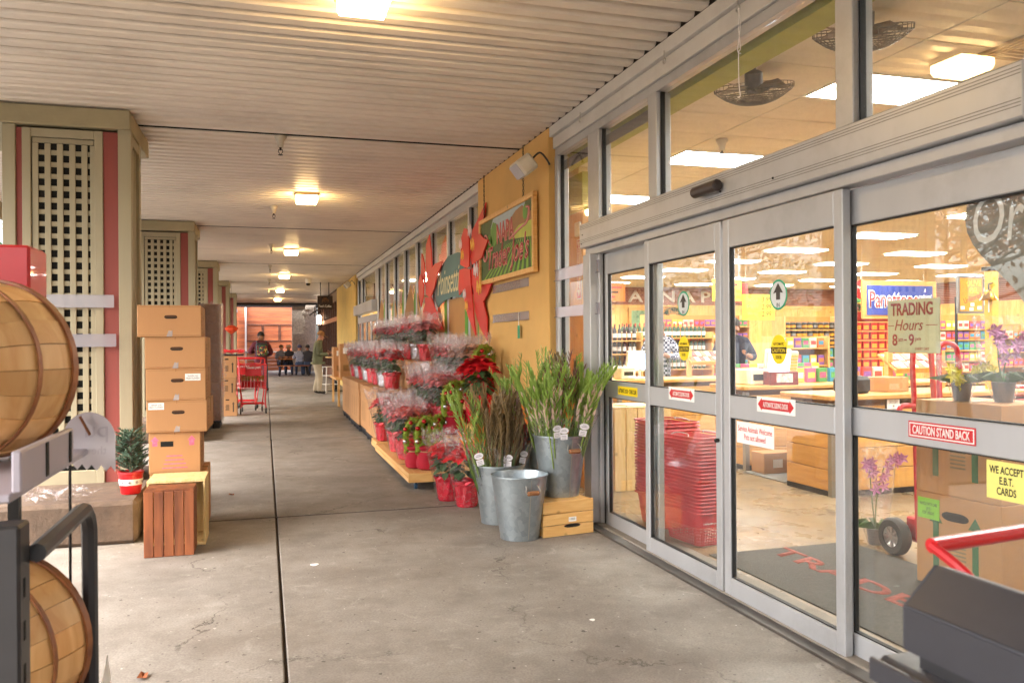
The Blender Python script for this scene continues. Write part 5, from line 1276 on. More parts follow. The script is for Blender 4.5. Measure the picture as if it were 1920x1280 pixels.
# ------------------------------------------------------------------ plants
M_BRACT = [mat('scarlet bracts', (0.62, 0.016, 0.026), rough=0.45, var=0.25, scale=9), mat('coral bracts', (0.72, 0.13, 0.13), rough=0.45, var=0.25, scale=9), mat('pink bracts', (0.74, 0.24, 0.26), rough=0.45, var=0.3, scale=9), mat('peach bracts', (0.72, 0.42, 0.28), rough=0.45, var=0.25, scale=9)]
M_PLEAF = mat('poinsettia leaf', (0.06, 0.125, 0.045), rough=0.45, var=0.35, scale=8)
M_FOIL = [mat('red foil', (0.62, 0.015, 0.035), rough=0.25, metal=0.35, var=0.2, scale=14, bump=0.9, bscale=45), mat('crimson foil', (0.7, 0.05, 0.07), rough=0.28, metal=0.3, var=0.2, scale=14, bump=0.9, bscale=45), mat('silver foil', (0.62, 0.62, 0.66), rough=0.2, metal=0.85, var=0.15, scale=14, bump=0.9, bscale=45)]
M_CELT = clear('crumpled film', tint=(0.97, 0.95, 0.96), base=0.07, rough=0.13, haze=0.04, haze_col=(1.0, 0.97, 0.98), bump=0.6, bscale=20, pw=4.5, crease_glint=20)
def pointed(mb, p, d, nrm, L, wd, mi=0, droop=0.2):
    """pointed leaf from p along d"""
    d = Vector(d).normalized(); nrm = Vector(nrm); t = d.cross(nrm).normalized(); nn = t.cross(d).normalized(); p = Vector(p)
    a = p + d * L * 0.35; b = p + d * L * 0.68 - nn * L * droop * 0.35; c = p + d * L - nn * L * droop
    mb.add([p, a + t * wd, a - t * wd, b + t * wd * 0.8, b - t * wd * 0.8, c, a - nn * wd * 0.25, b - nn * wd * 0.25],
           [(0, 1, 6), (0, 6, 2), (1, 3, 7, 6), (6, 7, 4, 2), (3, 5, 7), (7, 5, 4)], mi)
def poinsettia_parts(t, seed, bract, foil, wrapped=True, s=1.0):
    r = random.Random(seed)
    MB().lathe([(0.085, 0), (0.092, 0.02), (0.108, 0.17), (0.122, 0.195), (0.128, 0.22)], 22, cap1=False, wob=lambda a, j, z: 0.05 * math.sin(9 * a + j * 2) * (0.3 + j * 0.3) + 0.02 * math.sin(17 * a)).build('foil_pot', foil, t, False)
    lf = MB(); br = MB()
    MBs = lf
    MBs.lathe([(0.10, 0.17), (0.09, 0.18)], 12, cap0=False)
    for k in range(60):
        a = r.uniform(0, 2 * PI); z = r.uniform(0.24, 0.43); rr = r.uniform(0.03, 0.085)
        pointed(lf, (rr * math.cos(a), rr * math.sin(a), z), (math.cos(a), math.sin(a), r.uniform(-0.5, 0.25)), (0, 0, 1), r.uniform(0.075, 0.105), 0.032, droop=0.3)
    nh = 12
    for k in range(nh):
        a = 2 * PI * k / (nh - 1) + r.uniform(-.3, .3); rr = 0 if k == nh - 1 else r.uniform(0.07, 0.105)
        c = Vector((rr * math.cos(a), rr * math.sin(a), r.uniform(0.42, 0.49) + (0.04 if rr == 0 else 0)))
        up = Vector((c.x * 2.2, c.y * 2.2, 0.6)).normalized(); u = up.orthogonal().normalized(); w = up.cross(u)
        for ring, (n, L, el) in enumerate(((7, 0.118, 0.15), (5, 0.08, 0.6))):
            for j in range(n):
                b = 2 * PI * (j + 0.4 * ring) / n + r.uniform(-.2, .2); d = u * math.cos(b) + w * math.sin(b) + up * el
                pointed(br, c, d, up, L * r.uniform(0.85, 1.2), 0.033 * (1.1 if ring == 0 else 0.8), droop=0.25)
    lf.build('leaves', M_PLEAF, t)['kind'] = 'stuff'; br.build('bracts', bract, t)['kind'] = 'stuff'
    if wrapped:
        n = 30; prof = [(0.096, 0.0), (0.118, 0.12), (0.138, 0.23), (0.158, 0.33), (0.176, 0.42), (0.192, 0.50), (0.205, 0.56), (0.212, 0.62)]
        v = []; f = []; mm = []
        for j, (q, z) in enumerate(prof):
            amp = 0.012 + 0.011 * j
            for i in range(n):
                a = 2 * PI * i / n; k = q * (1 + amp * 1.3 * math.sin(5 * a + seed) + amp * r.uniform(-1, 1) * 0.9)
                zz = z + (r.uniform(-1, 1) * (0.006 + 0.006 * j) if j < 7 else r.uniform(-0.05, 0.05))
                v.append((k * math.cos(a), k * math.sin(a), zz))
        lo = MB(); hi = MB()
        for j in range(len(prof) - 1):
            for i in range(n):
                q = (j * n + i, j * n + (i + 1) % n, (j + 1) * n + (i + 1) % n, (j + 1) * n + i)
                tri = [(q[0], q[1], q[2]), (q[0], q[2], q[3])] if r.random() < .5 else [(q[0], q[1], q[3]), (q[1], q[2], q[3])]
                (lo if j < 5 else hi).f.extend(tri)
        # loose crumpled folds inside the mouth
        lo.v = v; hi.v = list(v); lo.m = [0] * len(lo.f); hi.m = [0] * len(hi.f)
        for k in range(12):
            a = r.uniform(0, 2 * PI); q = r.uniform(0.08, 0.19); z = r.uniform(0.5, 0.6); p = Vector((q * math.cos(a), q * math.sin(a), z))
            e = [Vector((r.gauss(0, 1), r.gauss(0, 1), r.gauss(0, .8))).normalized() * r.uniform(0.04, 0.09) for _ in range(4)]
            hi.add([p, p + e[0], p + e[0] * 0.4 + e[1], p + e[2] * 0.6], [(0, 1, 2), (0, 2, 3)])
        lo.build('sleeve', M_CELLO, t); hi.build('film_collar', M_CELT, t)['kind'] = 'stuff'
PROT = []
def proto(seed, b, f, lab, wrapped=True):
    t = thing('poinsettia', lab, 'poinsettia', (0, 0, -50), 0); poinsettia_parts(t, seed, M_BRACT[b], M_FOIL[f], wrapped); return t
NP = {}
def poins(kind, x, y, z, lab, s=1.0):
    b, f, w = {'red': (0, 0, True), 'coral': (1, 1, True), 'pink': (2, 1, True), 'peach': (3, 0, True), 'silver': (0, 2, True), 'bare': (0, 0, False)}[kind]
    if kind not in NP:
        o = thing('poinsettia', lab, 'poinsettia', (x, y, z), rnd.uniform(0, 6), 'poinsettias at the shop front'); o.scale = (s, s, s)
        poinsettia_parts(o, len(NP) * 7 + 3, M_BRACT[b], M_FOIL[f], w); NP[kind] = o
    else: o = copy_tree(NP[kind], (x, y, z), rnd.uniform(0, 6), lab, 'poinsettias at the shop front', scale=s)
    return o

# stepped pine dolly: two low decks and two tiers
M_DOL = wood('dolly pine', '#d39c58', '#e2b477', 'y', scale=1.2, rand=0.06)
def dolly(y0, y1, x0, x1, lab, tiers):
    t = thing('flower_dolly', lab, 'dolly', (x0, y0, 0), 0, 'stepped pine dollies')
    L, W = y1 - y0, x1 - x0
    n = 4
    for k in range(n): MB().box(W * k / n + 0.002, W * (k + 1) / n - 0.002, 0.03, L, 0.13, 0.168, c=0.003).build('deck_board', M_DOL, t)
    MB().box(0, W, 0, 0.028, 0.08, 0.17, c=0.003).build('front_board', PINE, t); MB().box(0, 0.028, 0.03, L, 0.08, 0.129, c=0.003).build('side_board', M_DOL, t)
    for x in (0.09, W - 0.09):
        for y in (0.12, L - 0.15):
            w = MB().lathe([(0.036, -0.013), (0.036, 0.013)], 14, M=Matrix.Translation((x, y, 0.036)) @ Matrix.Rotation(PI / 2, 4, 'Y')).build('caster', mat('blue caster', '#2c4a63', rough=0.5), t)
            MB().box(x - 0.018, x + 0.018, y - 0.015, y + 0.015, 0.05, 0.128).build('fork', M_ZINC, t)
    for (xa, xb, z, ya, yb) in tiers:
        for k in range(2): MB().box(xa + (xb - xa) * k / 2 + 0.002, xa + (xb - xa) * (k + 1) / 2 - 0.002, ya, yb, z - 0.03, z, c=0.003).build('tier_board', M_DOL, t)
        m = int((xb - xa) / 0.11)
        for k in range(m): MB().box(xa + (xb - xa) * k / m + 0.004, xa + (xb - xa) * (k + 1) / m - 0.004, ya + 0.004, ya + 0.022, 0.17, z - 0.031, c=0.002).build('tier_slat', PINEZ, t)
        for yy in (ya + 0.03, yb - 0.05):
            for xx in (xa + 0.01, xb - 0.05): MB().box(xx, xx + 0.04, yy, yy + 0.02, 0.169, z - 0.031).build('tier_leg', PINEZ, t)
        MB().box(xa, xa + 0.018, ya + 0.03, yb, 0.3, z - 0.032, c=0.002).build('tier_side', M_DOL, t)
    return t
dolly(8.0, 10.55, 1.33, 2.36, 'nearest stepped pine dolly carrying wrapped poinsettias, on blue casters', [(0.40, 0.70, 0.50, 0.12, 2.5), (0.705, 1.03, 0.86, 0.1, 2.5)])
dolly(10.62, 11.2, 1.36, 1.9, 'short pine dolly behind the nearest stepped one', [])
# wrapped plants by tier (x, y, z)
low = [('coral', 1.49, 9.05, 0.172), ('pink', 1.50, 9.72, 0.172), ('silver', 1.57, 10.2, 0.172), ('coral', 1.66, 9.38, 0.172), ('red', 1.49, 10.85, 0.172)]
names = ['coral poinsettia in cellophane, frontmost on the low deck of the pine dolly', 'pink wrapped poinsettia midway on the low deck of the pine dolly', 'silver potted wrapped poinsettia at the back of the low deck', 'coral wrapped poinsettia half hidden at the low deck centre', 'wrapped red poinsettia on the short rear dolly']
for (k, x, y, z), nme in zip(low, names): poins(k, x, y, z, nme, 1.08)
mid = [('pink', 1.90, 9.02, 0.505), ('coral', 1.9, 9.5, 0.505), ('silver', 1.9, 9.95, 0.505), ('pink', 1.9, 10.35, 0.505)]
names = ['large pink wrapped poinsettia in front on the middle tier', 'coral wrapped poinsettia second on the middle tier', 'silver foil poinsettia third on the middle tier', 'pink wrapped poinsettia last on the middle tier']
for (k, x, y, z), nme in zip(mid, names): poins(k, x, y, z, nme, 1.1)
top = [('peach', 2.21, 8.95, 0.865), ('peach', 2.2, 9.3, 0.865), ('coral', 2.2, 9.66, 0.865), ('red', 2.2, 10.0, 0.865), ('silver', 2.2, 10.36, 0.865)]
names = ['peach wrapped poinsettia in front on the top tier', 'second peach wrapped poinsettia on the top tier', 'coral wrapped poinsettia in the middle of the top tier', 'red wrapped poinsettia fourth on the top tier', 'silver potted poinsettia last on the top tier']
for (k, x, y, z), nme in zip(top, names): poins(k, x, y, z, nme, 1.06)
poins('bare', 2.05, 8.03 + 0.02, 0.865 - 0.22, 'big unwrapped scarlet poinsettia beside the tall gladiolus bucket', 1.25)
st_ = thing('pine_stand', 'small pine stand under the big scarlet poinsettia', 'stand', (2.05, 7.82, 0))
MB().box(-0.16, 0.16, -0.15, 0.15, 0.60, 0.643, c=0.004).build('top', PINE, st_)
for sx in (-1, 1):
    for sy in (-1, 1): MB().box(sx * 0.14 - 0.02, sx * 0.14 + 0.02, sy * 0.13 - 0.02, sy * 0.13 + 0.02, 0, 0.60, c=0.003).build('leg', PINEZ, st_)
poins('red', 1.70, 7.12, 0.002, 'red poinsettia in clear film standing on the concrete beside the buckets', 1.05)
poins('red', 1.60, 7.45, 0.002, 'second red poinsettia on the concrete, half hidden behind the first', 1.02)

# cartons of poinsettias on black pallets
M_PAL = mat('black pallet', '#1d1d20', rough=0.7, var=0.2)
M_PRT = mat('brown carton print', '#8f6a3f', rough=0.8, var=0.2)
def floor_box(x0, x1, y0, y1, z0, z1, lab, pallet, group='poinsettia cartons'):
    t = thing('display_carton', lab, 'carton', ((x0 + x1) / 2, (y0 + y1) / 2, 0 if pallet else z0), 0, group)
    w, l = (x1 - x0) / 2, (y1 - y0) / 2; zb = z0 if pallet else 0; zt = zb + (z1 - z0)
    MB().box(-w, w, -l, l, zb, zt - 0.12, c=0.005).build('box', CARD, t)
    MB().box(-w - 0.006, w + 0.006, -l - 0.006, l + 0.006, zt - 0.119, zt, c=0.004).build('tray_rim', CARD, t)
    for k in range(3): MB().box(-w - 0.0012, -w - 0.0002, -l * 0.5 + l * 0.4 * k, -l * 0.5 + l * 0.4 * k + 0.03, zb + 0.12, zt - 0.25).build('side_print', M_PRT, t)
    if pallet:
        mb = MB()
        for k in range(4):
            yy = -l + 0.02 + (2 * l - 0.16) * k / 3
            mb.lathe([(0.045, 0.002), (0.06, 0.08)], 10, M=Matrix.Translation((-w + 0.06, yy + 0.06, 0))); mb.lathe([(0.045, 0.002), (0.06, 0.08)], 10, M=Matrix.Translation((w - 0.08, yy + 0.06, 0)))
        mb.box(-w, w, -l, l, 0.08, z0 - 0.002); mb.build('pallet', M_PAL, t)
    return t
yb = [11.25, 12.65, 13.55, 15.05, 16.8]
nm = ['nearest', 'second', 'third', 'farthest']
for k in range(4):
    floor_box(1.45 + 0.025 * (k % 2), 1.92, yb[k] + 0.05, yb[k + 1] - 0.05, 0.11, 0.80 - 0.02 * (k % 2), '%s tall carton on a black pallet along the walkway side of the display' % nm[k], True)
    floor_box(1.96, 2.42, yb[k] + 0.03, yb[k + 1] - 0.03, 0.11, 1.18, '%s of the higher cartons standing against the shop windows' % nm[k], True)
kinds = ['red', 'silver', 'red', 'pink', 'silver', 'red', 'silver', 'red']
for k in range(8):
    y = 11.45 + 0.66 * k
    poins(kinds[k], 1.68, y, 0.803, '%s wrapped poinsettia from the front on the walkway-side cartons' % ords[k], 1.05)
    poins(kinds[(k + 3) % 8], 2.19, y + 0.1, 1.183, '%s wrapped poinsettia from the front on the higher cartons' % ords[k], 1.08)

# ornament trees in red sacks
M_SACK = mat('red felt sack', (0.42, 0.012, 0.03), rough=0.9, var=0.15, scale=12, bump=0.4, bscale=160)
M_MOSS = mat('bright moss', (0.24, 0.33, 0.03), rough=0.7, var=0.35, scale=10); M_MOSR = mat('rust moss', (0.4, 0.12, 0.03), rough=0.7, var=0.3)
M_BAUB = mat('red bauble', (0.45, 0.02, 0.02), rough=0.12, metal=0.6, var=0.05); M_BAUS = mat('silver bauble', (0.6, 0.6, 0.6), rough=0.1, metal=0.9)
def moss_tree():
    t = thing('moss_topiary', 'x', 'topiary', (0, 0, 0), 0, 'moss topiaries in red sacks')
    MB().lathe([(0.06, 0), (0.085, 0.015), (0.092, 0.06), (0.082, 0.12), (0.055, 0.15), (0.075, 0.18), (0.07, 0.19)], 18, wob=lambda a, j, z: 0.06 * math.sin(4 * a + j) + 0.04 * math.sin(7 * a)).build('sack', M_SACK, t, True)
    MB().tube([(0.06 * math.cos(a * PI / 6), 0.06 * math.sin(a * PI / 6), 0.15) for a in range(12)], 0.005, 5, closed=True).build('tie', mat('tan cord', '#b59a6a', rough=0.8), t)
    path = smooth_pts([(-0.075, 0, 0.15), (-0.085, 0.01, 0.28), (-0.06, 0, 0.38), (0.0, -0.01, 0.425), (0.06, 0, 0.38), (0.08, 0.01, 0.27), (0.07, 0, 0.16)], 5)
    mb = MB(); mr = MB(); mb.tube(path, 0.024, 7)
    for p in path:
        for k in range(26):
            d = Vector((rnd.gauss(0, 1), rnd.gauss(0, 1), rnd.gauss(0, 1))).normalized(); q = Vector(p) + d * rnd.uniform(0.02, 0.034)
            leaf_cloud(mr if rnd.random() < 0.1 else mb, q, (0.006, 0.006, 0.006), 1, 0.013)
    mb.build('moss', M_MOSS, t)['kind'] = 'stuff'; mr.build('berries', M_MOSR, t)['kind'] = 'stuff'
    for k in range(6):
        p = path[(k * 5 + 4) % len(path)]; MB().ball(Vector(p) + Vector((rnd.uniform(-.02, .02), -0.035, -0.02)), 0.02, 10).build('bauble', M_BAUB if k % 3 else M_BAUS, t, True)
    return t
mt0 = moss_tree()
spots = [(1.56, 8.22, 0.172, 'front moss topiary in a red sack at the corner of the low deck'), (1.68, 8.30, 0.172, 'moss topiary in a red sack beside the front corner one'), (1.46, 8.36, 0.172, 'moss topiary in a red sack on the walkway side of the low deck'),
         (1.85, 8.35, 0.505, 'moss topiary in a red sack in front on the middle tier'), (1.98, 8.5, 0.505, 'second moss topiary in a red sack on the middle tier'),
         (2.18, 8.42, 0.865, 'moss topiary in a red sack in front on the top tier'), (2.26, 8.62, 0.865, 'moss topiary in a red sack behind it on the top tier')]
for i, (x, y, z, lab) in enumerate(spots):
    o = mt0 if i == 0 else copy_tree(mt0)
    o.location = (x, y, z); o.rotation_euler = (0, 0, rnd.uniform(-0.6, 0.6)); o['label'] = lab
    s = rnd.uniform(1.12, 1.26); o.scale = (s, s, s)

# ------------------------------------------------------------------ galvanised buckets with gladioli, pine crate
def galv():
    m, n, l = nodes_of('galvanised steel')
    o = n.new('ShaderNodeOutputMaterial'); b = n.new('ShaderNodeBsdfPrincipled'); l.new(b.outputs[0], o.inputs['Surface'])
    tc = n.new('ShaderNodeTexCoord'); v = n.new('ShaderNodeTexVoronoi'); v.inputs['Scale'].default_value = 28
    l.new(tc.outputs['Object'], v.inputs['Vector'])
    nz = n.new('ShaderNodeTexNoise'); nz.inputs['Scale'].default_value = 5; nz.inputs['Detail'].default_value = 6; l.new(tc.outputs['Object'], nz.inputs['Vector'])
    m1 = n.new('ShaderNodeMix'); m1.data_type = 'RGBA'; m1.inputs[6].default_value = S('#929ca1') + (1,); m1.inputs[7].default_value = S('#a9b3b8') + (1,)
    l.new(v.outputs['Color'], m1.inputs[0])
    m2 = n.new('ShaderNodeMix'); m2.data_type = 'RGBA'; m2.blend_type = 'MULTIPLY'; m2.inputs[0].default_value = 0.5
    l.new(m1.outputs[2], m2.inputs[6]); l.new(nz.outputs[1], m2.inputs[7]); l.new(m1.outputs[2], b.inputs['Base Color'])
    b.inputs['Metallic'].default_value = 0.8
    mr = n.new('ShaderNodeMapRange'); mr.inputs[3].default_value = 0.22; mr.inputs[4].default_value = 0.48; l.new(nz.outputs[0], mr.inputs[0]); l.new(mr.outputs[0], b.inputs['Roughness'])
    return m
M_GALV = galv()
M_GRIP = mat('wooden grip', '#8a5a34', rough=0.5, var=0.15)
def bucket(x, y, z, rz, lab):
    t = thing('galvanised_bucket', lab, 'bucket', (x, y, z), rz, 'galvanised flower buckets')
    MB().lathe([(0.001, 0.012), (0.138, 0.012), (0.140, 0.0), (0.146, 0.0), (0.147, 0.02), (0.206, 0.455), (0.213, 0.458), (0.213, 0.468), (0.204, 0.468), (0.198, 0.45), (0.139, 0.03), (0.001, 0.03)], 48, cap0=False, cap1=False).build('body', M_GALV, t, True, angle=30)
    MB().box(-0.003, 0.003, -0.002, 0.002, 0, 0.44, M=Matrix.Translation((0, -0.1475, 0.01)) @ Matrix.Rotation(R(7.9), 4, 'X')).build('seam', M_ZINC, t)
    mb = MB(); mb.tube(smooth_pts([(-0.045, -0.2, 0.41), (-0.05, -0.225, 0.40), (-0.05, -0.235, 0.36), (0.05, -0.235, 0.36), (0.05, -0.225, 0.40), (0.045, -0.2, 0.41)], 4), 0.0035, 6)
    mb.build('bail', M_ZINC, t, True)
    MB().tube([(-0.046, -0.235, 0.36), (-0.04, -0.235, 0.36), (0.04, -0.235, 0.36), (0.046, -0.235, 0.36)], [0.011, 0.017, 0.017, 0.011], 12).build('grip', M_GRIP, t, True)
    return t
b0 = bucket(1.80, 5.86, 0.002, R(8), 'empty galvanised bucket with a wooden grip in front of the flower buckets')
copy_tree(b0, (1.80, 6.42, 0.002), R(60), 'galvanised bucket of budding gladioli behind the empty bucket')
copy_tree(b0, (2.19, 6.05, 0.262), R(8), 'tall galvanised bucket of green gladioli raised on the pine crate')
copy_tree(b0, (2.22, 6.62, 0.262), R(-50), 'galvanised bucket in the shade behind the raised one')
def crate(x0, x1, y0, y1, h, lab, hand=True):
    t = thing('pine_crate', lab, 'crate', ((x0 + x1) / 2, y0, 0.002), R(9) if hand else 0, 'pine crates by the door')
    w, d = (x1 - x0) / 2, y1 - y0
    for sgn in (0, 1):
        yy = 0 if sgn == 0 else d - 0.018
        for a, b in ((0.0, h * 0.31), (h * 0.33, h * 0.64), (h * 0.66, h)): MB().box(-w + 0.0, w, yy, yy + 0.018, a, b, c=0.002).build('end_board', PINE, t)
    for s_ in (-1, 1):
        for k in range(4):
            xx = sorted((s_ * w, s_ * (w - 0.012)))
            MB().box(xx[0], xx[1], 0.02, d - 0.02, h * k / 4 + 0.006, h * (k + 1) / 4 - 0.006, c=0.002).build('side_slat', wood('pine along y', '#d8a35c', '#e7bb78', 'y', rand=0.08), t)
    for k in range(3): MB().box(-w + 0.014 + (2 * w - 0.03) * k / 3, -w + 0.01 + (2 * w - 0.03) * (k + 1) / 3, 0.02, d - 0.02, h - 0.014, h - 0.001, c=0.002).build('top_slat', wood('pine along y', '#d8a35c', '#e7bb78', 'y'), t)
    if hand:
        MB().prism([(0.05 * math.cos(a * PI / 8) + (0.02 if math.cos(a * PI / 8) > 0 else -0.02), 0.013 * math.sin(a * PI / 8)) for a in range(16)], 0, 0.001, 'z', M=frame('S', 0.03, -0.0002, 0.07)).build('hand_hole', BLACK, t)
        o = MB().box(0.0, 0.065, -0.0015, -0.0003, 0.1, 0.135).build('label', PAPER, t)
        text('1302', INK, o, frame('S', 0.032, -0.0016, 0.12), width=0.045, height=0.014, depth=0.0004)
    return t
crate(1.95, 2.38, 5.80, 6.27, 0.258, 'pale pine slatted crate under the raised flower bucket by the doors')
crate(2.0, 2.42, 6.40, 6.84, 0.258, 'second pine crate hidden in the shade behind the first', False)

# gladiolus bundles
M_GLG = mat('gladiolus green', (0.23, 0.34, 0.06), rough=0.5, var=0.4, scale=6); M_GLB = mat('olive bud', (0.20, 0.135, 0.06), rough=0.5, var=0.45, scale=6); M_GLP = mat('purple bud', (0.19, 0.10, 0.085), rough=0.5, var=0.35, scale=6)
M_GLL = mat('sheath leaf', (0.17, 0.25, 0.09), rough=0.5, var=0.3, scale=6)
M_TIP = [mat('orange tip', (0.75, 0.20, 0.04), rough=0.5), mat('magenta tip', (0.45, 0.04, 0.35), rough=0.5), mat('red tip', (0.55, 0.03, 0.03), rough=0.5), mat('pale pink tip', (0.7, 0.5, 0.42), rough=0.5)]
M_TAGM = mat('white flower tag', '#e9e6ea', rough=0.6, var=0.04)
def bundle(seed, m, tip, L=0.95, n=12):
    r = random.Random(seed)
    t = thing('gladiolus_bundle', 'x', 'flowers', (0, 0, 0), 0, 'gladiolus bundles')
    st = MB(); tp = MB(); lf = MB()
    for k in range(n):
        a = r.uniform(0, 2 * PI); q = r.uniform(0, 1) ** 0.6
        e = Vector((0.125 * q * math.cos(a), 0.125 * q * math.sin(a), L * r.uniform(0.82, 1.08))); bx = Vector((0.03 * q * math.cos(a), 0.03 * q * math.sin(a), 0))
        pts = smooth_pts([bx, bx.lerp(e, 0.4) + Vector((r.uniform(-.025, .025), r.uniform(-.025, .025), 0)), bx.lerp(e, 0.75) + Vector((r.uniform(-.02, .02), r.uniform(-.02, .02), 0)), e + Vector((r.uniform(-.085, .085), r.uniform(-.085, .085), r.uniform(-.06, .02)))], 5)
        st.tube(pts, [0.0065 - 0.0003 * i for i in range(len(pts))], 5)
        az = r.uniform(0, PI)
        for j in range(22):
            f = 0.44 + 0.56 * j / 22; i = f * (len(pts) - 1); p = pts[int(i)].lerp(pts[min(int(i) + 1, len(pts) - 1)], i - int(i))
            dr_ = (e - bx).normalized(); sd = Vector((math.cos(az), math.sin(az), 0)) * (1 if j % 2 else -1)
            pointed(tp if (tip is not None and f < 0.72 and r.random() < 0.35) else st, p, dr_ + sd * 0.28, sd, 0.095 * (1.15 - 0.6 * f), 0.0095 * (1.2 - 0.4 * f), droop=-0.1)
        if k % 2 == 0: 
            pointed(lf, bx + Vector((0, 0, 0.05)), e * 0.9 + Vector((r.uniform(-.1, .1), r.uniform(-.1, .1), 0)), Vector((math.cos(a), math.sin(a), 0.1)), L * r.uniform(0.45, 0.72), 0.019, droop=0.10)
    st.build('stems', m, t)['kind'] = 'stuff'; lf.build('sheath_leaves', M_GLL, t)['kind'] = 'stuff'
    if tp.v: tp.build('petal_tips', M_TIP[tip], t)['kind'] = 'stuff'
    MB().lathe([(0.025, 0.02), (0.04, 0.25), (0.07, 0.45), (0.105, 0.62)], 16, cap0=False, cap1=False, wob=lambda a, j, z: 0.08 * math.sin(3 * a + seed) + 0.04 * math.sin(8 * a)).build('sleeve', M_CELLO, t)
    tg_ = MB(); 
    tg_.lathe([(1, 0), (1, 0.001)], 20, M=frame('S', 0.0, -0.088, 0.52) @ Matrix.Diagonal((0.036, 0.025, 1, 1)))
    tg_.box(-0.028, 0.028, -0.084, -0.0825, 0.445, 0.49); tg_.build('tag', M_TAGM, t)
    pr_ = MB(); pr_.box(-0.022, 0.022, -0.0902, -0.0895, 0.515, 0.519); pr_.box(-0.015, 0.015, -0.0902, -0.0895, 0.526, 0.529)
    for k in range(3): pr_.box(-0.02, 0.016, -0.0848, -0.0842, 0.452 + 0.011 * k, 0.455 + 0.011 * k)
    pr_.build('tag_print', mat('grey print', '#8d8a92', rough=0.6), t)['kind'] = 'stuff'
    return t
G = [bundle(1, M_GLG, 3, 1.0, 17), bundle(2, M_GLB, None, 0.98, 22), bundle(3, M_GLG, 0, 0.98, 14), bundle(4, M_GLP, 2, 0.96, 15)]
plan = [(0, 2.10, 5.93, 0.31, -8, -10, 'green gladiolus bundle at the left front of the raised bucket'), (2, 2.20, 5.90, 0.31, -2, -12, 'orange tipped gladiolus bundle at the front centre of the raised bucket'), (0, 2.27, 5.95, 0.31, 10, -10, 'green gladiolus bundle at the right front of the raised bucket'),
        (0, 2.14, 6.05, 0.31, -12, 0, 'green gladiolus bundle leaning left in the raised bucket'), (3, 2.2, 6.08, 0.31, 2, 2, 'purple brown gladiolus bundle in the middle of the raised bucket'), (0, 2.28, 6.1, 0.31, 12, 2, 'green gladiolus bundle leaning right in the raised bucket'), (1, 2.22, 6.15, 0.31, 4, 8, 'olive gladiolus bundle at the back of the raised bucket'), (2, 2.12, 6.15, 0.31, -9, 8, 'orange tipped gladiolus bundle at the back left of the raised bucket'),
        (2, 1.68, 6.33, 0.05, -12, -6, 'orange tipped gladiolus bundle at the left of the low bucket'), (1, 1.75, 6.3, 0.05, -4, -8, 'olive budded gladiolus bundle at the front left of the low bucket'), (1, 1.84, 6.3, 0.05, 3, -8, 'olive budded gladiolus bundle at the front of the low bucket'), (3, 1.91, 6.36, 0.05, 9, -4, 'purple budded gladiolus bundle at the right of the low bucket'), (1, 1.78, 6.47, 0.05, -5, 6, 'olive gladiolus bundle at the back left of the low bucket'), (1, 1.87, 6.48, 0.05, 5, 6, 'olive gladiolus bundle at the back of the low bucket'),
        (0, 2.16, 6.55, 0.31, -14, -3, 'green gladiolus bundle leaning from the shaded bucket'), (2, 2.26, 6.66, 0.31, 3, 3, 'gladiolus bundle standing in the shaded bucket')]
seen = set()
for (g, x, y, z, ry, rx, lab) in plan:
    o = G[g] if g not in seen else copy_tree(G[g]); seen.add(g)
    bx_, by_ = ((1.80, 6.42) if z < 0.2 else (2.22, 6.62) if y > 6.4 else (2.19, 6.05))
    x, y = bx_ + (x - bx_) * 0.5, by_ + (y - by_) * 0.45
    o.location = (x, y, z); o.rotation_euler = (R(rx) * -0.95, R(ry) * 1.2, rnd.uniform(-0.5, 0.5)); o['label'] = lab
    s = rnd.uniform(0.94, 1.04); o.scale = (s, s, s)
bg_ = thing('plastic_bag', 'crumpled clear bag tied among the gladioli', 'bag', (2.02, 6.12, 0.98)); mb = MB()
rr = random.Random(5)
mb.lathe([(0.01, 0.06), (0.035, 0.05), (0.05, 0.0), (0.045, -0.06), (0.02, -0.085)], 12, wob=lambda a, j, z: rr.uniform(-0.25, 0.25)); mb.build('film', M_CELT, bg_)
MB().tube([(0, 0, 0.06), (0.01, 0, 0.1)], 0.004, 5).build('knot', PAPER, bg_)

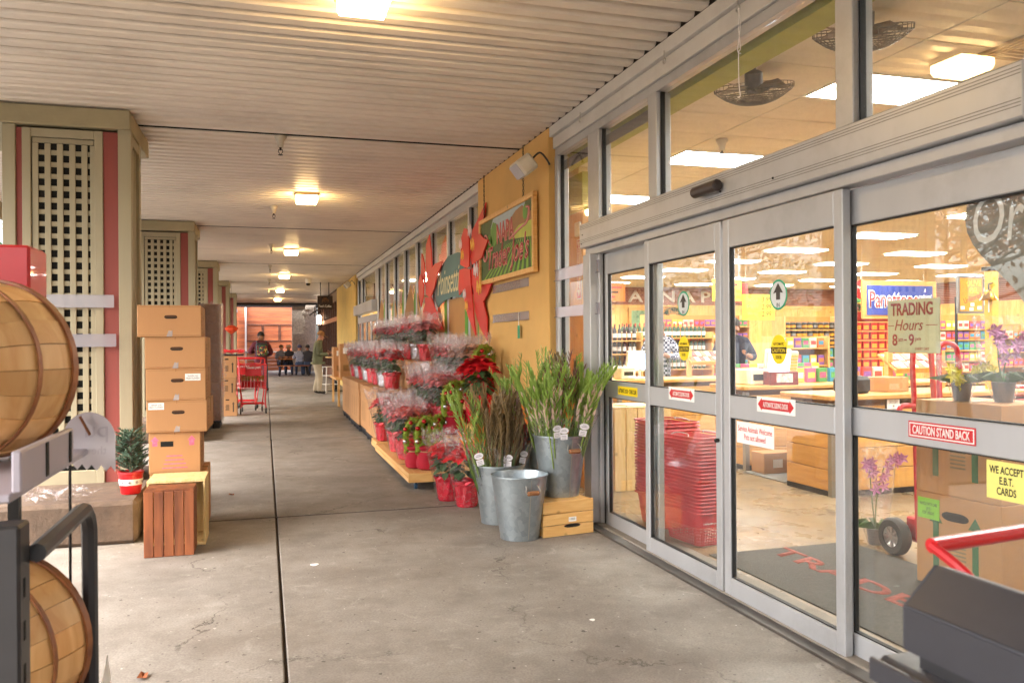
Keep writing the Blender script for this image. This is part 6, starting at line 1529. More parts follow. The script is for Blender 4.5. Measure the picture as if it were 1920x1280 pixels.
# ================================================================== LEFT SIDE: carton stacks, crates, little conifer, cart
M_PINKP = mat('pink stamp print', '#d9708f', rough=0.8, var=0.3, scale=30)
M_FAINT = mat('brown stamp print', '#9a6440', rough=0.8, var=0.2)
def fruit_box(x0, x1, y0, y1, z0, z1, lab, hole=True, sticker=None, tape=True):
    t = thing('cardboard_box', lab, 'box', ((x0 + x1) / 2, y0, z0), rnd.uniform(-0.03, 0.03), 'cardboard boxes stacked by the pillar')
    w, d, h = (x1 - x0) / 2, y1 - y0, z1 - z0
    MB().box(-w, w, 0, d, 0, h, c=0.004).build('box', CARD, t)
    if hole:
        MB().prism([(0.024 * math.cos(a * PI / 8) + (0.022 if math.cos(a * PI / 8) > 0 else -0.022), 0.014 * math.sin(a * PI / 8)) for a in range(16)], 0, 0.001, 'z', M=frame('S', 0.01, -0.0002, h * 0.63)).build('hand_hole', BLACK, t)
        MB().box(-0.03, 0.05, -0.0016, -0.0008, h * 0.63 - 0.004, h * 0.63 + 0.012).build('hole_shade', mat('hole cardboard', '#4a2f1c', rough=0.9), t)
    MB().box(-w, w, d * 0.5 - 0.03, d * 0.5 + 0.03, h + 0.0002, h + 0.0014).build('top_tape', mat('packing tape', '#b7976a', rough=0.25), t)
    MB().box(w + 0.0002, w + 0.0012, d * 0.5 - 0.025, d * 0.5 + 0.025, h * 0.55, h).build('end_tape', mat('packing tape', '#b7976a'), t)
    for zz in (0.012, h - 0.012): MB().box(-w + 0.012, w - 0.012, -0.0008, -0.0002, zz - 0.0012, zz + 0.0012).build('crease', CARD_D, t)
    MB().box(-0.002, 0.002, -0.0012, -0.0003, h - 0.02, h - 0.001).build('flap_slit', CARD_D, t)
    if sticker:
        sx, sz = sticker
        o = MB().box(sx - 0.055, sx + 0.055, -0.002, -0.0004, sz - 0.026, sz + 0.026).build('label', PAPER, t)
        text('TRADER JOES\nFRESH FLOWERS', INK, o, frame('S', sx, -0.0021, sz), width=0.095, height=0.03, depth=0.0004)
    if tape: MB().prism([(-0.022, -0.02), (-0.005, 0.028), (0.012, 0.02), (0.022, 0.03), (0.02, -0.02)], 0, 0.001, 'z', M=frame('S', 0.0, -0.0003, 0.022)).build('tape', clear('clear tape', base=0.12, rough=0.15, haze=0.3), t)
    for k in range(6): MB().box(w + 0.0002, w + 0.001, 0.08, 0.2, 0.03 + h * 0.12 * k, 0.03 + h * 0.12 * k + 0.008).build('side_print', M_FAINT, t)
    return t
fruit_box(-0.918, -0.468, 6.74, 7.38, 1.503, 1.742, 'topmost cardboard box of the tall stack beside the first pillar')
fruit_box(-0.868, -0.440, 6.75, 7.35, 1.262, 1.502, 'second cardboard box from the top of the tall stack')
fruit_box(-0.862, -0.438, 6.74, 7.36, 1.021, 1.261, 'third cardboard box from the top, white label at its right', sticker=(0.12, 0.175))
fruit_box(-0.860, -0.430, 6.74, 7.36, 0.780, 1.020, 'fourth cardboard box from the top, white label at its left', sticker=(-0.145, 0.2))
t = fruit_box(-0.846, -0.480, 6.76, 7.30, 0.466, 0.779, 'fifth box of the stack with pink stamps and a square hand hole', hole=False, tape=False)
MB().box(-0.10, -0.01, -0.0012, -0.0002, 0.205, 0.245).build('hand_hole', BLACK, t)
for x in (-0.14, 0.12):
    MB().prism([(-0.018, -0.04), (0.018, -0.04), (0.018, 0.0), (0.03, 0.0), (0, 0.035), (-0.03, 0.0), (-0.018, 0.0)], 0, 0.0008, 'z', M=frame('S', x, -0.0003, 0.25)).build('stamp', M_PINKP, t)
for k in range(4): MB().box(-0.09 + 0.01 * k, 0.09 - 0.012 * k, -0.001, -0.0002, 0.04 + 0.03 * k, 0.048 + 0.03 * k).build('stamp_line', M_PINKP, t)
fruit_box(-0.842, -0.445, 6.77, 7.36, 0.012, 0.465, 'bottom cardboard box of the stack behind the crates', hole=False, tape=False)
# crates in front
M_BURN = wood('burnt pine', '#5f3016', '#93532c', 'z', scale=1.3, rand=0.15)
bc = thing('brown_crate', 'dark brown slatted wooden crate on its side at the foot of the carton stack', 'crate', (-0.635, 6.07, 0.003))
for k in range(5): MB().box(-0.16 + 0.0645 * k, -0.16 + 0.0645 * k + 0.060, 0.0, 0.012, 0.0, 0.44 + rnd.uniform(-.003, .003), c=0.002).build('slat', M_BURN, bc)
MB().box(-0.16, 0.158, 0.0125, 0.26, 0.43, 0.452, c=0.002).build('end_board', M_BURN, bc); MB().box(-0.16, 0.158, 0.0125, 0.26, 0.0, 0.02, c=0.002).build('end_board', M_BURN, bc)
for s_ in (-1, 1):
    xx = sorted((s_ * 0.159, s_ * 0.148))
    for k in range(3): MB().box(xx[0], xx[1], 0.014 + 0.084 * k, 0.09 + 0.084 * k, 0.021, 0.429, c=0.002).build('side_slat', M_BURN, bc)
M_PALE = wood('pale crate pine', '#d9b673', '#ecd29a', 'z', rand=0.06)
pc = thing('pale_crate', 'pale pine crate standing behind the dark brown crate', 'crate', (-0.615, 6.345, 0.003))
MB().box(-0.195, 0.195, 0.0, 0.38, 0.455, 0.474, c=0.002).build('end_board', M_PALE, pc); MB().box(-0.195, 0.195, 0.0, 0.38, 0.0, 0.018, c=0.002).build('end_board', M_PALE, pc)
for s_ in (-1, 1):
    xx = sorted((s_ * 0.194, s_ * 0.18))
    for k in range(3): MB().box(xx[0], xx[1], 0.002 + 0.128 * k, 0.122 + 0.128 * k, 0.02, 0.454, c=0.002).build('side_slat', M_PALE, pc)
for k in range(4): MB().box(-0.178 + 0.09 * k, -0.178 + 0.09 * k + 0.084, 0.365, 0.378, 0.02, 0.454, c=0.002).build('back_slat', M_PALE, pc)
# potted dwarf conifer on the plinth
M_NEED = mat('blue-green needles', (0.075, 0.14, 0.085), rough=0.6, var=0.35, scale=12)
cf = thing('potted_conifer', 'small blue-green conifer in a red pot with white snowflake band on the stone plinth', 'plant', (-0.985, 6.86, 0.317))
MB().lathe([(0.065, 0), (0.072, 0.01), (0.088, 0.15), (0.094, 0.155), (0.094, 0.17), (0.085, 0.17), (0.08, 0.13)], 24, cap1=True).build('pot', REDP, cf, True)
bd_ = MB().lathe([(0.0815, 0.07), (0.087, 0.115)], 24, cap0=False, cap1=False).build('band', PAPER, cf, True)
for k in range(5):
    a = R(-90 + 36 * (k - 2)); mb = MB()
    Mf = Matrix.Translation((0.0865 * math.cos(a), 0.0865 * math.sin(a), 0.092)) @ Matrix.Rotation(a + PI / 2, 4, 'Z') @ Matrix.Rotation(PI / 2, 4, 'X')
    for j in range(3): mb.box(-0.014, 0.014, -0.0018, 0.0018, -0.001, 0.0012, M=Mf @ Matrix.Rotation(j * PI / 3, 4, 'Z'))
    mb.build('snowflake', mat('grey print', '#8d8a92'), bd_)
mb = MB(); sb = MB(); sb.tube([(0, 0, 0.13), (0, 0, 0.46)], [0.012, 0.004], 6)
for k in range(120):
    z = rnd.uniform(0.15, 0.44); a = rnd.uniform(0, 2 * PI); L = (0.185 - 0.3 * (z - 0.15) ** 1.2 * 1.1) * rnd.uniform(0.55, 1.0); L = max(L, 0.05)
    e = Vector((math.cos(a) * L, math.sin(a) * L, z + L * rnd.uniform(0.35, 0.7))); b = Vector((0, 0, z))
    sb.tube([b, b.lerp(e, 0.5) - Vector((0, 0, 0.01)), e], 0.0025, 4)
    for j in range(46):
        f = 0.25 + 0.75 * j / 46; p = b.lerp(e, f); d = (e - b).normalized(); s_ = Vector((rnd.gauss(0, 1), rnd.gauss(0, 1), rnd.gauss(0, 1))).normalized()
        q = p + (d * 0.8 + s_ * 0.9) * 0.022; o_ = s_.cross(d).normalized() * 0.0034
        mb.add([p - o_, p + o_, q], [(0, 1, 2)])
mb.build('needles', M_NEED, cf)['kind'] = 'stuff'; sb.build('branches', M_BARK, cf)
fw = thing('film_scraps', 'crumpled silver film lying on the stone plinth by the basket rack', 'film', (-1.45, 6.72, 0.318)); rr = random.Random(9); mb = MB()
for k in range(60):
    p = Vector((rr.uniform(-0.2, 0.22), rr.uniform(-0.12, 0.12), rr.uniform(0.0, 0.06))); e = [Vector((rr.gauss(0, 1), rr.gauss(0, 1), abs(rr.gauss(0, .7)))) * 0.04 for _ in range(3)]
    mb.add([p, p + e[0], p + e[0] + e[1] * 0.6, p + e[2]], [(0, 1, 2), (0, 2, 3)])
o = mb.build('film', M_CELT, fw); o['kind'] = 'stuff'

# shrink-wrapped pallet
M_CARDB = mat('darker cardboard', '#8f6444', rough=0.8, var=0.1, scale=3, rand=0.08)
wp = thing('wrapped_pallet', 'tall shrink-wrapped pile of brown cartons on a black pallet by the second pillar', 'pallet', (-1.13, 15.0, 0.003))
for z in range(6):
    for x in range(2):
        MB().box(-0.38 + 0.385 * x, -0.38 + 0.385 * x + 0.38, rnd.uniform(0, .008), 0.8, 0.13 + 0.333 * z, 0.13 + 0.333 * z + 0.329, c=0.005).build('carton', M_CARDB, wp)
mb = MB()
for x in (-0.36, -0.05, 0.26): mb.box(x, x + 0.12, 0, 0.8, 0.0, 0.095, c=0.01)
mb.box(-0.4, 0.4, -0.02, 0.82, 0.096, 0.128); mb.build('pallet_base', M_PAL, wp)
rr = random.Random(4)
def wrapwob(a, j, z): return rr.uniform(-0.012, 0.012)
v = []; f = []; n = 24; zz = [0.06 + 0.19 * k for k in range(12)]
for z in zz:
    for i in range(n):
        u_ = i / n * 4; s_ = int(u_); fr = u_ - s_
        c4 = [(-0.395, -0.012), (0.405, -0.012), (0.405, 0.815), (-0.395, 0.815)]; a_, b_ = c4[s_], c4[(s_ + 1) % 4]
        v.append((a_[0] + (b_[0] - a_[0]) * fr + rr.uniform(-.008, .008), a_[1] + (b_[1] - a_[1]) * fr + rr.uniform(-.006, .006), z + rr.uniform(-.03, .03)))
for j in range(len(zz) - 1):
    for i in range(n): f.append((j * n + i, j * n + (i + 1) % n, (j + 1) * n + (i + 1) % n, (j + 1) * n + i))
M_WRAP = clear('stretch film', tint=(0.95, 0.93, 0.95), base=0.08, rough=0.2, haze=0.10, haze_col=(0.85, 0.8, 0.85), bump=0.8, bscale=8, hazevar=True, pw=3.0)
MB().add(v, f).build('stretch_film', M_WRAP, wp)
mb = MB(); mb.add([(0.40, -0.03, 0.5), (0.47, -0.05, 0.55), (0.50, -0.03, 1.0), (0.44, -0.04, 1.5), (0.40, -0.02, 1.4), (0.42, -0.05, 0.9)], [(0, 1, 2, 5), (5, 2, 3, 4)]); mb.build('loose_film', M_CELT, wp)

# three boxes with arrows and a tray of poinsettias
def arrow_box(z0, z1, dx, lab):
    t = thing('arrow_box', lab, 'box', (-0.735 + dx, 17.4, z0), 0, 'boxes with arrows beyond the wrapped pallet')
    MB().box(-0.18, 0.18, 0, 0.48, 0, z1 - z0, c=0.004).build('box', CARD, t); h = z1 - z0
    for x in (-0.11, 0.11): MB().prism([(-0.012, -0.09), (0.012, -0.09), (0.012, 0.07), (0.026, 0.07), (0, 0.11), (-0.026, 0.07), (-0.012, 0.07)], 0, 0.001, 'z', M=frame('S', x, -0.0003, h * 0.45)).build('arrow', mat('dark print', '#4a3a2a', rough=0.8), t)
    MB().box(-0.035, 0.035, -0.0012, -0.0002, h * 0.82, h * 0.88).build('hand_hole', BLACK, t)
    for k in range(6): MB().box(-0.04 + 0.006 * (k % 3), 0.035 - 0.004 * (k % 2), -0.001, -0.0002, h * 0.3 + 0.02 * k, h * 0.3 + 0.02 * k + 0.011).build('print_line', mat('dark print', '#4a3a2a'), t)
    return t
arrow_box(0.003, 0.385, 0.01, 'lowest box with arrows beside the red cart'); arrow_box(0.386, 0.766, -0.01, 'middle box with arrows beside the red cart')
arrow_box(0.767, 1.2, 0.0, 'top box with arrows carrying the tray of poinsettias')
tr = thing('flower_tray', 'low carton tray full of small red poinsettias on the arrow boxes', 'tray', (-0.70, 17.42, 1.202))
MB().box(-0.26, 0.28, 0, 0.5, 0, 0.03, c=0.004).build('tray', M_PAL, tr); mb = MB()
for k in range(16): petal_flower(mb, (-0.22 + 0.15 * (k % 4) + rnd.uniform(-.02, .02), 0.06 + 0.125 * (k // 4), 0.06 + rnd.uniform(0, .03)), 0.09, (rnd.uniform(-.3, .3), -0.4, 1), 7)
mb.build('bracts', M_BRACT[0], tr)
o = MB().prism([(0.0, 0.06), (0.02, 0.02), (0.06, 0.02), (0.035, -0.015), (0.045, -0.06), (0, -0.035), (-0.045, -0.06), (-0.035, -0.015), (-0.06, 0.02), (-0.02, 0.02)], -0.004, 0.0, 'y').build('yellow_bow', mat('yellow bow', '#e5cf2a', rough=0.5), None, loc=(-0.86, 17.395, 1.12)); tag(o, 'small yellow bow stuck on the top arrow box', 'bow')
oo = thing('orange_ornament', 'orange paper ornament hanging at the fourth pillar', 'ornament', (-0.98, 26.6, 1.89))
MB().lathe([(0.01, -0.16), (0.16, -0.05), (0.2, 0.03), (0.1, 0.1), (0.01, 0.12)], 10, wob=lambda a, j, z: 0.2 * math.sin(5 * a)).build('fan', mat('orange paper', '#e04a1f', rough=0.6, var=0.15), oo); MB().tube([(0, 0, 0.12), (0, 0, 1.33)], 0.004, 4).build('cord', DARKM, oo)

# ------------------------------------------------------------------ red shopping cart
def cart(x, y, rz, lab):
    t = thing('shopping_cart', lab, 'shopping cart', (x, y, 0.003), rz, 'red shopping carts')
    def rect(z, w, y0, y1): return [(-w, y0, z), (w, y0, z), (w, y1, z), (-w, y1, z)]
    mb = MB()   # upper wire basket, front at -Y
    mb.tube(rect(1.0, 0.265, -0.30, 0.42), 0.012, 8, closed=True); mb.tube(rect(0.52, 0.25, -0.26, 0.38), 0.012, 8, closed=True)
    for k in range(1, 9):
        f = k / 9; z = 0.52 + 0.48 * f; w = 0.25 + 0.015 * f; mb.tube(rect(z, w, -0.26 - 0.04 * f, 0.38 + 0.04 * f), 0.004, 5, closed=True)
    for k in range(15): xx = -0.25 + 0.5 * k / 14; mb.tube([(xx, -0.26, 0.52), (xx * 1.06, -0.30, 1.0)], 0.004, 5)
    for s_ in (-1, 1):
        for k in range(16): yy = -0.26 + 0.64 * k / 15; mb.tube([(s_ * 0.25, yy, 0.52), (s_ * 0.265, yy * 1.05, 1.0)], 0.004, 5)
    for k in range(13): xx = -0.24 + 0.48 * k / 12; mb.tube([(xx, -0.26, 0.522), (xx, 0.38, 0.522)], 0.003, 4)
    mb.build('basket', REDP, t)
    mb = MB()
    for s_ in (-1, 1):
        mb.tube(smooth_pts([(s_ * 0.255, -0.24, 0.52), (s_ * 0.235, -0.2, 0.30), (s_ * 0.245, -0.22, 0.15), (s_ * 0.255, -0.22, 0.12)], 5), 0.016, 8)
        mb.tube(smooth_pts([(s_ * 0.26, 0.42, 1.0), (s_ * 0.25, 0.34, 0.6), (s_ * 0.2, 0.25, 0.2), (s_ * 0.2, 0.36, 0.12)], 5), 0.014, 8)
        mb.tube([(s_ * 0.245, -0.22, 0.16), (s_ * 0.2, 0.3, 0.18)], 0.012, 8)
        mb.tube(smooth_pts([(s_ * 0.26, 0.40, 1.0), (s_ * 0.27, 0.48, 1.08), (s_ * 0.27, 0.56, 1.12)], 4), 0.012, 8)
    mb.tube(rect(0.2, 0.23, -0.22, 0.3), 0.008, 6, closed=True)
    for k in range(7): yy = -0.22 + 0.52 * k / 6; mb.tube([(-0.23, yy, 0.2), (0.23, yy, 0.2)], 0.004, 5)
    mb.build('frame', REDP, t, True)
    MB().tube([(-0.27, 0.56, 1.12), (-0.1, 0.56, 1.12), (0.1, 0.56, 1.12), (0.27, 0.56, 1.12)], 0.017, 10).build('handle', REDP, t, True)
    MB().box(-0.16, 0.16, -0.312, -0.306, 0.78, 0.98, c=0.003).build('panel', REDP, t); text("TRADER JOE'S", PAPER, t, frame('S', 0, -0.3125, 0.945), width=0.28, height=0.05, depth=0.001, bold=0.02)
    for s_ in (-1, 1):
        for yy in (-0.22, 0.36):
            w = MB().lathe([(0.03, -0.016), (0.055, -0.014), (0.06, 0.0), (0.055, 0.014), (0.03, 0.016)], 18, M=Matrix.Translation((s_ * (0.25 if yy < 0 else 0.2), yy, 0.06)) @ Matrix.Rotation(PI / 2, 4, 'Y')).build('wheel', mat('tyre rubber', '#3a3834'), t, True)
    return t
c1 = cart(-0.25, 18.0, R(3), 'red shopping cart filled with green plants, front towards the viewer')
c2 = copy_tree(c1, (-0.42, 18.95, 0.003), R(-8), 'red shopping cart parked behind the filled one')
pl_ = thing('cart_plants', 'row of small yellow-green plants in the filled red cart', 'plants', (-0.25, 17.95, 0.54)); mb = MB(); pt = MB()
for k in range(7):
    for j in range(2):
        cx_, cy_ = -0.2 + 0.066 * k, -0.12 + 0.14 * j
        pt.lathe([(0.022, 0.0), (0.03, 0.12)], 8, M=Matrix.Translation((cx_, cy_, 0)))
        for q in range(12):
            a = rnd.uniform(0, 6.28); pointed(mb, (cx_, cy_, 0.12), (math.cos(a) * 0.5, math.sin(a) * 0.5, 1), (math.cos(a), math.sin(a), 0), rnd.uniform(0.1, 0.16), 0.012)
o = mb.build('foliage', mat('yellow-green leaf', (0.33, 0.33, 0.06), rough=0.5, var=0.4), pl_); pt.build('pots', REDP, pl_)

# ------------------------------------------------------------------ far end of the walkway
M_BRW = mat('brown window frame', '#5a3a2c', rough=0.5, var=0.1); M_DGL = clear('dim shop glass', tint=(0.5, 0.45, 0.4), base=0.06, haze=0.03)
cs = thing('coffee_shop_front', 'brown framed shop front beyond the far ochre wall', 'building', (2.55, 30.0, 0))
MB().box(0.0, 0.15, 0.02, 12.0, 0, 0.5, c=0.005).build('base', mat('brown dado', '#6e4a38', rough=0.7, var=0.1), cs)
MB().box(-0.03, 0.15, 0.02, 12.0, 2.25, 2.42, c=0.005).build('lintel', mat('tan lintel', '#b06f45', rough=0.6), cs); MB().box(-0.02, 0.15, 0.02, 12.0, 3.0, 3.37, c=0.005).build('fascia', M_BRW, cs)
for k in range(13): MB().box(-0.015, 0.12, 0.03 + 0.98 * k, 0.13 + 0.98 * k, 0.5, 3.0, c=0.005).build('mullion', M_BRW, cs)
for k in range(12): MB().box(0.03, 0.036, 0.13 + 0.98 * k, 1.01 + 0.98 * k, 0.5, 3.0).build('pane', M_DGL, cs)
struct('coffee_shop_inner_wall', MB().box(5.0, 5.2, 30, 42, 0, 3.4), mat('dim room wall', '#8a5a3c', rough=0.9)); struct('coffee_shop_floor', MB().box(2.86, 5.0, 26.9, 42, -0.1, 0.0), M_BRW)
sgn = thing('coffee_sign', 'dark hanging sign with gold cup emblem and white coffee lettering', 'sign', (1.845, 27.0, 2.51))
MB().box(-0.235, 0.235, -0.03, 0.03, 0, 0.44, c=0.008).build('board', mat('sign brown', '#33241d', rough=0.5), sgn)
for x in (-0.14, 0.12): MB().box(x - 0.015, x + 0.015, -0.01, 0.01, 0.44, 0.868).build('hanger', DARKM, sgn)
text("Peet's Coffee", PAPER, sgn, frame('S', 0, -0.0305, 0.11), width=0.39, height=0.08, depth=0.002, bold=0.01)
M_GOLD = mat('gold emblem', '#b5763a', rough=0.4, metal=0.3)
mb = MB()
for r_, a0, a1 in ((0.085, -30, 220), (0.055, -10, 200), (0.028, 20, 300)): mb.tube([(r_ * 1.1 * math.cos(R(a0 + (a1 - a0) * k / 14)), -0.034, 0.28 + r_ * math.sin(R(a0 + (a1 - a0) * k / 14))) for k in range(15)], 0.006, 5)
mb.build('emblem', M_GOLD, sgn)
dc = thing('dome_camera', 'white dome security camera under the far canopy', 'camera', (1.26, 25.7, ZC)); MB().lathe([(0.09, -0.002), (0.09, -0.1), (0.075, -0.13)], 18).build('housing', WHITE, dc, True); MB().lathe([(0.07, -0.13), (0.06, -0.18), (0.03, -0.205)], 18).build('dome', DARKM, dc, True)
ln = thing('wall_lantern', 'lit wall lantern on the brown shop front', 'lantern', (2.36, 38.5, 2.2)); MB().lathe([(0.09, 0.1), (0.11, 0.45), (0.05, 0.5)], 8).build('glass', emit('lantern glow', (1.0, 0.75, 0.5), 4.0), ln)
MB().lathe([(0.13, 0.06), (0.12, 0.1)], 8).build('tray', DARKM, ln); MB().box(-0.01, 0.16, -0.02, 0.02, 0.02, 0.06).build('arm', DARKM, ln)
# timber end wall
M_CED = wood('cedar board', '#8f4a2c', '#b0653d', 'x', scale=0.6, rand=0.14); M_CEDZ = wood('cedar upright', '#a8623a', '#c98450', 'z', scale=0.6, rand=0.12)
ew = thing('timber_end_wall', 'red-brown timber boarded wall closing the far end of the walkway', 'wall', (0, 46.0, 0))
for k in range(20): MB().box(-1.5, 1.45, 0, 0.05, 0.19 * k, 0.19 * k + 0.183, c=0.005).build('plank', M_CED, ew)
for k in range(3):
    for (a, b, c_, d) in ((-0.42, 0.42, 0, 0.05), (-0.42, 0.42, 0.85, 0.9), (-0.42, -0.37, 0.051, 0.849), (0.37, 0.42, 0.051, 0.849)): MB().box(-0.55 + 0.86 * k + a, -0.55 + 0.86 * k + b, -0.04, -0.001, 1.55 + c_, 1.55 + d, c=0.004).build('panel_frame', M_BRW, ew)
MB().box(-1.02, -0.93, -0.12, -0.045, 0, 3.6, c=0.005).build('white_post', WHITE, ew); MB().box(-1.4, 1.4, -0.5, -0.13, 0.95, 1.02, c=0.01).build('ledge', mat('grey ledge', '#8a857e', rough=0.7), ew)
lw_ = thing('timber_side_wall', 'orange-brown upright boarded wall at the far left', 'wall', (-1.6, 36.5, 0))
for k in range(30): MB().box(-0.05, 0.0, 0.31 * k, 0.31 * k + 0.3, 0, 3.3, c=0.006).build('plank', M_CEDZ, lw_)
M_LEDG = mat('pale ledger stone', '#b5aca0', rough=0.9, var=0.3, scale=14, bump=1.0, bscale=30)
sw_ = thing('stone_wall', 'pale stacked stone wall at the far right', 'wall', (1.3, 43.0, 0)); rr = random.Random(3)
for j in range(26):
    x = 0.0; z = 0.13 * j
    while x < 1.15:
        w = rr.uniform(0.12, 0.3); x1 = min(1.18, x + w)
        if not (z > 1.9 and x < 0.5): MB().box(x, x1 - 0.006, rr.uniform(-0.04, 0.0), 0.25, z, z + 0.125, c=0.008).build('stone', M_LEDG, sw_)
        x += w
MB().box(0.0, 1.18, 0.12, 0.24, 0, 3.35).build('core', M_LEDG, sw_)
pg = thing('steel_pergola', 'dark steel pergola frame spanning the far end', 'pergola', (0, 41.6, 0))
for k in range(3): MB().box(-1.9, 2.5, 1.4 * k, 1.4 * k + 0.12, 3.3, 3.46, c=0.005).build('beam', DARKM, pg)
for x in (-1.5, 2.4): MB().box(x, x + 0.1, 0, 4.2, 3.18, 3.29, c=0.005).build('side_beam', DARKM, pg)
MB().box(-3.3, 2.9, -0.15, 1.2, 3.48, 3.56).build('shade_roof_deck', M_BRW, pg)  # added to shade the far end, cut short to light the walls
br_ = MB().box(-0.3, 0.0, -0.04, 0.04, -0.03, 0.03, M=Matrix.Rotation(R(-35), 4, 'Y')).box(-0.02, 0.02, -0.04, 0.04, -0.25, 0.2).mesh('bracket', DARKM)
for k in range(9): link('bracket', br_, pg, (2.38, -9.5 + 1.5 * k, 3.0))
hd1 = MB().lathe([(0.04, 0), (0.07, -0.16), (0.06, -0.17)], 10).mesh('spot_head', M_ZINC)
for k in range(5): link('spot_head', hd1, pg, (-1.38, -3.0 + 1.3 * k, 3.18 if k > 2 else 3.37))
# cartons on a trestle table and white stool near the capped man
tt = thing('trestle_table', 'raw timber trestle table under the cartons behind the flower display', 'table', (1.95, 19.6, 0.003)); MB().box(-0.42, 0.4, -0.9, 0.9, 0.60, 0.64, c=0.005).build('top', PINE, tt)
for sx in (-0.38, 0.34):
    for sy in (-0.8, 0.8): MB().box(sx, sx + 0.05, sy - 0.03, sy + 0.03, 0, 0.60, c=0.003).build('leg', PINEZ, tt)
tt.location.y = 19.9
for k, (x, y, z, w, d, h, lab) in enumerate(((1.80, 19.3, 0.644, 0.34, 0.4, 0.40, 'front carton on the trestle table'), (1.80, 19.35, 1.046, 0.34, 0.4, 0.38, 'upper front carton on the trestle table'), (1.72, 20.1, 0.644, 0.36, 0.5, 0.36, 'middle carton on the trestle table'), (1.72, 20.1, 1.006, 0.36, 0.5, 0.34, 'upper middle carton on the trestle table'), (2.15, 19.4, 0.644, 0.3, 0.5, 0.72, 'tall carton beside the wall on the trestle table'))):
    b_ = thing('table_carton', lab, 'carton', (x, y, z), 0, 'cartons on the trestle table'); MB().box(-w / 2, w / 2, -d / 2, d / 2, 0, h, c=0.004).build('box', CARD, b_); MB().box(-w * 0.3, w * 0.3, -d / 2 - 0.0012, -d / 2 - 0.0002, h * 0.4, h * 0.75).build('label', PAPER if k % 2 else M_PRT, b_); MB().box(-w / 2 - 0.0012, -w / 2 - 0.0002, -d * 0.2, d * 0.2, h * 0.3, h * 0.5).build('side_print', M_PRT, b_)
def stool(x, y, lab):
    t = thing('bar_stool', lab, 'stool', (x, y, 0.003), 0.3, 'white metal stools'); mb = MB()
    for sx in (-1, 1):
        for sy in (-1, 1): MB().tube([(sx * 0.2, sy * 0.2, 0), (sx * 0.14, sy * 0.14, 0.74)], 0.016, 8).build('leg', WHITE, t, True)
    for z, q in ((0.25, 0.18), (0.5, 0.16)): MB().tube([(-q, -q, z), (q, -q, z), (q, q, z), (-q, q, z)], 0.010, 6, closed=True).build('footrest', WHITE, t)
    MB().box(-0.17, 0.17, -0.17, 0.17, 0.742, 0.765, c=0.008).build('seat', WHITE, t)
    return t
s1 = stool(1.78, 24.4, 'white metal bar stool right of the man in the cap'); s1['group'] = 'stools'
pt_ = thing('pedestal_table', 'tall round cafe table on a black pedestal beside the stool', 'table', (2.02, 25.2, 0.003)); MB().lathe([(0.3, 1.0), (0.3, 1.03)], 24).build('top', PINE, pt_); MB().tube([(0, 0, 0.03), (0, 0, 1.0)], 0.04, 10).build('pedestal', DARKM, pt_); MB().lathe([(0.25, 0), (0.25, 0.02), (0.05, 0.04)], 20).build('foot', DARKM, pt_)
# picnic table
M_PIC = wood('picnic board', '#9a5a30', '#b9743f', 'x', scale=0.8)
pk = thing('picnic_table', 'brown slatted picnic table with black steel legs where people sit', 'table', (1.22, 38.2, 0.003))
for k in range(5): MB().box(-0.68, 0.68, -0.38 + 0.155 * k, -0.38 + 0.155 * k + 0.145, 0.72, 0.76, c=0.004).build('top_board', M_PIC, pk)
for yy in (-0.78, 0.55):
    for k in range(2): MB().box(-0.68, 0.68, yy + 0.125 * k, yy + 0.125 * k + 0.115, 0.43, 0.465, c=0.004).build('bench_board', M_PIC, pk)
for x in (-0.5, 0.5):
    MB().tube([(x * 1.25, -0.8, 0.0), (x, -0.3, 0.71)], 0.03, 4).build('leg', DARKM, pk); MB().tube([(x * 1.25, 0.8, 0.0), (x, 0.3, 0.71)], 0.03, 4).build('leg', DARKM, pk); MB().box(x - 0.025, x + 0.025, -0.76, 0.76, 0.385, 0.428).build('cross_bar', DARKM, pk)

# ================================================================== PEOPLE
def skin_body(joints, bones, regions, mats, extra=None, sub=2):
    """joints {name: (xyz, (rx, ry))}; one continuous surface grown by Skin + Subdivision, then faces coloured by region"""
    me = bpy.data.meshes.new('body'); names = list(joints)
    me.from_pydata([joints[k][0] for k in names], [(names.index(a), names.index(b)) for a, b in bones], [])
    o = bpy.data.objects.new('tmp_body', me); C.objects.link(o)
    sk = o.modifiers.new('skin', 'SKIN'); sk.use_smooth_shade = True
    for i, k in enumerate(names):
        r_ = joints[k][1]; me.skin_vertices[0].data[i].radius = r_ if isinstance(r_, tuple) else (r_, r_)
    me.skin_vertices[0].data[0].use_root = True
    sb = o.modifiers.new('sub', 'SUBSURF'); sb.levels = sub; sb.render_levels = sub
    dg = bpy.context.evaluated_depsgraph_get(); dg.update()
    out = bpy.data.meshes.new_from_object(o.evaluated_get(dg))
    bpy.data.objects.remove(o)
    mb = MB(); mb.v = [tuple(v.co) for v in out.vertices]; mb.f = [tuple(p.vertices) for p in out.polygons]; mb.m = [regions(p.center) for p in out.polygons]
    bpy.data.meshes.remove(out)
    if extra: extra(mb)
    res = mb.mesh('body', mats, True, 180)
    return res

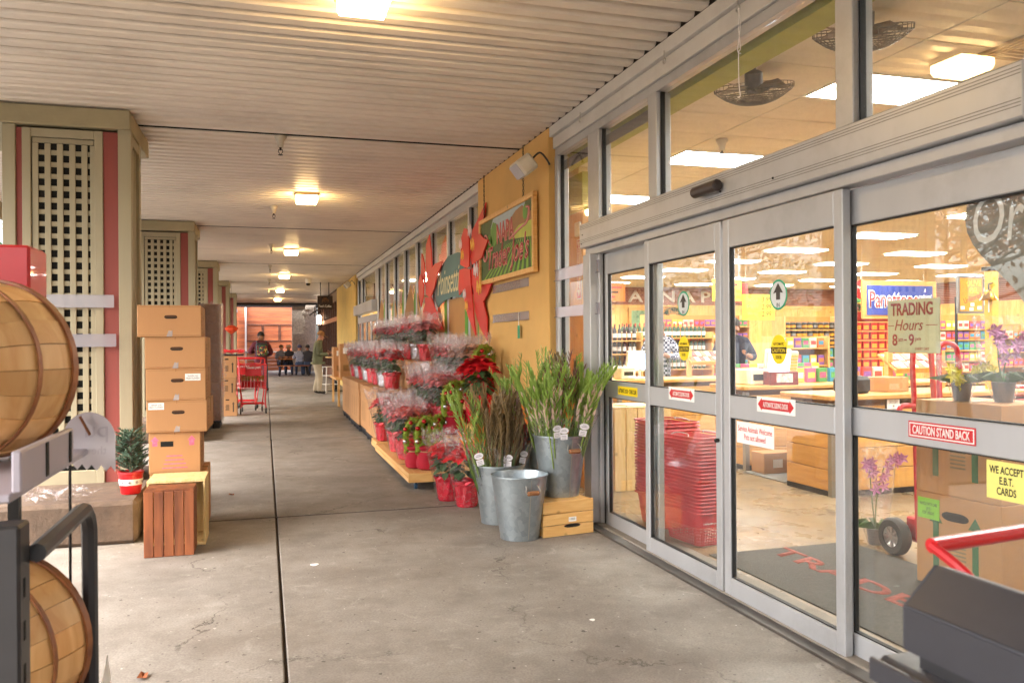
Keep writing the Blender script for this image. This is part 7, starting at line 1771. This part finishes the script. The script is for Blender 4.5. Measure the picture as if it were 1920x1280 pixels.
M_SKIN = mat('skin', '#b98262', rough=0.55, var=0.08); M_SKIN2 = mat('tan skin', '#96664a', rough=0.55, var=0.08)
M_SHOE = mat('dark shoe', '#2c2420', rough=0.6)
def fingers(mb, palm, d, side, mi, curl=0.5):
    """four fingers of unequal length and a thumb leaving the side of the palm"""
    palm = Vector(palm); d = Vector(d).normalized(); s = Vector(side).normalized(); nn = d.cross(s)
    for k, L in enumerate((0.065, 0.075, 0.07, 0.055)):
        b = palm + d * 0.03 + s * (0.018 * (k - 1.5)); mb.tube([b, b + d * L * 0.5 + nn * L * 0.12 * curl, b + d * L * 0.8 + nn * L * 0.5 * curl], [0.009, 0.0085, 0.006], 6, mi=mi)
    b = palm + s * 0.028 - d * 0.01; mb.tube([b, b + s * 0.025 + d * 0.025, b + s * 0.02 + d * 0.05 + nn * 0.01], [0.010, 0.009, 0.007], 6, mi=mi)
def face(mb, c, fwd, mi, dark):
    """nose, brow, ears and eyes on a head centred at c looking along fwd"""
    c = Vector(c); f = Vector(fwd).normalized(); up = Vector((0, 0, 1)); up = (up - f * up.dot(f)).normalized(); r_ = f.cross(up)
    p = c + f * 0.088
    mb.add([p + up * 0.02, p + r_ * 0.014 - up * 0.02 + f * 0.006, p - r_ * 0.014 - up * 0.02 + f * 0.006, p - up * 0.015 + f * 0.028], [(0, 1, 3), (0, 3, 2), (1, 2, 3)], mi)
    for s_ in (-1, 1):
        mb.ball(c + f * 0.082 + r_ * 0.034 * s_ + up * 0.018, 0.011, 6, dark)
        mb.ball(c + r_ * 0.088 * s_ - f * 0.005, 0.022, 8, mi, 1.4)
    mb.tube([c + f * 0.09 - up * 0.048 + r_ * 0.022, c + f * 0.097 - up * 0.047, c + f * 0.09 - up * 0.048 - r_ * 0.022], 0.005, 5, mi=dark)

B_STAND = [('pelvis', 'waist'), ('waist', 'chest'), ('chest', 'neck'), ('neck', 'jaw'), ('jaw', 'crown')]
for s_ in 'LR': B_STAND += [('chest', 'sh' + s_), ('sh' + s_, 'el' + s_), ('el' + s_, 'wr' + s_), ('wr' + s_, 'pa' + s_), ('pelvis', 'hip' + s_), ('hip' + s_, 'kn' + s_), ('kn' + s_, 'an' + s_), ('an' + s_, 'toe' + s_)]

def hair_cap(parent, c, col, thick=1.06, z0=-0.02, tilt=0.0, name='hair'):
    M = Matrix.Translation(Vector(c)) @ Matrix.Rotation(tilt, 4, 'X')
    k = 6; prof = [(0.098 * thick * math.cos(a), 0.108 * thick * math.sin(a)) for a in [R(-12 + 102 * j / k) for j in range(k + 1)]]
    return MB().lathe([(max(r_, 0.001), z) for r_, z in prof], 18, M=M, cap0=False, wob=lambda a, j, z: 0.04 * math.sin(7 * a + j)).build(name, col, parent, True)

# man with backpack, seen from behind (looks along +Y)
j = {'pelvis': ((0, 0, 0.93), (0.165, 0.125)), 'waist': ((0, 0, 1.08), (0.185, 0.14)), 'chest': ((0, 0, 1.30), (0.20, 0.14)), 'neck': ((0, 0.02, 1.50), 0.075), 'jaw': ((0, 0.04, 1.60), (0.075, 0.085)), 'crown': ((0, 0.03, 1.71), (0.08, 0.09)),
     'shL': ((-0.20, 0, 1.41), 0.09), 'elL': ((-0.33, -0.02, 1.17), 0.07), 'wrL': ((-0.20, 0.22, 1.18), 0.05), 'paL': ((-0.13, 0.28, 1.22), 0.035), 'shR': ((0.20, 0, 1.41), 0.09), 'elR': ((0.30, -0.02, 1.15), 0.07), 'wrR': ((0.20, 0.2, 1.08), 0.05), 'paR': ((0.14, 0.27, 1.08), 0.035),
     'hipL': ((-0.10, 0, 0.86), 0.105), 'knL': ((-0.11, 0.05, 0.48), 0.075), 'anL': ((-0.12, -0.02, 0.09), 0.055), 'toeL': ((-0.14, 0.15, 0.045), 0.045), 'hipR': ((0.10, 0, 0.86), 0.105), 'knR': ((0.13, 0.02, 0.48), 0.075), 'anR': ((0.15, -0.05, 0.09), 0.055), 'toeR': ((0.19, 0.12, 0.045), 0.045)}
def reg1(c):
    if c.z > 1.53: return 0
    if c.z > 0.84: return 1 if not (c.y > 0.245) else 0
    return 2 if c.z > 0.10 else 3
M_MAR = mat('maroon hoodie', '#5f2330', rough=0.9, var=0.12, bump=0.3, bscale=30); M_DEN = mat('slate jeans', '#3f4552', rough=0.85, var=0.15, bump=0.2, bscale=40)
p1 = thing('person', 'man in a maroon hoodie and dark jeans seen from behind, wearing a backpack', 'person', (-0.12, 25.8, 0.003), R(4))
def ex1(mb): fingers(mb, (-0.11, 0.29, 1.23), (0.6, 0.5, 0.5), (0, -0.5, 0.8), 0); fingers(mb, (0.12, 0.28, 1.08), (-0.7, 0.6, 0.2), (0, 0.3, 0.9), 0); face(mb, (0, 0.035, 1.655), (0, 1, -0.1), 0, 4)
link('body', skin_body(j, B_STAND, reg1, [M_SKIN2, M_MAR, M_DEN, M_SHOE, INK], ex1), p1)
hair_cap(p1, (0, 0.03, 1.69), mat('dark hair', '#1e1713', rough=0.7, var=0.3), 1.02, tilt=R(-10))
MB().lathe([(0.085, 1.49), (0.12, 1.47), (0.125, 1.44), (0.10, 1.42)], 16, cap0=False, cap1=False, M=Matrix.Translation((0, -0.01, 0.0))).build('hood', M_MAR, p1, True)
M_BPK = mat('black nylon', '#22222a', rough=0.6, var=0.15)
def collage():
    m, n, l = nodes_of('collage print'); o = n.new('ShaderNodeOutputMaterial'); b = n.new('ShaderNodeBsdfPrincipled'); l.new(b.outputs[0], o.inputs['Surface'])
    tc = n.new('ShaderNodeTexCoord'); v = n.new('ShaderNodeTexVoronoi'); v.inputs['Scale'].default_value = 22; l.new(tc.outputs['Object'], v.inputs['Vector'])
    r_ = n.new('ShaderNodeValToRGB'); e = r_.color_ramp.elements; e[0].color = S('#20304a') + (1,); e[1].color = S('#d9b040') + (1,)
    for pos, c_ in ((0.3, '#7a2f28'), (0.45, '#3f6a35'), (0.6, '#c9a25a'), (0.75, '#8a3f5a')): q = e.new(pos); q.color = S(c_) + (1,)
    r_.color_ramp.interpolation = 'CONSTANT'; l.new(v.outputs['Color'], r_.inputs[0]); l.new(r_.outputs[0], b.inputs['Base Color']); b.inputs['Roughness'].default_value = 0.7
    return m
bpk = thing('backpack', 'backpack with a colourful collage print on the back of the man in maroon', 'backpack', (-0.10, 25.63, 1.05), R(4))
MB().box(-0.17, 0.17, -0.14, 0.02, 0, 0.42, c=0.05).build('bag', M_BPK, bpk, True, angle=60); MB().box(-0.14, 0.14, -0.165, -0.13, 0.03, 0.34, c=0.03).build('printed_pocket', collage(), bpk, True, angle=60)
for s_ in (-1, 1): MB().tube(smooth_pts([(s_ * 0.12, 0.0, 0.38), (s_ * 0.14, 0.12, 0.46), (s_ * 0.15, 0.3, 0.36), (s_ * 0.16, 0.28, 0.12), (s_ * 0.15, 0.05, 0.05)], 4), 0.018, 6).build('strap', M_BPK, bpk, True)

# man in cap, profile to the right (person's front is local +Y, turned to world +X)
j2 = {'pelvis': ((0, 0, 0.93), (0.155, 0.13)), 'waist': ((0, 0.02, 1.08), (0.165, 0.155)), 'chest': ((0, 0.02, 1.30), (0.185, 0.145)), 'neck': ((0, 0.06, 1.50), 0.07), 'jaw': ((0, 0.12, 1.58), (0.072, 0.085)), 'crown': ((0, 0.115, 1.685), (0.078, 0.092)),
      'shL': ((-0.19, 0.02, 1.40), 0.085), 'elL': ((-0.25, 0.02, 1.12), 0.066), 'wrL': ((-0.14, 0.24, 1.14), 0.045), 'paL': ((-0.09, 0.31, 1.17), 0.033), 'shR': ((0.19, 0.02, 1.40), 0.085), 'elR': ((0.25, 0.0, 1.12), 0.066), 'wrR': ((0.14, 0.24, 1.12), 0.045), 'paR': ((0.09, 0.31, 1.15), 0.033),
      'hipL': ((-0.09, 0, 0.86), 0.115), 'knL': ((-0.10, 0.05, 0.48), 0.09), 'anL': ((-0.10, -0.06, 0.10), 0.075), 'toeL': ((-0.11, 0.13, 0.045), 0.045), 'hipR': ((0.09, 0, 0.86), 0.115), 'knR': ((0.10, 0.06, 0.48), 0.09), 'anR': ((0.11, 0.03, 0.10), 0.075), 'toeR': ((0.13, 0.22, 0.045), 0.045)}
def reg2(c):
    if c.z > 1.525: return 0
    if c.z > 0.88: return 0 if c.y > 0.275 else 1
    return 2 if c.z > 0.095 else 3
M_OLV = mat('olive jacket', '#5f5f42', rough=0.85, var=0.12, bump=0.3, bscale=25); M_KHA = mat('khaki trousers', '#a3937a', rough=0.9, var=0.12, bump=0.3, bscale=25)
p2 = thing('person', 'man in olive jacket, khaki trousers and tan cap looking down at his hands', 'person', (1.40, 23.85, 0.003), R(-86))
def ex2(mb): fingers(mb, (-0.07, 0.32, 1.18), (0.5, 0.7, 0.2), (0, -0.3, 0.9), 0, 1); fingers(mb, (0.07, 0.32, 1.16), (-0.5, 0.7, 0.2), (0, -0.3, 0.9), 0, 1); face(mb, (0, 0.118, 1.63), (0, 1, -0.45), 0, 4)
link('body', skin_body(j2, B_STAND, reg2, [M_SKIN, M_OLV, M_KHA, M_SHOE, INK], ex2), p2)
M_CAPM = mat('tan cap', '#9a6f42', rough=0.8, var=0.1)
cp = hair_cap(p2, (0, 0.105, 1.675), M_CAPM, 1.06, tilt=R(-22), name='cap')
MB().add([(-0.075, 0.185, 1.665), (0.075, 0.185, 1.665), (0.055, 0.30, 1.60), (-0.055, 0.30, 1.60), (0, 0.325, 1.595), (-0.075, 0.185, 1.657), (0.075, 0.185, 1.657), (0.055, 0.30, 1.592), (-0.055, 0.30, 1.592), (0, 0.325, 1.587)], [(0, 1, 2, 4, 3), (5, 8, 9, 7, 6), (0, 5, 6, 1), (1, 6, 7, 2), (2, 7, 9, 4), (4, 9, 8, 3), (3, 8, 5, 0)]).build('visor', M_CAPM, cp)
MB().box(-0.20, 0.20, -0.16, 0.20, 0.86, 0.90, c=0.05).build('jacket_hem', M_OLV, p2, True, angle=80)
ph = prop('phone', INK, 1.40 + 0.37, 23.85, 1.185, 0.075, 0.008, 0.14, 'dark phone in the hands of the man in the cap', 'phone', R(-86), 0.003)

# seated people at the picnic table (local +Y = the way they face)
js = {'pelvis': ((0, 0, 0.52), (0.16, 0.13)), 'waist': ((0, 0, 0.68), (0.165, 0.12)), 'chest': ((0, 0.03, 0.90), (0.185, 0.125)), 'neck': ((0, 0.06, 1.09), 0.062), 'jaw': ((0, 0.09, 1.19), (0.07, 0.08)), 'crown': ((0, 0.08, 1.295), (0.075, 0.088)),
      'shL': ((-0.18, 0.03, 1.0), 0.078), 'elL': ((-0.25, 0.10, 0.76), 0.058), 'wrL': ((-0.13, 0.31, 0.82), 0.04), 'paL': ((-0.08, 0.37, 0.82), 0.03), 'shR': ((0.18, 0.03, 1.0), 0.078), 'elR': ((0.25, 0.10, 0.76), 0.058), 'wrR': ((0.13, 0.31, 0.82), 0.04), 'paR': ((0.08, 0.37, 0.82), 0.03),
      'hipL': ((-0.1, 0.05, 0.51), 0.105), 'knL': ((-0.12, 0.46, 0.53), 0.078), 'anL': ((-0.13, 0.40, 0.09), 0.05), 'toeL': ((-0.14, 0.56, 0.045), 0.042), 'hipR': ((0.1, 0.05, 0.51), 0.105), 'knR': ((0.12, 0.46, 0.53), 0.078), 'anR': ((0.13, 0.40, 0.09), 0.05), 'toeR': ((0.14, 0.56, 0.045), 0.042)}
def reg3(c):
    if c.z > 1.115: return 0
    if c.y > 0.33 and c.z > 0.72: return 0
    if c.z > 0.60 and c.y < 0.34: return 1
    return 2 if c.z > 0.09 else 3
def ex3(mb): fingers(mb, (-0.07, 0.38, 0.82), (0.3, 0.9, -0.1), (0.8, -0.3, 0.2), 0, 0.6); fingers(mb, (0.07, 0.38, 0.82), (-0.3, 0.9, -0.1), (-0.8, -0.3, 0.2), 0, 0.6); face(mb, (0, 0.085, 1.24), (0, 1, -0.1), 0, 4)
def plaid():
    m, n, l = nodes_of('plaid shirt'); o = n.new('ShaderNodeOutputMaterial'); b = n.new('ShaderNodeBsdfPrincipled'); l.new(b.outputs[0], o.inputs['Surface'])
    tc = n.new('ShaderNodeTexCoord'); ck = n.new('ShaderNodeTexChecker'); ck.inputs['Scale'].default_value = 26; ck.inputs['Color1'].default_value = S('#b9bccb') + (1,); ck.inputs['Color2'].default_value = S('#2f3550') + (1,)
    l.new(tc.outputs['Object'], ck.inputs['Vector']); l.new(ck.outputs[0], b.inputs['Base Color']); b.inputs['Roughness'].default_value = 0.9; return m
M_DKS = mat('charcoal jacket', '#33333a', rough=0.85, var=0.15); M_GRYS = mat('grey jacket', '#6e7280', rough=0.85, var=0.15); M_BLUJ = mat('blue jeans', '#3c4a66', rough=0.85, var=0.15)
sit = [((1.45, 37.52, 0.003), R(0), plaid(), mat('navy cap', '#39406a', rough=0.8), M_SKIN, 'person in a plaid shirt and navy cap sitting with back turned at the picnic table', 'cap'),
       ((1.80, 37.50, 0.003), R(3), M_DKS, mat('dark hair', '#1e1713'), M_SKIN2, 'dark haired person in a charcoal jacket sitting right of the plaid shirt', 'hair'),
       ((1.02, 38.88, 0.003), R(180), M_DKS, mat('grey hair', '#8d8578', rough=0.7, var=0.2), M_SKIN, 'person in dark clothes facing the viewer across the picnic table', 'hair'),
       ((0.68, 38.85, 0.003), R(190), M_GRYS, mat('brown hair', '#5a4232', rough=0.7, var=0.2), M_SKIN, 'person in a grey jacket at the left end of the picnic table', 'hair')]
for (loc, rz, top_m, hair_m, sk_m, lab, nme) in sit:
    pp = thing('person', lab, 'person', loc, rz, 'people at the picnic table')
    link('body', skin_body(js, B_STAND, reg3, [sk_m, top_m, M_BLUJ, M_SHOE, INK], ex3), pp)
    hair_cap(pp, (0, 0.075, 1.275), hair_m, 1.0 if nme == 'hair' else 1.05, tilt=R(12), name=nme)
tag(MB().lathe([(0.035, 0), (0.045, 0.11), (0.047, 0.115)], 14, M=Matrix.Translation((1.2, 38.1, 0.765))).build('paper_cup', PAPER, None, True), 'white paper cup on the picnic table', 'cup')
# cashier and shopper inside
jc = dict(j); 
def regc(c):
    if c.z > 1.53: return 0
    if c.z > 0.84: return 1 if not (c.y > 0.245) else 0
    return 2 if c.z > 0.10 else 3
p7_ = thing('person', 'cashier in a dark navy shirt behind the farthest counter, seen through the middle door', 'person', (6.95, 11.3, 0.006), R(165))
link('body', skin_body(jc, B_STAND, regc, [M_SKIN2, mat('navy shirt', '#23283a', rough=0.85), M_DEN, M_SHOE, INK], ex1), p7_); hair_cap(p7_, (0, 0.03, 1.69), mat('dark hair', '#1e1713'), 1.02)
p8_ = thing('person', 'shopper in a blue plaid shirt inside, seen through the left sliding door', 'person', (6.35, 12.6, 0.006), R(140))
link('body', skin_body(jc, B_STAND, regc, [M_SKIN, MATS.get('plaid shirt') or bpy.data.materials['plaid shirt'], M_BLUJ, M_SHOE, INK], ex1), p8_); hair_cap(p8_, (0, 0.03, 1.69), mat('brown hair', '#5a4232'), 1.02)

# ================================================================== FOREGROUND: basket rack (left), cart and totes (right)
M_BAS = wood('basket splint', '#cf9656', '#e2b377', 'z', scale=1.4, rand=0.24, bump=0.7); M_HOOP = wood('basket hoop', '#7a4420', '#9c6032', 'x', scale=1.4, rand=0.1)
def bushel(lab, loc, M):
    t = thing('bushel_basket', lab, 'basket', loc, 0, 'bushel baskets on the rack')
    n = 22; H_ = 0.30
    def rad(z): f = z / H_; return 0.19 + 0.045 * f + 0.022 * math.sin(PI * f)
    for k in range(n):
        a = 2 * PI * k / n; w = PI / n * 0.975; v = []
        for z in [H_ * q / 6 for q in range(7)]:
            for da in (-w, 0, w):
                for th in (0.0, -0.004):
                    r_ = rad(z) + th + (0.0025 if k % 2 else 0.0); v.append((r_ * math.cos(a + da), r_ * math.sin(a + da), z))
        f = []
        for q in range(6):
            b = q * 6; c_ = b + 6
            f += [(b, b + 2, c_ + 2, c_), (b + 2, b + 4, c_ + 4, c_ + 2), (b + 1, c_ + 1, c_ + 3, b + 3), (b + 3, c_ + 3, c_ + 5, b + 5), (b, c_, c_ + 1, b + 1), (b + 4, b + 5, c_ + 5, c_ + 4)]
        MB().add(v, f, M=M).build('stave', M_BAS, t, True, angle=50)
    MB().lathe([(rad(H_ * q / 6) - 0.009, H_ * q / 6) for q in range(7)], 32, M=M, cap0=False, cap1=False).build('gap_backing', mat('dark gap backing', '#6e4424', rough=0.8), t, True)  # inner shell added to block light through the stave gaps
    MB().lathe([(0.185, 0.004), (0.185, 0.012)], 28, M=M).build('base', M_BAS, t)
    for z, h, o_ in ((0.288, 0.022, 0.010), (0.15, 0.014, 0.007), (0.03, 0.014, 0.007)):
        for io, nm_ in ((o_, 'hoop'),):
            MB().lathe([(rad(z) + 0.003, z - h / 2), (rad(z) + io, z - h / 2), (rad(z) + io, z + h / 2), (rad(z) + 0.003, z + h / 2)], 40, M=M, cap0=False, cap1=False).build(nm_, M_HOOP, t, True)
    MB().lathe([(rad(0.285) - 0.006, 0.27), (rad(0.285) - 0.012, 0.27), (rad(0.285) - 0.012, 0.3), (rad(0.285) - 0.006, 0.3)], 40, M=M, cap0=False, cap1=False).build('inner_hoop', M_HOOP, t, True)
    MB().tube([M @ Vector((0.235, -0.06, 0.29)), M @ Vector((0.29, -0.03, 0.27)), M @ Vector((0.29, 0.03, 0.27)), M @ Vector((0.235, 0.06, 0.29))], 0.004, 6).build('wire_handle', M_ZINC, t, True)
    return t
# axis lies flat, opening away to the right
def axis_M(ang): return Matrix.Rotation(R(ang), 4, 'Z') @ Matrix.Rotation(PI / 2, 4, 'Y')
rk = thing('steel_rack', 'dark steel display rack holding bushel baskets at the left edge', 'rack', (-0.477, 1.98, 0))
M_RACK = mat('charcoal steel', '#3c3a3a', rough=0.4, metal=0.4, var=0.08); M_SHELF = mat('lilac grey shelf', '#a79fa6', rough=0.45, metal=0.2, var=0.06)
MB().box(-0.11, -0.012, -0.05, 0.03, 0.0, 1.075, c=0.006).build('post', M_RACK, rk)
for k in range(9): MB().box(-0.0118, -0.0108, -0.025, -0.012, 0.2 + 0.09 * k, 0.24 + 0.09 * k).build('slot', BLACK, rk)
pts = [(0, 0.03, 1.0), (0, 0.5, 1.0)] + [(0, 0.5 + 0.09 * math.sin(R(a)), 0.91 + 0.09 * math.cos(R(a))) for a in (20, 40, 60, 80)] + [(0, 0.59, 0.8), (0, 0.6, 0.0)]
MB().tube(pts, 0.021, 8).build('rail', M_RACK, rk, True)
MB().tube([(-0.95, 0.6, 0), (-0.95, 0.6, 1.5)], 0.021, 8).build('rear_post', M_RACK, rk); MB().box(-1.06, -0.96, -0.05, 0.03, 0, 1.075, c=0.006).build('post', M_RACK, rk)
MB().box(-1.0, 0.012, 0.04, 0.585, 0.36, 0.385, c=0.004).build('shelf', M_SHELF, rk); MB().box(0.013, 0.03, 0.04, 0.585, 0.33, 0.40, c=0.003).build('shelf_edge', M_SHELF, rk)
MB().box(-1.0, -0.041, 0.0, 0.80, 1.115, 1.134, c=0.004).build('shelf', M_SHELF, rk)
MB().box(-0.04, -0.02, 0.0, 0.5, 1.135, 1.225, c=0.004).build('shelf_edge', M_SHELF, rk)
for y in (0.2, 0.44): MB().box(-0.0195, -0.017, y, y + 0.022, 1.14, 1.22).build('slot', BLACK, rk)
MB().tube([(-0.05, 0.6, 1.114), (-0.05, 0.59, 0.385)], 0.004, 5).build('cable', DARKM, rk)
bushel('upper bushel basket of pale splints with dark hoops lying on the rack', (-0.83, 2.33, 1.385), axis_M(68))
bushel('lower bushel basket lying on the bottom shelf of the rack', (-0.80, 2.33, 0.632), axis_M(68))
pmk = thing('pumpkin', 'small orange pumpkin peeking from behind the lower basket', 'pumpkin', (-0.58, 2.50, 0.52)); MB().lathe([(0.01, -0.075), (0.06, -0.07), (0.09, -0.02), (0.09, 0.03), (0.05, 0.07), (0.01, 0.065)], 24, wob=lambda a, j, z: 0.06 * abs(math.sin(4 * a))).build('body', mat('pumpkin skin', '#dd6a1f', rough=0.45, var=0.1), pmk, True); MB().tube([(0, 0, 0.06), (0.01, 0, 0.1)], 0.012, 6).build('stem', M_STEM, pmk)
pmk.location.z = 0.40 + 0.075
tagp = [(0.105 * math.cos(R(a)), 0.105 * math.sin(R(a))) for a in range(-10, 200, 10)] + [(-0.105 + 0.019 * k, -0.085 - (0.022 if k % 2 else 0.0) - 0.0015 * k) for k in range(0, 12)]
tgp = thing('round_paper_tag', 'large round white paper tag with a jagged lower edge on the basket rack', 'tag', (-0.515, 2.78, 1.16), R(-12)); tgp.scale = (0.74, 1, 0.8); MB().prism(tagp, -0.001, 0.001, 'y').build('paper', mat('thin paper', '#e6e0e4', rough=0.8, var=0.04), tgp)
M_GHOST = mat('faint show-through print', '#d8d1d7', rough=0.8)
text('pu', M_GHOST, tgp, frame('S', 0.03, -0.0012, 0.02) @ Matrix.Diagonal((-1, 1, 1, 1)), width=0.09, height=0.06, depth=0.0004); text('the', M_GHOST, tgp, frame('S', 0.04, -0.0012, -0.04) @ Matrix.Diagonal((-1, 1, 1, 1)), width=0.06, height=0.03, depth=0.0004)
MB().tube([(-0.03, -0.01, 0.09), (0.01, -0.012, 0.02)], 0.005, 6).build('wooden_pin', M_HOOP, tgp)
wpp = tag(MB().box(-0.002, 0.0, -0.07, 0.07, -0.05, 0.05, M=Matrix.Rotation(R(30), 4, 'X')).build('price_card', PAPER, None, loc=(-0.43, 2.52, 0.50)), 'white price card clipped to the lower shelf of the rack', 'card')
rc = thing('red_sign_box', 'red boxed sign top on a black pole behind the upper basket', 'sign', (-0.86, 2.85, 0)); MB().box(-0.3, 0.195, -0.1, 0.1, 1.575, 1.745, c=0.008).build('red_box', REDP, rc); MB().box(0.11, 0.14, -0.015, 0.015, 0, 1.584).build('pole', INK, rc)
# right foreground
fc = copy_tree(c1, (1.60, 0.877, 0.003), R(8), 'red shopping cart at the lower right corner, only its handle in view', scale=0.92)
for ch in list(fc.children):
    if ch.name.startswith('lettering'): bpy.data.objects.remove(ch)
M_TOTE = mat('charcoal plastic', '#35353a', rough=0.38, var=0.05, scale=40)
tl = thing('wedge_bin', 'dark grey wedge-topped plastic bin in the lower right foreground', 'bin', (0, 0, 0))
bm_ = MB(); bm_.prism([(1.034, 0.925), (1.034, 0.995), (1.037, 1.001), (1.10, 1.060), (1.104, 1.061), (1.13, 1.055), (1.13, 0.925)], 0.2, 1.153, 'y'); bm_.build('lid', M_TOTE, tl)
MB().tube([(1.0355, 0.2, 0.998), (1.0355, 1.153, 0.998)], 0.0035, 8).build('highlight_bead', M_TOTE, tl, True)  # bead added along the lid edge to catch a highlight
MB().tube([(1.035, 1.153, 0.93), (1.0355, 1.153, 0.998), (1.101, 1.153, 1.0605)], 0.0025, 6).build('highlight_bead', M_TOTE, tl, True)
MB().box(1.036, 1.128, 0.3, 1.12, 0.905, 0.924).build('lip', mat('tote edge', '#232326', rough=0.5), tl)
tt2 = thing('plastic_tote', 'dark grey plastic tote under the wedge-topped bin at the lower right', 'tote', (0, 0, 0))
MB().box(1.012, 1.20, 0.15, 1.20, 0.02, 0.904, c=0.012).build('body', M_TOTE, tt2, True, angle=60); MB().box(1.0, 1.011, 0.15, 1.20, 0.86, 0.90, c=0.003).build('rim', M_TOTE, tt2)
for k in range(5): MB().box(1.004, 1.011, 0.25 + 0.21 * k, 0.262 + 0.21 * k, 0.2, 0.858, c=0.002).build('rib', M_TOTE, tt2)
